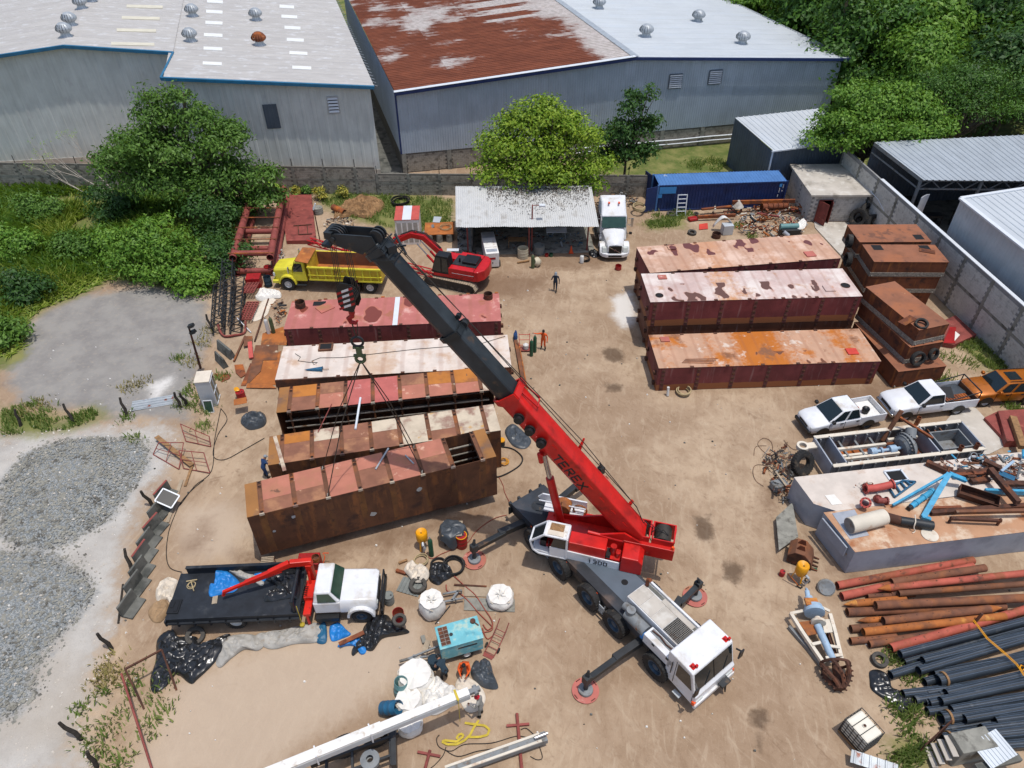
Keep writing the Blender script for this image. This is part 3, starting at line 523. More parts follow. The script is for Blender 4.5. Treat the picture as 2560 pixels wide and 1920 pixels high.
hall,P_h=shell('open_sided_hall','open sided hall with a grey ribbed roof on steel trusses beyond the tall block wall',(34.3,57.3,5.4),(60,56.4,5.4),(32.4,63.2,6.1),(60,66,6.1),'clad_dark','roof_grey','hall',walls='b')
b=MB();P0,P1=P_h[0],P_h[1];b.bar(P0+Vc((0,.1,-.2)),P1+Vc((0,.1,-.2)),.12);b.bar(P0+Vc((0,.1,-.95)),P1+Vc((0,.1,-.95)),.12);b.bd('truss_chord','grey_steel',hall)
for i in range(26):b=MB();a0=P0.lerp(P1,i/26);a1=P0.lerp(P1,(i+1)/26);b.bar(a0+Vc((0,.1,-.2 if i%2 else-.95)),a1+Vc((0,.1,-.95 if i%2 else-.2)),.07);b.bd('truss_web','grey_steel',hall)
for t in(0.003,.2,.4,.6,.8):b=MB();q=P0.lerp(P1,t)+Vc((0,.1,0));b.box(q.x-.1,q.x+.1,q.y-.1,q.y+.1,0,5.3);b.bd('column','grey_steel',hall)
b=MB();q=P_h[3];b.bar(P0+Vc((.05,.1,-.15)),q+Vc((.05,0,-.15)),.14,.25);b.bar(P0+Vc((.05,.1,-.9)),q+Vc((.05,0,-.9)),.1);b.bd('end_truss','grey_steel',hall)
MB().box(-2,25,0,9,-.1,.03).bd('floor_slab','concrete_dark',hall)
b=MB();b.grid(lambda u,v:(.9*u,.25*ms(u*2),3.1*v),4,1);tag(b.bd('leaning_panel','trim_white',loc=(34.2,56.2,1.4),rot=(R(8),R(-6),.2),solid=.03),'curved pale sheet standing on edge behind the tall block wall','panel')
for i,(x,y,sx,sy,sz)in enumerate(((37,59,1.6,.8,1.0),(39.5,58.4,.9,.9,1.5),(41.5,59.5,2.2,1,.9),(36.2,61,1,1.4,1.3))):
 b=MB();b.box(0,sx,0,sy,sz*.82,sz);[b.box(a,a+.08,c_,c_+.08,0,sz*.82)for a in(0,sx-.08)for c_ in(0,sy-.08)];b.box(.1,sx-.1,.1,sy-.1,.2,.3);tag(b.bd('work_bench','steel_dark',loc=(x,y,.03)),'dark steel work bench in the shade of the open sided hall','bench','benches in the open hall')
wh,P_w=shell('white_metal_hall','white ribbed metal hall standing on the far side of the tall block wall',(35.75,38.5,6.5),(60,41.5,7.4),(34.35,51.3,6.5),(60,57.0,7.4),'clad_white','roof_white','hall',walls='lb')
b=MB();b.bar(P_w[3]+Vc((-.05,0,.08)),P_w[0]+Vc((-.05,0,.08)),.35,.12);b.bar(P_w[3]+Vc((0,.05,.08)),P_w[2]+Vc((0,.05,.08)),.3,.12);b.bd('roof_trim','trim_white',wh)
#- open workshop shed under the bright tree
sh=Th('workshop_shed','open fronted workshop shed with pale corrugated roof strewn with dark leaves','shed',(-4.4,53.9,0))
b=MB();k=22
for i in range(k):
 b=MB();pr=wprof(-.15+i*11.75/k,-.15+(i+1)*11.75/k,3,.035);n=len(pr);sag=lambda t:-.03*ms(t*1.3);b.add([(t,-.1+.02*ms(t*7),3.0+o+sag(t))for t,o in pr]+[(t-.35+.02*t,6.3,3.55+o)for t,o in pr],[(q,q+1,n+q+1,n+q)for q in range(n-1)]);b.bd('roof_sheet','roof_shed',sh)
for x,y,z in((.7,.9,3.0),(5.9,.7,2.95),(10.9,1.2,3.0),(.7,6,3.4),(5.9,6,3.4),(10.9,5.9,3.4)):MB().box(x-.06,x+.06,y-.06,y+.06,0,z).bd('post','primer_red',sh)
b=MB();b.bar((.2,.9,2.97),(11.3,1.1,2.97),.08,.14);b.bar((.2,6,3.43),(11.3,6,3.43),.08,.14);b.bd('beam','primer_red',sh)
b=MB();b.box(1.0,1.12,1,6,0,2.6);b.box(.2,11.3,6.1,6.2,0,3.2);b.bd('back_panel','concrete_dark',sh)
lv=MB()
for i in range(3200):
 u=random.random();v=random.random()**1.5;x=2.3+8.9*u;y=6.2-(.3+4.4*v*(.55+.45*ms(u*3.1)))
 if random.random()>1.15-v*1.0:continue
 z=3.0+.0873*(y+.1)+.05;a=random.random()*3;r_=.02+.045*random.random();lv.add([(x+r_*mc(a),y+r_*ms(a)*1.6,z),(x-r_*.5*ms(a),y+r_*mc(a),z+.01),(x-r_*mc(a),y-r_*ms(a)*1.6,z),(x+r_*.5*ms(a),y-r_*mc(a),z+.02)],[(0,1,2,3)])
mat('dead_leaf',S(84,70,58),.9,var=.3);tag(lv.bd('leaf_litter','dead_leaf',sh),kind='stuff')
def HZ(v,x,y,yt):
 ox,oy,sc=VIEWS[v];g=Q(v,x,y);T=oy+yt/sc;lo,hi=0.,40.
 for _ in range(40):
  m_=(lo+hi)/2;d=np.array([g.x,g.y,m_-CAM_H]);yy=960-F_PX*(d@_u2)/(d@_fw)
  if yy>T:lo=m_
  else:hi=m_
 return lo
fl=Th('floodlight_pole','thin rusty pole with a white floodlight in front of the workshop shed','lamp',Q('i',937,890));hp=HZ('i',937,890,345)
b=MB();b.cyl((0,0,0),(0,0,hp),.06,n=8);b.bar((0,0,hp),(.8,-.1,hp+.05),.05);b.bd('pole','primer_red',fl);b=MB();b.box(.55,1.05,-.3,.05,hp-.02,hp+.12);b.bd('lamp_head','trim_white',fl,bv=.02)
#- vegetation
def np_mesh(name,V,Fq,mt,mi=None):
 me=bpy.data.meshes.new(name);k=Fq.shape[1];me.vertices.add(len(V));me.vertices.foreach_set('co',V.astype(np.float32).ravel());me.loops.add(Fq.size);me.loops.foreach_set('vertex_index',Fq.astype(np.int32).ravel())
 me.polygons.add(len(Fq));me.polygons.foreach_set('loop_start',np.arange(0,Fq.size,k,dtype=np.int32));me.polygons.foreach_set('loop_total',np.full(len(Fq),k,np.int32))
 for m in(mt if isinstance(mt,(list,tuple))else[mt]):me.materials.append(MT[m])
 if mi is not None:me.polygons.foreach_set('material_index',mi.astype(np.int32))
 me.update();me.validate();return me
def un_(a):return a/(np.linalg.norm(a,axis=-1,keepdims=True)+1e-9)
def leaves(C,N,size,asp=.5,up=.5,droop=0.):
 """diamond leaves at C facing roughly N"""
 n=len(C);nn=un_(N+rng.normal(0,.55,(n,3))+np.array([0,0,up]));t=un_(np.cross(nn,rng.normal(0,1,(n,3))));t[:,2]-=droop;t=un_(t);s=un_(np.cross(nn,t));L=size*(.6+.8*rng.random((n,1)))
 V=np.stack([C-t*L,C+s*L*asp+nn*L*.15,C+t*L,C-s*L*asp+nn*L*.15],1).reshape(-1,3);return V,np.arange(4*n).reshape(n,4)
def crown_pts(blobs,n_cl,per,spread):
 w=np.array([b[3]*b[4]*b[5]for b in blobs])**(2/3);w/=w.sum();k=rng.choice(len(blobs),n_cl,p=w);B_=np.array(blobs)[k];d=un_(rng.normal(0,1,(n_cl,3)));d[:,2]=np.where(d[:,2]<-.35,-d[:,2]*.5,d[:,2]);r=rng.random((n_cl,1))**.28
 c=B_[:,:3]+d*B_[:,3:6]*r;C=np.repeat(c,per,0);D=np.repeat(d,per,0);off=rng.normal(0,1,C.shape)*spread*np.array([1,1,.55]);return C+off,un_(D+off/spread*.35)
def limb(b,p,q,r0,r1,k=5,wob=.15):
 p=Vc(p);q=Vc(q);L=(q-p).length;pts=[p.lerp(q,i/k)+Vc((ru(-1,1),ru(-1,1),ru(-.4,.4)))*wob*L*.25*ms(PI*i/k)for i in range(k+1)];b.tube(pts,[r0+(r1-r0)*i/k for i in range(k+1)],7)
def tree(name,label,base,blobs,n_cl,per,size,spread,mt,tr=.25,group=None,asp=.5,th=None,up=.5,droop=0.,cat='tree'):
 blobs=list(blobs)
 if len(blobs)>3:blobs+=[(q[0]+q[3]*.95*mc(a_),q[1]+q[4]*.8*ms(a_),q[2]+q[5]*ru(-.3,.8),q[3]*.42,q[4]*.42,q[5]*.4)for q in list(blobs)for a_ in(random.random()*6.3,random.random()*6.3)]
 r=Th(name,label,cat,base,0,group);C,N=crown_pts(blobs,n_cl,per,spread);V,Fq=leaves(C,N,size,asp,up,droop);put('crown',np_mesh('crown',V,Fq,mt),r)
 b=MB();ct=Vc(np.mean([q[:3]for q in blobs],0));th=th or ct.z*.45;top=Vc((ct.x*.5,ct.y*.5,th));limb(b,(0,0,-.1),top,tr,tr*.7)
 for q in blobs:limb(b,top,Vc(q[:3])+Vc((0,0,q[5]*.2)),tr*.55,tr*.12)
 b.bd('trunk','bark',r,60);return r
def base_h(x,y,yt):return Q('z',x,y),HZ('z',x,y,yt)
p0,h0=base_h(415,475,190);sc=h0/12.5
tree('spreading_tree','large dark green tree with layered sprays in front of the blue eaved warehouse',p0,[(x*sc,y*sc,z*sc,a*sc,b_*sc,c_*sc)for x,y,z,a,b_,c_ in((-.3,0,9.6,2.0,2.0,2.6),(2.3,.5,9.2,1.9,1.9,2.6),(-3.2,0,7.2,2.8,2.4,2.0),(.4,-.8,6.8,3.4,2.6,2.4),(4.6,.2,7.4,2.3,2.2,2.0),(-4.6,.3,4.6,2.6,2.2,1.8),(-1,-1.6,4.4,3.4,2.4,2.0),(3.6,-1.2,4.4,3.2,2.2,2.0),(6.4,.2,4.2,2.6,2.0,1.9),(7.6,-.2,2.4,2.0,1.6,1.5),(-6.2,.2,6.2,1.4,1.4,1.0),(5.8,.6,8.6,1.3,1.2,1.2),(-.2,0,11.6,.7,.7,1.0),(2.4,.4,11.4,.6,.6,.9))],1900,15,.17,.40,'leaf_mid',.35,asp=.42,droop=.35)
p1,h1=base_h(340,610,425)
tree('bushy_shrub','broad olive green shrub below the large layered tree',p1,[(-1.2,1.2,2.6,2.2,1.8,1.6),(1.2,.8,2.4,2.0,1.6,1.5),(0,0,1.4,2.6,1.6,1.2),(2.4,1.6,1.6,1.6,1.4,1.2),(-.3,2.2,3.6,1.6,1.4,1.2)],560,15,.15,.34,'leaf_right',.12,asp=.42,droop=.3,cat='shrub')
p2,_=base_h(470,520,400)
tree('bushy_shrub','grey green open shrub next to the red ladder frame',p2,[(-.8,.5,2.8,1.8,1.5,1.4),(.9,.2,2.4,1.5,1.3,1.3),(0,-.6,1.2,1.9,1.2,1.0)],280,13,.14,.36,'leaf_dark',.1,cat='shrub')
for x_,y_,k_,m_,lb in((490,585,1.0,'leaf_dark','low dark shrub in the deep shade under the large layered tree'),(420,630,.8,'leaf_right','fresh green shrub at the corner of the grey hardstanding'),(520,470,1.25,'leaf_dark','dark shrub pressed against the red tube frame'),(250,470,1.1,'leaf_dark','dark shrub under the left side of the large layered tree'),(90,480,.9,'leaf_mid','rounded shrub standing in the meadow grass'),(30,560,1.0,'leaf_right','yellow green shrub in the meadow grass'),(170,560,.8,'leaf_mid','low shrub in the middle of the meadow'),(60,650,.9,'leaf_dark','dark shrub at the meadow edge beside the hardstanding'),(15,740,.7,'leaf_mid','small shrub at the tip of the meadow'),(260,560,.9,'leaf_right','light green shrub next to the broad olive shrub')):tree('bushy_shrub',lb,Q('z',x_,y_),[(-1.2*k_,.9*k_,1.5*k_,1.5*k_,1.2*k_,1.1*k_),(.9*k_,.6*k_,1.3*k_,1.5*k_,1.2*k_,1.0*k_),(-.1,-.3,.7*k_,1.7*k_,1.2*k_,.7*k_)],int(230*k_),13,.14,.36,m_,.1,'shrubs in the meadow',cat='shrub')
pb=Vc((2.4,62.6,0));hb_=10.6
tree('shade_tree','bright yellow green tree spreading over the workshop shed roof',pb,[(-.2,0,8.4,2.6,2.2,1.9),(-3.6,-.3,6.4,2.1,2.0,1.9),(3.4,0,6.6,2.3,2.0,1.9),(0,-1.2,6.2,3.0,2.2,2.0),(-3.9,-.6,4.3,1.9,1.8,1.5),(4.4,-.6,4.4,2.1,1.8,1.6),(-1.2,-1.8,4.4,2.4,1.8,1.5),(2.0,-1.6,4.3,2.4,1.8,1.5),(-1.9,.3,7.9,1.7,1.6,1.4),(1.9,.2,8.2,1.6,1.6,1.3),(4.9,-1.4,3.1,1.2,1.2,1.0),(.6,.2,9.9,.9,.9,.6)],1500,15,.15,.38,'leaf_bright',.3)
tree('slim_tree','slim dark green tree with ragged top beside the bright shade tree',Vc((11.0,67.4,0)),[(.2,0,7.6,1.1,1.0,1.4),(-.6,0,5.2,1.6,1.3,1.5),(1.2,.2,5.8,1.4,1.2,1.3),(.2,-.4,3.4,1.9,1.4,1.3),(-1.7,0,3.2,1.4,1.2,1.1),(1.6,-.2,9.0,.6,.6,.9),(-2.2,-.2,5.0,.9,.8,.9)],420,13,.18,.34,'leaf_dark',.16,droop=.4)
tree('broad_tree','broad leafy green tree hanging over the dark sided shed and the open hall',Vc((33.6,67.2,0)),[(0,0,8.0,2.8,2.4,1.7),(-3.6,-.4,6.6,2.2,2.0,1.4),(3.4,.4,7.6,2.6,2.2,1.5),(-1,-1.6,6.4,2.6,2.0,1.4),(-5.0,-1.0,5.2,1.7,1.5,1.0),(1.8,-1.8,6.2,2.6,1.8,1.3),(4.6,-1.2,6.3,2.0,1.8,1.2),(-3.0,-2.0,5.2,1.6,1.4,.9),(-2.0,.6,8.4,1.8,1.6,1.1),(5.6,-.6,5.6,1.3,1.3,.8)],1500,15,.16,.40,'leaf_right',.3)
tree('feathery_tree','feathery grey green tree standing behind the open sided hall',Vc((43.6,71.0,0)),[(0,0,9.0,3.6,3,1.8),(-3.0,-.6,8.2,2.2,2.0,1.4),(4.0,0,8.6,3,2.4,1.6),(0,-2.4,7.2,3.4,2,1.3),(4.4,-2.4,7.0,2.6,1.8,1.3)],700,18,.13,.5,'leaf_forest',.3,asp=.35)
protos=[]
for j,(bl,m_)in enumerate((([(0,0,9.5,4,4,3.2),(-2.6,-1,7,3,3,2.6),(2.8,0,7.4,3,3,2.6),(0,-2,5.2,3.6,2.6,2.4),(-.5,0,12,2,2,1.6)],'leaf_forest'),([(0,0,8,3.4,3.2,4.2),(1.8,-1,5.5,2.6,2.4,3),(-2,-.5,6,2.6,2.4,2.8),(0,-1.5,3,3,2,2)],'leaf_dark'),([(0,0,10,4.4,4,2.6),(3,-1,8,3,2.6,2),(-3,-1,8.2,3,2.6,2),(0,-2.2,6.4,3.4,2.4,2),(1.5,0,4.5,2.6,2,2)],'leaf_right'))):protos.append(tree('forest_tree','',(0,0,0),bl,620,14,.24,.6,m_,.35,'forest trees beyond the rusty roof warehouse'))
lab=['rounded mid green forest tree beyond the rusty roof warehouse','dark upright forest tree beyond the rusty roof warehouse','flat topped light green forest tree beyond the rusty roof warehouse']
spots=[(38,83),(43,79),(48,76),(54,79),(40,90),(46,88),(52,86),(59,84),(36,96),(42,99),(49,96),(56,94),(63,92),(34,105),(40,109),(47,107),(54,104),(61,102),(68,98),(38,119),(46,118),(54,116),(62,113),(70,108),(33,114),(78,106),(44,130),(56,128),(68,124),(80,118),(60,76),(66,80)]
used=[False]*3
for i,(x,y)in enumerate(spots):
 k_=(i*2+(i//4))%3;o=protos[k_]if not used[k_]else copy_tree(protos[k_]);used[k_]=True;o.location=(x+ru(-1.5,1.5),y+ru(-1.5,1.5),0);o.rotation_euler=(0,0,random.random()*6.3);s_=ru(.85,1.25);o.scale=(s_,s_,s_*ru(.9,1.1));o['label']=lab[k_]
r=Th('bare_shrub','bare shrub with pale grey branches leaning over the meadow','shrub',Q('0',740,1250));b=MB();tw=[]
def fork(p,d,L,rad,dep):
 q=p+d*L;limb(b,p,q,rad,rad*.6,4,.12)
 if dep==0:tw.append(q);return
 for _ in range(random.choice((2,2,3))):n_=(d+Vc((ru(-.6,.45),ru(-.5,.5),ru(-.25,.6)))*.75).normalized();fork(q,n_,L*ru(.55,.82),rad*.6,dep-1)
for d_,L in(((-.8,-.1,.62),2.8),((-.95,-.35,.25),2.6),((-.6,.3,.8),2.6)):fork(Vc((0,0,0)),Vc(d_).normalized(),L,.07,4)
b.bd('branches','bark_pale',r,60);C=np.array([q for q in tw for _ in range(3)])+rng.normal(0,.12,(len(tw)*3,3));V,Fq=leaves(C,np.tile([0,0,1.],(len(C),1)),.07);put('leaves',np_mesh('leaves',V,Fq,'leaf_lime'),r)
for i,(v,x,y,s_,m_,lb)in enumerate((('g',1600,360,1.0,'leaf_croton','round croton bush with yellow spotted leaves beside the leaning red plate'),('g',1950,330,.8,'leaf_croton','second croton bush with yellow spotted leaves by the back wall'),('g',1220,290,.7,'leaf_croton','croton bush behind the top of the red ladder frame'),('g',1400,280,.6,'leaf_mid','low green bush between the croton bushes'))):
 tree('garden_bush',lb,Q(v,x,y),[(0,0,.75*s_,.62*s_,.55*s_,.65*s_),(.3*s_,-.1,.45*s_,.45*s_,.4*s_,.4*s_)],70,9,.11,.14,m_,.04,'bushes along the back wall',th=.3,cat='bush')
r=Th('banana_plant','young banana plant with broad lime leaves behind the red ladder frame','plant',Q('g',900,250));MB().cyl((0,0,0),(0,0,1.1),.1,.06).bd('stem','leaf_lime',r)
for a_,l_,e_ in((.3,1.3,.9),(1.8,1.2,.5),(3.3,1.3,.35),(4.6,1.1,.6),(5.6,1.2,.3)):
 b=MB();f=lambda u,v:(mc(a_)*l_*u-ms(a_)*(v-.5)*.42*ms(PI*min(1,u*.9+.1)),ms(a_)*l_*u+mc(a_)*(v-.5)*.42*ms(PI*min(1,u*.9+.1)),1.0+e_*2*u*l_-1.2*u*u*l_);b.grid(f,6,2);b.bd('leaf','leaf_lime',r,60)
b=MB();
r=Th('garden_rail','low black pipe rail in front of the back block wall','rail',Q('g',1215,210));e_=Q('g',2110,165)-r.location;b.cyl((0,0,.75),(e_.x,e_.y,.75),.03,n=6);b.bd('rail','steel_dark',r)
for t in(0,.48,.66,1):MB().cyl((e_.x*t,e_.y*t,0),(e_.x*t,e_.y*t,.76),.025,n=6).bd('rail_post','steel_dark',r)
def scatter(poly,n):
 P=zpoly(poly);lo,hi=P.min(0),P.max(0);lo=np.maximum(lo,[-64,8]);out=[]
 while sum(map(len,out))<n:q=lo+rng.random((n*2,2))*(hi-lo);out.append(q[sdist(q[:,0],q[:,1],P)>.1])
 return np.concatenate(out)[:n]
def grass(name,label,XY,h,w_,mt,lean=.45,sz=None):
 n=len(XY);z=np.zeros(n);H_=h*(.45+.9*rng.random(n));a=rng.random(n)*2*PI;ln=lean*H_*(.3+rng.random(n));d=np.stack([np.cos(a),np.sin(a)],1);s=np.stack([-d[:,1],d[:,0]],1)*w_*(.6+.8*rng.random((n,1)))
 b0=np.column_stack([XY+s,z]);b1=np.column_stack([XY-s,z]);m0=np.column_stack([XY+d*ln[:,None]*.4+s*.8,H_*.62]);m1=np.column_stack([XY+d*ln[:,None]*.4-s*.8,H_*.62]);t=np.column_stack([XY+d*ln[:,None],H_])
 V=np.stack([b0,b1,m1,t,m0],1).reshape(-1,3);o=put(name,np_mesh(name,V,np.arange(5*n).reshape(n,5),mt));return tag(o,label,'grass',kind='stuff')
for q_,n_ in zip(ZG['grey'],(5200,4200)):stones('gravel_stones','loose grey stones on the gravel heap',q_,n_,.03,.11,'concrete_old')
stones('gravel_stones','pale stones scattered along the gravel track',ZG['white'][0],3000,.02,.08,'concrete')
mead=ZG['green'][0];XY=scatter(mead,52000);dens=vnoise(XY[:,0],XY[:,1],2.6,11);keep=dens>.3;XY=XY[keep];dens=dens[keep];dark=vnoise(XY[:,0],XY[:,1],4.5,12)>.52;edge=np.clip(sdist(XY[:,0],XY[:,1],zpoly(mead))/2.5,.25,1)
for nm_,msk,m_ in(('tall_grass',~dark,'grass_blade'),('tall_grass',dark,'grass_dark')):
 g=grass(nm_,'tall sunlit meadow grass left of the yard' if m_=='grass_blade' else 'darker clumps of meadow grass left of the yard',XY[msk],1.0,.06,m_,.7);me=g.data;co=np.empty(len(me.vertices)*3,np.float32);me.vertices.foreach_get('co',co);co=co.reshape(-1,3);co[:,2]*=np.repeat((.1+1.15*dens[msk])*edge[msk],5);me.vertices.foreach_set('co',co.ravel());me.update()
sm_=[scatter(p,n_)for p,n_ in zip(ZG['green'][1:],(5200,500,700,1400,500,1200,350))];XY=np.concatenate(sm_);XY=XY[vnoise(XY[:,0],XY[:,1],.8,13)>.35];grass('short_grass','short grass and weeds in patches around the yard',XY,.28,.035,'weed',.6)
def near(v,pts,n,rad):
 out=[]
 for x,y in pts:q=Q(v,x,y);out.append(np.array([q.x,q.y])+rng.normal(0,rad,(n,2)))
 return np.concatenate(out)
wd=np.concatenate([near('3',[(505,1035),(810,1045),(1210,880),(1160,960),(1310,1100),(1240,960),(1270,820),(1330,990),(1150,660),(1300,900),(1420,780),(100,1000),(200,960),(300,1000),(870,1180)],60,.28),near('6',[(740,1340),(700,1400),(960,1400),(1050,1290),(560,1450),(640,1530),(800,1600),(880,1050),(700,1600),(1100,1060),(520,1280),(680,1150),(850,1150),(1000,1180)],42,.3),near('a',[(240,820),(420,850),(500,790),(330,720),(660,730),(1540,1000),(1380,860),(720,700),(560,640)],70,.3),near('t',[(1000,560),(1090,600),(960,650),(980,820),(870,1100),(950,1130),(1050,1060),(1180,990),(830,540)],70,.25),near('s',[(760,1200),(980,1400),(820,1130)],90,.3),near('k',[(1700,620),(2150,520),(1640,900),(1500,990),(1950,500),(2000,720)],60,.4),near('l',[(2080,285),(2150,300),(1480,50)],60,.25),near('2',[(200,1040),(100,1060),(250,1060)],160,.5)]);grass('yard_weeds','scattered green weeds growing through the sand and gravel',wd,.3,.035,'weed',.7)
dr=np.concatenate([near('3',[(830,850),(150,1000),(260,950),(900,820),(1240,680),(1350,480),(1300,560)],70,.4),near('6',[(680,1000),(650,1100),(730,1060)],80,.35)]);grass('dry_grass','dry straw coloured grass tufts beside the gravel',dr,.25,.03,'dry_grass',.8)
#- steel barges
def deckmat(name,base,blot=(),bands=(),puddle=None,rough=.8,ridge=.9):
 t=NT(name);t.oc=t.n('TexCoord').outputs['Object'];v=t.oc;sep=t.n('SeparateXYZ',Vector=v);sx,sy,sz=sep.outputs
 n1,n2=t.noise(.8,6,.65,v),t.noise(3.5,5,.7,v);col=t.mix(t.ramp(n1,.3,.7),tuple(x*.86 for x in base),tuple(min(.9,x*1.06)for x in base));rg=rough
 for c,sc,th,wd in bands:f=t.math('ADD',t.math('MULTIPLY',t.noise(sc,3,.5,v,(1,.12,.1)),.8),t.math('MULTIPLY',n2,.2));col=t.mix(t.ramp(f,th-wd,th+wd),col,c)
 for c,sc,th,wd in blot:col=t.mix(t.ramp(t.noise(sc,6,.65,v),th-wd,th+wd),col,c)
 if ridge:wv=t.n('TexWave',Vector=v,Scale=.42*ridge,Distortion=.5,Detail=1.0);col=t.mix(t.ramp(wv.outputs['Fac'],.75,1.,0,.22),col,S(150,96,70))
 col=t.mix(t.ramp(n2,.62,.8,0,.45),col,S(150,110,84))
 if puddle:
  c,sc,th,y0,y1,x0,x1=puddle;reg=t.math('MULTIPLY',t.ramp(sy,y0,y0+.5),t.ramp(sy,y1,y1-.6));reg=t.math('MULTIPLY',reg,t.math('MULTIPLY',t.ramp(sx,x0,x0+.8),t.ramp(sx,x1,x1-.8)))
  p=t.noise(sc,1.5,.4,v,(1,.62,1));p=t.math('MULTIPLY',t.ramp(p,th-.006,th+.006),t.ramp(reg,.3,.35));rim=t.math('MULTIPLY',t.ramp(t.noise(sc,1.5,.4,v,(1,.62,1)),th-.05,th-.01),t.ramp(reg,.3,.35));col=t.mix(t.math('MULTIPLY',rim,.35),col,S(190,120,80));col=t.mix(p,col,c)
  r_=t.n('Mix');t.put(r_.inputs[0],p);r_.inputs[2].default_value=rough;r_.inputs[3].default_value=.22;rg=r_.outputs[0]
 t.bump(n2,.2,.02);t.out(col,rg,0,.3)
PLUM=S(122,72,66,.7)
deckmat('deck_tan',S(204,164,140),[(S(228,196,176),.5,.56,.1),(S(176,118,84),1.3,.66,.06)],[(S(206,150,112),.3,.56,.1)],(PLUM,1.3,.60,1.6,4.2,.2,14.6))
deckmat('deck_pinkwhite',S(212,186,178),[(S(232,220,212),.45,.54,.12),(S(190,142,104),.7,.64,.07)],[(S(206,150,104),.28,.57,.04)],(S(118,84,72,.7),1.3,.58,-.2,2.4,1.2,13.4))
deckmat('deck_orange',S(206,164,136),[(S(222,204,188),1.1,.62,.05),(S(196,116,44),.5,.57,.07),(S(140,96,70),.45,.63,.06)],[(S(192,112,40),.22,.52,.05)],(S(130,86,62,.7),1.3,.61,-.2,1.6,6,14.2))
deckmat('deck_pink',S(194,118,110),[(S(222,172,160),.8,.62,.08),(S(170,110,84),.45,.64,.05)],[],(S(140,74,62,.7),.8,.64,.2,4,.2,15),ridge=.6)
deckmat('deck_cream',S(230,216,204),[(S(206,176,152),.7,.58,.09),(S(184,130,92),1.5,.68,.05)],[(S(214,188,164),.25,.56,.06)],None,ridge=.6)
def sidemat(name,c,low,scr=.5):
 t=NT(name);t.oc=t.n('TexCoord').outputs['Object'];v=t.oc;sz=t.n('SeparateXYZ',Vector=v).outputs[2];n1,n2,n3=t.noise(.7,5,.6,v),t.noise(4,5,.7,v),t.noise(1.2,4,.6,v,(3,3,.25))
 col=t.mix(t.ramp(n1,.3,.7),tuple(x*.75 for x in c),tuple(x*1.15 for x in c));col=t.mix(t.ramp(n3,.55,.75,0,.4),col,S(170,140,134));f=t.math('ADD',sz,t.math('MULTIPLY',t.math('SUBTRACT',n1,.5),-.25));col=t.mix(t.ramp(f,.56,.50),col,low)
 col=t.mix(t.ramp(n2,.62,.76,0,scr),col,S(96,62,50));t.out(col,.75,0,.3)
sidemat('side_maroon',S(122,60,60),S(148,92,58));sidemat('side_rust',S(108,66,48),S(120,76,52),.7)
def barge(label,x,y,yaw,L,W_,H,z0,deck,side,nseam=6,hatches=(),manholes=(),group='red oxide deck barges',lugs=True):
 r=Th('deck_barge',label,'barge',(x,y,z0),R(yaw),group);MB().box(0,L,0,W_,0,H-.02).bd('hull',side,r,bv=.03)
 MB().box(-.015,L+.015,-.015,W_+.015,H-.02,H).bd('deck_plate',deck,r,bv=.008)
 xs=[.35+(L-.7)*i/nseam for i in range(nseam+1)]
 st=MB();st.box(-.13,.13,-.02,0,.02,H-.06);me=st.mesh('seam_strip','side_rust' if side=='side_rust' else 'side_seam')
 pl=MB();pl.lathe((0,-.022,0),(0,-1,0),[(.001,.014),(.085,.014),(.11,0)],10);mp=pl.mesh('bolt_plate','rust_dark',40)
 for q in xs:
  s_=put('seam_strip',me,r,loc=(q,0,0))
  for k in range(5):put('bolt_plate',mp,s_,loc=(0,0,.22+(H-.5)*k/4))
 if lugs:
  lg=MB();lg.box(-.12,.12,-.06,.1,0,.035);ml=lg.mesh('deck_lug','rust_dark')
  for q in xs[1:-1]:put('deck_lug',ml,r,loc=(q-.5,.0,H));put('deck_lug',ml,r,loc=(q-.4,W_-.06,H))
 for hx,hy,sx,sy,mt in hatches:MB().box(hx-sx/2,hx+sx/2,hy-sy/2,hy+sy/2,H,H+.09).bd('hatch',mt,r,bv=.015)
 for hx,hy,rr,hh in manholes:b=MB();b.pipe((hx,hy,H-.01),(hx,hy,H+hh),rr,.03,20);m_=b.bd('manhole_pipe','rust_dark',r,60);MB().cyl((hx,hy,H),(hx,hy,H+.012),rr-.03,n=18).bd('hole','cloth_black',m_)
 for zz in(.25,1.1):
  for xx in(-.09,L+.09):b=MB();b.box(xx-.09,xx+.09,.35,.6,zz,zz+.22);b.box(xx-.09,xx+.09,W_-.7,W_-.45,zz,zz+.22);b.bd('coupling_lug','rust_dark',r)
 return r
mat('side_seam',S(112,62,60),.8,var=.2,alts=[(S(86,56,50),3,.58,.08)])
G1=None
barge('rust brown barge under the pink white barge by the pale chalk patch',9.6,41.35,2.3,14.6,3.55,1.95,0,'side_rust','side_rust',lugs=False,group='lower barges')
barge('rust brown barge under the tan barge with plum puddles along its far edge',10.2,45.3,7.6,14.5,3.6,1.75,0,'side_rust','side_rust',lugs=False,group='lower barges')
barge('tan decked barge with plum puddles, upper of the stack next to the scrap heap',10.09,45.47,7.57,14.69,3.73,1.97,1.77,'deck_tan','side_maroon',hatches=[(2.6,3.2,.62,.55,'deck_tan'),(12.6,.8,.75,.7,'primer_pink')])
barge('pink white decked barge with brown puddles and two round manholes',9.47,41.29,2.27,14.66,3.59,2.06,1.97,'deck_pinkwhite','side_maroon',hatches=[(1.4,3.0,.62,.5,'primer_pink'),(12.7,1.0,.72,.72,'deck_pinkwhite')],manholes=[(.75,.75,.28,.03),(14.0,1.35,.33,.03)])
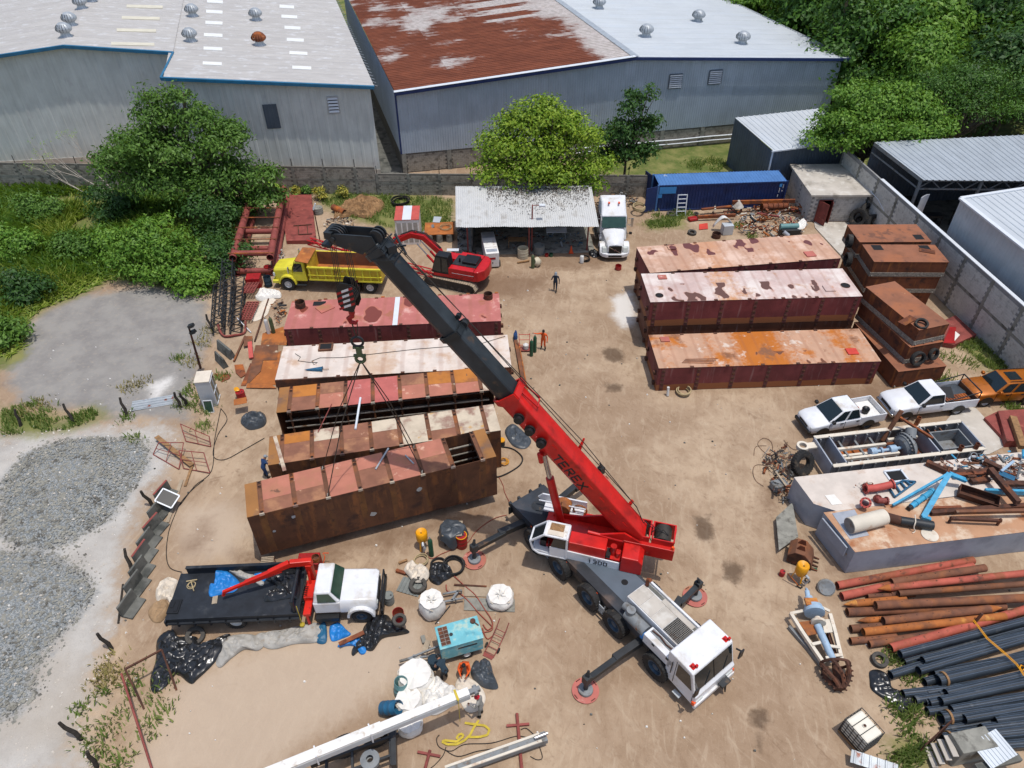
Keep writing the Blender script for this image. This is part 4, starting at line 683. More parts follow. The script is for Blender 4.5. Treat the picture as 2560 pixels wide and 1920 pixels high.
r3=barge('orange stained barge lying on the sand beside the white pickup trucks',9.58,36.69,2.4,14.73,3.61,1.97,0,'deck_orange','side_maroon',hatches=[(1.0,3.0,.62,.5,'primer_pink'),(13.2,1.05,.72,.62,'primer_hatch')])
l1=barge('pink barge with a white painted stripe beside the yellow dump truck',-15.93,41.2,3.26,15.2,3.5,1.97,0,'deck_pink','side_maroon',nseam=7,manholes=[(14.4,2.9,.33,.42),(.75,2.7,.36,.45)])
MB().box(7.55,7.9,-.03,3.5,1.972,1.978).bd('painted_stripe','trim_white',l1);MB().box(1.6,2.5,2.75,3.3,1.972,1.976).bd('open_hatch','cloth_black',l1);MB().box(-.55,.55,-.45,.45,0,.06).bd('hatch_cover','primer_pink',l1,loc=(2.55,2.4,1.98),rot=R(38),bv=.01)
b=MB();[b.box(.2+i*2.1,.45+i*2.1,3.5,3.62,1.6,2.03)for i in range(8)];b.bd('mooring_bracket','rust_orange',l1)
l2=barge('cream white topped barge with a closed umbrella and cables on it',-15.15,35.62,4.51,15.16,3.5,2.05,0,'deck_cream','side_rust',nseam=7)
b=MB();b.box(2.4,3.35,2.7,3.45,2.0,2.18);[b.box(2.4,3.35,y_,y_+.08,2.18,2.2)for y_ in(2.7,3.37)];b.bd('hatch_coaming','rust_brown',l2);MB().box(2.5,3.25,2.8,3.36,2.181,2.186).bd('open_hatch','cloth_black',l2)
MB().box(.0,4.5,-.12,-.02,1.55,2.07).bd('edge_plate','rust_dark',l2)
#- half hulls lying on their side
mat('hull_side',S(104,66,44),.85,var=.3,vs=1,alts=[(S(138,86,48),.7,.58,.1,(2.5,1,.5)),(S(70,46,36),1.1,.58,.1),(S(96,60,40),4,.6,.1),(S(190,150,90),5,.78,.03)])
mat('hull_streak',S(128,84,44),.85,var=.25,vs=2,alts=[(S(104,66,44),1.1,.48,.14,(1,1,.4)),(S(78,52,40),2.4,.6,.1)])
mat('pl_salmon',S(188,120,98),.75,var=.12,vs=1.2,alts=[(S(178,120,92),.9,.6,.1),(S(120,84,66),.9,.70,.02),(S(224,176,150),1.4,.68,.05)])
mat('pl_pink',S(192,104,96),.7,var=.12,vs=1.2,alts=[(S(226,170,164),1.6,.66,.08),(S(134,78,66),.8,.70,.01)])
mat('pl_rust',S(146,98,76),.85,var=.2,vs=1,alts=[(S(176,126,92),.8,.58,.1),(S(214,172,140),1.6,.68,.05)])
mat('pl_orange',S(190,120,52),.85,var=.15,vs=1,alts=[(S(150,96,60),.9,.6,.1),(S(128,92,68),.8,.68,.01)])
mat('pl_chalk',S(212,196,172),.85,var=.12,vs=1.3,alts=[(S(158,124,108),.8,.55,.09),(S(206,160,96),1.1,.66,.05)])
mat('end_plate',S(160,110,60),.8,var=.15,vs=.8,alts=[(S(120,92,76),.7,.58,.1),(S(200,150,90),1.2,.68,.05)])
mat('stringer',S(170,165,155),.5,metal=.3,var=.2,alts=[(S(120,86,60),3,.62,.1)])
def halfhull(label,x,y,yaw,z0,plates,near,far=True,gap=None,L=12.9,W_=2.27,H=3.08):
 r=Th('hull_section',label,'hull section',(x,y,z0),R(yaw),'barge hull sections lying on their side');t=.03;xf=[.72+1.632*i for i in range(8)]
 MB().box(0,L,0,W_,0,t).bd('bottom_plate','hull_side',r);MB().box(0,L,W_-t,W_,t,H-t).bd('far_plate','hull_side',r)
 for x0 in(0,L-t):
  b=MB();b.box(x0,x0+t,t,W_-t,t,H-t);e_=b.bd('end_wall','hull_side',r)
 if near:
  b=MB();b.box(0,L,0,t,t,H-t);nr=b.bd('near_plate','hull_side',r)
  for q in xf:MB().box(q-.17,q+.15,-.006,0,.03,H-.04).bd('rust_band','hull_streak',nr)
 n=len(xf);seg=[(0,xf[0]-.12)]+[(xf[i]+.12,xf[i+1]-.12)for i in range(n-1)]+[(xf[-1]+.12,L)]
 for i,(p,q)in enumerate(seg):
  if gap==i:continue
  mt=plates[i%len(plates)];cut=.35+.3*random.random()
  if i in(0,len(seg)-1)or len(mt)==1:MB().box(p,q,0,W_,H-t,H).bd('deck_plate',mt[0],r)
  else:MB().box(p,q,W_*cut+.006,W_,H-t,H+.004).bd('deck_plate',mt[0],r);MB().box(p,q,0,W_*cut,H-t,H).bd('deck_plate',mt[1],r)
 for q in xf:
  b=MB();b.box(q-.12,q-.085,0,W_,H-.3,H+.015);b.box(q+.085,q+.12,0,W_,H-.3,H+.015);b.box(q-.085,q+.085,.02,W_-.02,H-.04,H-.015);f=b.bd('deck_frame','rust_brown',r)
  for yy,hh in((.02,.17),(W_-.2,.16),(W_-.48,.13)):
   b=MB();b.box(q-.085,q+.085,yy,yy+.035,H-.04,H+.03);b.box(q-.085,q+.085,yy+hh-.03,yy+hh,H-.04,H+.03);b.box(q-.06,q+.06,yy+.04,yy+hh-.035,H-.014,H-.008,1);b.bd('lug',['rust_dark','cloth_black'],f)
  MB().bar((q-.12,-.02,H-.02),(q+.12,-.02,H-.02),.05,.14).bd('edge_lug','pl_chalk',f)
  b=MB();b.box(q-.05,q+.05,.06 if near else.1,.2,t,H-t);b.box(q-.05,q+.05,W_-.2,W_-.06,t,H-t);b.bd('web_frame','hull_side',r)
 for k,zz in enumerate((.55,1.1,1.65,2.2)):
  for yy in((.09,)if not near else(.25,)):b=MB();b.box(.35,L-.3,yy,yy+.07,zz,zz+.05);b.box(.35,L-.3,yy+.05,yy+.09,zz-.07,zz);b.bd('stringer','stringer',r)
  MB().box(.1,L-.1,W_-.22,W_-.12,zz,zz+.06).bd('stringer','stringer',r)
 return r
l3=halfhull('open sided hull section with silver stringers and an orange end, next to the cream barge',-13.84,31.4,8.73,0,[('end_plate',),('pl_orange','pl_rust'),('pl_rust','pl_salmon'),('pl_pink',),('pl_pink',),('pl_rust','pl_salmon'),('pl_orange','pl_salmon'),('pl_orange','pl_salmon'),('pl_chalk',)],False)
l4=halfhull('chalk stained rusty hull section beside the man in blue overalls',-13.28,27.2,11.8,0,[('end_plate',),('pl_orange','pl_rust'),('pl_chalk','pl_rust'),('pl_rust','pl_rust'),('pl_chalk','pl_rust'),('pl_chalk',),('pl_chalk','pl_rust'),('pl_chalk',),('pl_chalk','end_plate')],True)
b=MB();b.cyl((12.905,.7,2.35),(12.93,.7,2.35),.33,n=20);b.torus((12.93,.7,2.35),(1,0,0),.34,.03,20,6);b.bd('round_opening',['cloth_black'],l4)
L5=(-13.1,23.03,18.37,.72)
l5=halfhull('salmon topped hull section with an open bay hanging from the crane slings',*L5[:3],L5[3],[('end_plate',),('pl_salmon','pl_rust'),('pl_salmon','pl_rust'),('pl_salmon','pl_salmon'),('pl_salmon','pl_rust'),('pl_salmon','pl_salmon'),('pl_salmon','pl_rust'),('pl_rust',),('end_plate',)],True,gap=7)
for(x,y,z,s_)in((2.1,-.008,2.3,.14),(6.0,-.008,1.0,.2),(8.6,-.008,2.0,.18),(1.0,-.008,1.6,.1)):
 b=MB();n=9;b.add([(x+s_*(.6+.5*random.random())*mc(2*PI*i/n),y,z+s_*(.6+.5*random.random())*ms(2*PI*i/n))for i in range(n)],[tuple(range(n))]);b.bd('bare_patch','galv',l5)
def ob_(root,x,y,z):return root.matrix_basis@Vc((x,y,z))
b=MB();b.tube([ob_(l3,4.3+.2*i,-.1-.5*i,3.12-.02*i)for i in(0,1,2,3)]+[ob_(l3,4.6,-2.4,3.14)],.05,8);
p_,q_=ob_(l3,4.9,.4,3.2),ob_(l4,4.8,1.75,3.16)
b=MB();b.cyl(p_,q_,.07,n=8);tag(b.bd('white_pipe','trim_white',sm0=60),'white plastic pipe bridging the gap between two hull sections','pipe')
b=MB();p_,q_=ob_(l3,3.2,.2,3.12),ob_(l4,2.7,2.0,3.12);b.cyl(p_,q_,.03,n=6);tag(b.bd('thin_red_rod','primer_red'),'thin red rod laid across two hull sections','rod')
for i,(x,y,a,ln,rr,mt)in enumerate(((6.6,1.1,.95,1.6,.05,'galv'),(8.3,1.6,-1.2,.8,.04,'galv'))):
 b=MB();b.cyl((0,0,0),(ln,0,0),rr,n=8);p_=ob_(l5,x,y,3.13);tag(b.bd('loose_tube',mt,loc=p_,rot=a+R(18)),('long' if i==0 else 'short')+' silver tube lying on the salmon hull section','tube')
b=MB();b.box(0,2.9,-.1,.1,0,.012);tag(b.bd('steel_strip','pl_chalk',loc=ob_(l4,.3,2.2,3.1),rot=R(-66)),'pale steel strip lying slanted on the end of the chalk stained hull section','strip')
#- rusty tank stacks with tyre fenders
mat('tank_top',S(150,98,72),.85,var=.18,vs=.9,alts=[(S(166,104,70),.5,.56,.1),(S(120,80,62),1.2,.63,.05),(S(206,160,118),1.6,.72,.03)])
mat('tank_side',S(116,66,42),.85,var=.3,vs=1.2,alts=[(S(150,90,46),.9,.6,.08,(3,3,.5)),(S(74,46,36),1.3,.6,.08)])
mat('mussel_band',S(150,142,130),.95,var=.4,vs=9,bump=.8,bs=30)
def tank(label,x,y,yaw,L,W_,H,z0,band=True,cut=()):
 r=Th('rusty_tank',label,'tank',(x,y,z0),R(yaw),'rusty tanks stacked by the block wall');MB().box(0,L,0,W_,0,H-.015).bd('tank_body','tank_side',r,bv=.02);MB().box(-.02,L+.02,-.02,W_+.02,H-.015,H).bd('top_plate','tank_top',r)
 if band:MB().box(-.03,L+.03,-.03,W_+.03,.03,.36).bd('crusted_band','mussel_band',r)
 for cx,cy,s1,s2 in cut:MB().box(cx-s1/2,cx+s1/2,cy-s2/2,cy+s2/2,H+.001,H+.006).bd('cut_opening','cloth_black',r);
 for xx in np.linspace(.15,L-.15,4):MB().cyl((xx,-.09,.1),(xx,.02,.1),.05,n=8).bd('bolt_head','stringer',r)
 return r
tank('lowest rusty tank of the stack against the block wall, nearly hidden',26.75,46.35,-1.2,5.0,5.0,1.38,0,False);tank('middle maroon rusty tank between two others beside the block wall',26.6,46.3,-1.2,5.3,5.1,1.4,1.38,True)
tank('upper rusty tank with two square holes and a loose cover plate',26.61,46.31,-1.2,5.43,2.5,1.27,2.8,True,[(.95,2.05,.75,.75),(4.5,2.05,.75,.75)]);tank('upper rusty tank with one square hole in front of the huge tyres',26.48,48.95,.15,5.45,2.7,1.4,2.8,True,[(4.75,.7,.68,.75)])
tank('bottom rusty tank of the slanted stack near the orange car',25.48,36.9,9.4,3.47,5.63,1.38,.02,False);tank('middle rusty tank of the slanted stack carrying two tyres on its end',26.1,37.7,14,2.5,5.4,1.4,1.4,True);tt=tank('top rusty tank of the slanted stack with a tyre lying on its edge',26.29,37.86,16.8,2.38,5.31,1.28,2.8,True)
b=MB();b.box(-.5,.5,-.3,.3,0,.012);tag(b.bd('bent_cover_plate','tank_side',loc=(25.95,38.9,4.1),rot=(R(-8),R(-14),R(25))),'loose brown cover plate hanging over the edge of the slanted tank stack','plate')
b=MB();b.box(-.55,.55,-.28,.28,0,.012);tag(b.bd('loose_cover_plate','tank_side',loc=(31.1,47.75,4.1),rot=R(-22)),'loose brown cover plate half over a square hole of the rusty tank','plate')
#- tyres
def tyre_prof(Ro,Ri,w):h=w/2;return[(Ri,-h*.72),(Ri+(Ro-Ri)*.4,-h),(Ro*.955,-h*.95),(Ro,-h*.7),(Ro,h*.7),(Ro*.955,h*.95),(Ri+(Ro-Ri)*.4,h),(Ri,h*.72),(Ri+.01,0)]
def tyre_mesh(name,Ro,Ri,w,mt='rubber',tread=0,n=28):
 b=MB();b.lathe((0,0,0),(0,0,1),tyre_prof(Ro,Ri,w),n,0,True)
 if tread:
  for i in range(tread):
   t=2*PI*i/tread;c,s_=mc(t),ms(t)
   for sg in(-1,1):b.bar((Ro*c,Ro*s_,sg*.05*w),(Ro*mc(t+.07),Ro*ms(t+.07),sg*w*.46),Ro*.045,.03,up=(c,s_,0))
 return b.mesh(name,mt,50)
_tc={}
def tyre_(label,p,Ro=.5,w=.28,mt='rubber',tilt=(0,0,0),group='old tyres',Ri=None):
 key=(Ro,w,mt,Ri)
 if key not in _tc:_tc[key]=tyre_mesh('tyre',Ro,Ri or Ro*.56,w,mt,30 if Ro>.6 else 0)
 return tag(put('old_tyre',_tc[key],loc=p,rot=tilt),label,'tyre',group)
_wc={}
def wheel(parent,p,Ro,w,rim='rim_white',side=-1,axis=R(90),dual=False,hub='rim_white',rim_r=.56):
 """wheel on an axle along local y; side -1 faces -y"""
 k=(Ro,w,rim,side,rim_r)
 if k not in _wc:
  tm=tyre_mesh('tyre',Ro,Ro*rim_r,w,'rubber',26 if Ro>.45 else 0);b=MB();q=Ro*rim_r;s_=1
  b.lathe((0,0,0),(0,0,s_),[(q*1.02,w*.36),(q*.9,w*.38),(q*.78,w*.12),(q*.45,w*.06),(q*.42,w*.26),(q*.3,w*.30),(.001,w*.31)],22)
  for i in range(8):t=2*PI*i/8;b.cyl((q*.58*mc(t),q*.58*ms(t),s_*w*.06),(q*.58*mc(t),q*.58*ms(t),s_*w*.16),.02+.015*Ro,n=6)
  _wc[k]=(tm,b.mesh('rim',rim,40))
 tm,rm=_wc[k];wo=bpy.data.objects.new('wheel',tm);COL.objects.link(wo);wo.parent=parent;wo.location=p;wo.rotation_euler=(R(90)if side<0 else R(-90),0,0);put('rim',rm,wo);return wo
mat('hazard_white',S(225,225,225),.5,var=.05)
CF=Vc((.604,-.797));CYAW=math.atan2(CF.y,CF.x)
crane=Th('mobile_crane','five axle mobile crane with red telescopic boom and white driving cab','crane',(8.86,15.86,0),CYAW)
HW=1.14
MB().prism([(-13.3,1.25),(-13.3,1.5),(-2.9,1.5),(-2.9,1.05),(-12.6,1.05)],-HW,HW).bd('carrier_deck','deck_black',crane,bv=.02)
MB().box(-13.1,-.8,-.5,.5,.55,1.05).bd('chassis_frame','steel_dark',crane)
AX=[-2.18,-4.9,-6.76,-9.0,-11.05]
for ax in AX:
 for sg in(-1,1):wheel(crane,(ax,sg*1.24,.72),.72,.52,'rim_blue',sg)
 MB().cyl((ax,-1.1,.7),(ax,1.1,.7),.11,n=10).bd('axle','steel_dark',crane)
for sg in(-1,1):
 for p,q in((-13.2,-11.85),(-10.25,-9.75),(-8.2,-7.5),(-6.0,-5.65),(-4.1,-2.95)):MB().box(p,q,sg*HW-.05*sg-.03,sg*HW-.05*sg+.03,.78,1.24).bd('side_skirt','steel_dark',crane)
 for xx in(-10.0,-5.85):
  b=MB();[b.bar((xx-.18,sg*1.3,.45+.17*i),(xx+.18,sg*1.3,.45+.17*i),.05,.03)for i in range(4)];b.bar((xx-.19,sg*1.3,.4),(xx-.19,sg*1.3,1.2),.03);b.bar((xx+.19,sg*1.3,.4),(xx+.19,sg*1.3,1.2),.03);b.bd('step_ladder','galv',crane)
for xx,yy in((-8.7,-1.15),(-6.4,-1.15),(-4.7,-1.15),(-3.2,-1.15),(-11.5,-1.15)):MB().box(xx-.06,xx+.06,yy-.02,yy,1.28,1.36).bd('side_marker','lamp_orange',crane)
b=MB();b.box(-13.34,-13.28,-1.3,1.3,.7,1.24);[b.box(-13.5,-13.3,y_-.07,y_+.07,1.2,1.45)for y_ in(-1.1,-.5,.3,1.0)];b.bd('rear_bumper','steel_dark',crane)
MB().cyl((-12.3,-.1,1.5),(-12.3,-.1,1.512),.34,n=24).bd('deck_cover','steel_dark',crane);MB().cyl((-5.95,.25,1.502),(-5.95,.25,1.508),.17,n=18).bd('deck_hole','cloth_black',crane)
MB().box(-8.9,-5.1,-.55,1.0,1.501,1.506).bd('deck_panel','clad_dark',crane)
b=MB();b.box(-5.0,-1.75,-.62,.72,1.5,2.28);eh=b.bd('engine_house','white_paint',crane,bv=.03);
for i in range(3):b=MB();x0=-4.95+.72*i;b.box(x0,x0+.7,-.57,.45,2.28,2.31);b.bd('cover_plate','concrete',eh,bv=.006)
MB().box(-4.95,-1.8,.5,.68,2.28,2.3).bd('side_tray','concrete_dark',eh);MB().box(-3.8,-1.95,.42,.68,2.3,2.33).bd('tray_board','concrete',eh);MB().box(-5.0,-1.75,.72,.82,1.5,2.42).bd('side_rail','white_paint',eh)
b=MB();b.box(-2.77,-1.82,-.56,.44,2.286,2.29,0);g_=b.bd('fan_opening','cloth_black',eh);b=MB();[b.bar((-2.77+.08*i,-.56,2.32),(-2.77+.08*i,.44,2.32),.012)for i in range(12)];[b.bar((-2.77,-.56+.083*i,2.32),(-1.84,-.56+.083*i,2.32),.012)for i in range(13)];b.bd('mesh_grille','stringer',eh)
b=MB();b.cyl((-4.85,.55,2.28),(-4.85,.55,2.75),.09,n=12);b.cyl((-4.85,.55,2.72),(-4.7,.55,2.85),.09,n=12);b.bd('exhaust_pipe','rust',eh,50)
b=MB();b.cyl((-4.55,-.98,1.82),(-3.3,-.98,1.82),.3,n=18);b.cyl((-4.35,-.98,1.9),(-4.35,-.98,2.3),.22,n=16);b.cyl((-4.85,-.85,1.9),(-4.5,-.85,2.0),.2,n=14);b.bd('air_filter','grey_steel',crane,40)
MB().lathe((-3.35,-1.12,1.5),(0,0,1),[(.001,0),(.14,0),(.14,.3),(.1,.38),(.03,.42),(.03,.47),(.001,.47)],14).bd('water_bottle','tarp_blue',crane,50)
b=MB();b.box(-3.2,-1.35,-1.3,-.72,1.5,2.12);tb=b.bd('tool_locker','white_paint',crane,bv=.02);MB().box(-3.1,-1.5,-1.0,-.76,2.121,2.13).bd('open_tray','grey_steel',tb);MB().tube([(-3.05,-.9,2.18),(-2.6,-.85,2.2),(-2.2,-.92,2.18),(-1.7,-.86,2.2)],.035,6).bd('chain','rust_dark',tb)
b=MB();[b.box(x_-.07,x_+.07,-1.33,-1.3,1.95,2.07)for x_ in(-2.6,-1.75)];b.bd('locker_latch','steel_dark',tb)
b=MB();prof=[(-1.75,.75),(-.05,.55),(.06,.62),(.06,1.25),(-.05,1.4),(-.38,2.62),(-.5,2.68),(-1.7,2.72),(-1.75,2.6)]
b.prism(prof,-1.3,1.3);cab=b.bd('driving_cab','white_paint',crane,bv=.05)
def qd_(bm,pts,m=0):bm.add(pts,[tuple(range(len(pts)))],m)
b=MB();nrm=Vc((1.22,0,.33)).normalized()*.012;w0,w1=Vc((-.075,0,1.48)),Vc((-.36,0,2.54));qd_(b,[w0+Vc((0,-1.2,0))+nrm,w0+Vc((0,1.2,0))+nrm,w1+Vc((0,1.2,0))+nrm,w1+Vc((0,-1.2,0))+nrm]);b.bd('windscreen','glass',cab)
b=MB();b.bar(w0+Vc((.0,0,0))+nrm,w1+nrm,.05,.03,up=(1,0,0));b.bar(w0+nrm*1.3+Vc((0,-.6,.02)),w0.lerp(w1,.55)+nrm*1.5+Vc((0,-.25,0)),.03);b.bar(w0+nrm*1.3+Vc((0,.6,.02)),w0.lerp(w1,.55)+nrm*1.5+Vc((0,.9,0)),.03);b.bd('wiper','plastic_black',cab)
for sg in(-1,1):
 b=MB();y_=sg*1.312;pts=[(-1.15,y_,1.5),(-.22,y_,1.5),(-.48,y_,2.45),(-1.15,y_,2.45)];qd_(b,pts if sg<0 else pts[::-1]);b.bd('side_window','glass',cab);b=MB();b.bar((-1.22,sg*1.31,.85),(-1.22,sg*1.31,2.5),.02);b.bar((-.1,sg*1.31,.8),(-.1,sg*1.31,1.45),.02);d_=b.bd('door_seam','plastic_black',cab);MB().bar((-1.4,sg*1.36,1.4),(-1.4,sg*1.36,2.3),.035).bd('grab_rail','plastic_black',cab)
 b=MB();b.bar((-.15,sg*1.32,2.3),(.1,sg*1.45,2.25),.06);b.box(.05,.12,sg*1.45-.13,sg*1.45+.13,1.75,2.3);b.bd('wing_mirror','plastic_black',cab)
 b=MB();b.box(-.75,-.5,sg*1.05-.1,sg*1.05+.15,2.68,2.70);[b.cyl((-.62+.1*k_,sg*1.05+.12*k_,2.7),(-.62+.1*k_,sg*1.05+.12*k_,2.84),.065,n=12)for k_ in(0,1)];b.bd('beacon','lamp_red',cab,50)
 MB().box(-.02,.1,sg*1.0-.22,sg*1.0+.22,.72,.92).bd('headlight','lamp_clear',cab);MB().box(-.05,.1,sg*1.28-.08,sg*1.28+.04,.7,.92).bd('indicator','lamp_orange',cab)
MB().box(.03,.16,-1.32,1.32,.45,.72).bd('bumper','white_paint',cab,bv=.03);b=MB();b.box(.1,.38,.2,.75,.8,.95);b.bar((.3,.5,.85),(.35,.55,.25),.18,.06);b.bd('towing_hook','steel_dark',cab);b=MB();b.box(-1.0,-.6,-1.5,-1.3,.45,.5);b.box(-.95,-.65,1.3,1.5,.45,.5);b.bd('cab_step','galv',cab)
Cinv=(Matrix.Translation(crane.location)@Matrix.Rotation(CYAW,4,'Z')).inverted()
for nm,pad,ax in(('l',Q('7',865,310),-11.9),('l',Q('7',1578,1150),-3.3),('r',Q('8',95,545),-3.3),('r',Vc((5.1,28.6,0)),-11.9)):
 p=Cinv@pad;sg=-1 if p.y<0 else 1;p.x=p.x;yi=sg*1.1
 b=MB();b.bar((ax*.5+p.x*.5 if abs(ax-p.x)<1.2 else ax,yi,.98),(p.x,p.y*.62,.98),.34,.36);ob=b.bd('outrigger_beam','steel_dark',crane,bv=.015);MB().bar((p.x*.7+ax*.3 if abs(ax-p.x)<1.2 else p.x,p.y*.55,.98),(p.x,p.y+sg*.08,.98),.26,.28).bd('outrigger_extension','boom_black',crane,bv=.015)
 b=MB();b.cyl((p.x,p.y,.12),(p.x,p.y,1.25),.11,n=14);b.box(p.x-.16,p.x+.16,p.y-.16,p.y+.16,.8,1.3);b.bar((p.x,p.y,1.3),(p.x-.05,p.y-.1*sg,1.62),.2,.08,w2=.1);b.bd('support_jack','steel_dark',crane)
 MB().lathe((p.x,p.y,0),(0,0,1),[(.001,.06),(.35,.10),(.33,.2),(.12,.24),(.001,.24)],22).bd('jack_foot','grey_steel',crane,40)
 pd=MB();pd.lathe((0,0,0),(0,0,1),[(.001,0),(.62,0),(.62,.05),(.58,.055),(.001,.055)],30);o=pd.mesh('pad','pad_red' if 'pad_red' in MT else 'primer_pink');op=tag(put('outrigger_pad',o,loc=(pad.x,pad.y,.01)),{0:'faded red round pad under the crane outrigger near the draped drum',1:'faded red round pad under the crane outrigger beside the white cab'}.get(0 if pad.x<0 else 1 if pad.y<18 else 2,'faded red round pad under the crane outrigger on the open sand side' if pad.y<25 else 'faded red round pad behind the crane boom'),'pad','outrigger pads')
 for k_ in range(4):b=MB();t_=.6+k_*PI/2;b.bar((.56*mc(t_-.2),.56*ms(t_-.2),.075),(.56*mc(t_+.2),.56*ms(t_+.2),.075),.03);b.bd('lifting_handle','rust_dark',op)
SC=Vc((2.86,23.75,0));SD=Vc((-7.09-5.888,26.485-22.913));SYAW=math.atan2(SD.y,SD.x)
Ms=Cinv@Matrix.Translation(SC)@Matrix.Rotation(SYAW,4,'Z')
def sp(bm,name,mats,parent=crane,**kw):return bm.xf(Ms).bd(name,mats,parent,**kw)
b=MB();b.cyl((0,0,1.5),(0,0,1.72),1.05,n=30);sp(b,'slewing_ring','steel_dark')
b=MB();b.box(-3.6,1.2,-1.2,1.25,1.7,1.95);sp(b,'turntable','red_paint',bv=.02)
b=MB();[b.prism([(-3.9,1.9),(-3.9,2.7),(-2.9,3.25),(-.6,2.35),(.9,2.1),(.9,1.9)],y_-.05,y_+.05)for y_ in(-.62,.62)];sp(b,'boom_bracket','red_paint')
b=MB();b.prism([(-2.15,1.9),(-2.15,2.75),(-.3,2.75),(-.3,1.9)],.75,1.5);sp(b,'fuel_tank','red_paint',bv=.04)
b=MB();b.prism([(-2.9,1.45),(-2.9,2.02),(-.27,2.1),(-.27,1.45)],1.5,1.56);sidep=sp(b,'side_panel','white_paint',bv=.01)
b=MB();b.prism([(-4.0,1.5),(-4.0,2.35),(-3.75,2.62),(-2.95,2.62),(-2.95,1.5)],.55,1.62);sp(b,'counterweight','red_paint',bv=.05)
b=MB();b.box(-2.9,-2.2,.8,1.45,1.95,2.1);b.cyl((-2.5,1.1,2.1),(-2.5,1.1,2.7),.16,n=14);b.cyl((-2.75,1.25,2.1),(-2.75,1.25,2.45),.1,n=12);sp(b,'hydraulic_valve','red_paint');b=MB();b.box(-2.4,-2.18,.95,1.45,1.96,2.3);sp(b,'battery_box','plastic_black')
b=MB();b.cyl((-1.1,.62,2.75),(-3.1,.62,2.6),.09,n=12);sp(b,'return_pipe','red_paint')
for k_,xw in enumerate((-3.55,-4.75)):
 b=MB();b.cyl((xw,-.55,2.72),(xw,.38,2.72),.42,n=20);sp(b,'winch_drum','wire_rope',sm0=40)
 b=MB();[b.prism([(xw-.58,2.05),(xw-.58,3.1),(xw+.52,3.1),(xw+.52,2.05)],y_-.03,y_+.03)for y_ in(-.62,.46)];b.box(xw-.6,xw-.52,-.62,.46,3.02,3.12);b.box(xw+.46,xw+.54,-.62,.46,3.02,3.12);sp(b,'winch_frame','red_paint')
b=MB();b.box(-5.4,-2.9,.46,.7,1.95,2.75);b.box(-5.4,-2.9,-.85,-.62,1.95,2.6);sp(b,'winch_support','red_paint',bv=.02);b=MB();b.cyl((-5.3,.62,2.75),(-5.3,.62,2.95),.07,n=10);sp(b,'tail_lamp','lamp_orange')
b=MB();[b.tube([(-3.0-.3*i,-.5+.15*i,3.1),(-3.2-.3*i,-.5+.1*i,3.35),(-3.5-.3*i,-.4+.1*i,3.12)],.025,6)for i in range(6)];sp(b,'hydraulic_hoses','cable_black')
b=MB();cp=[(1.1,1.52),(1.1,3.05),(2.25,3.05),(2.95,2.35),(2.8,1.75),(2.5,1.52)];y0,y1=.72,1.6;Mk=Ms;Ms=Ms@Matrix.Translation((-1.33,0,0))
def frame_poly(b,poly,y,w_):[b.bar((p[0],y,p[1]),(q[0],y,q[1]),w_)for p,q in zip(poly,poly[1:]+poly[:1])]
frame_poly(b,cp,y0,.09);frame_poly(b,cp,y1,.09);[b.bar((p[0],y0,p[1]),(p[0],y1,p[1]),.09)for p in cp];b.prism([(1.1,1.5),(2.5,1.5),(2.8,1.72),(2.75,1.78),(1.1,1.6)],y0,y1);b.box(1.05,1.95,y1,y1+.03,1.55,2.25);b.box(1.05,1.12,y0,y1,1.55,3.0)
oc=sp(b,'operator_cab','white_paint',bv=.01)
b=MB();b.box(1.1,2.25,y0,y1,3.05,3.08);sp(b,'cab_roof','white_dusty',oc,bv=.01);b=MB();b.box(1.35,2.05,y0+.08,y1-.35,3.085,3.12);sp(b,'roof_board','wood',oc);b=MB();b.box(1.3,2.1,y1-.36,y1-.06,3.085,3.115);sp(b,'roof_board','cloth_cream',oc)
b=MB();qd_(b,[(2.26,y0+.05,3.0),(2.93,y0+.05,2.36),(2.93,y1-.05,2.36),(2.26,y1-.05,3.0)]);qd_(b,[(1.12,y0-.0,1.7),(2.7,y0,1.75),(2.9,y0,2.35),(2.25,y0,3.0),(1.12,y0,3.0)]);qd_(b,[(1.15,y1+.035,2.3),(1.15,y1+.035,2.95),(1.75,y1+.035,2.95),(1.9,y1+.035,2.3)][::-1]);sp(b,'cab_window','glass',oc)
b=MB();b.box(1.3,1.75,y0+.2,y1-.2,1.65,2.05);b.box(1.28,1.4,y0+.2,y1-.2,2.05,2.65);sp(b,'operator_seat','drum_red',oc,bv=.05);b=MB();b.box(2.2,2.5,y0+.15,y1-.3,1.6,2.2);b.cyl((2.05,y1-.3,1.6),(2.05,y1-.3,2.3),.03,n=6);sp(b,'control_console','plastic_black',oc)
Ms=Mk@Matrix.Translation((-.9,0,0));b=MB();b.prism([(.2,1.95),(.2,2.5),(2.6,2.5),(2.85,2.2),(2.6,1.95)],-1.5,-1.42);b.bar((.2,-1.0,2.45),(2.7,-1.0,2.45),.06);b.box(.3,2.4,-1.42,-.8,1.9,2.0);sp(b,'walkway_guard','white_paint');b=MB();b.cyl((1.4,-1.4,2.2),(1.4,-.75,2.2),.42,n=20);b.torus((.5,-1.1,2.2),(0,1,0),.35,.05);sp(b,'hose_reel','rust_orange',sm0=40)
Ms=Mk
BF=Vc((5.888,22.913,3.0));TT=Vc((-7.09,26.485,17.1));dh=Vc((TT.x-BF.x,TT.y-BF.y,0)).normalized()
def pix(p):d=np.array(p)-np.array([0,0,CAM_H]);z=d@_fw;return 1280+F_PX*(d@_r2)/z,960-F_PX*(d@_u2)/z
best=None
for a_ in np.arange(-1,4,.04):
 for z_ in np.arange(-2,3,.04):
  p=TT-dh*a_+Vc((0,0,z_));u_,v_=pix(p);e_=(u_-932)**2+(v_-612)**2
  if best is None or e_<best[0]:best=(e_,p.copy())
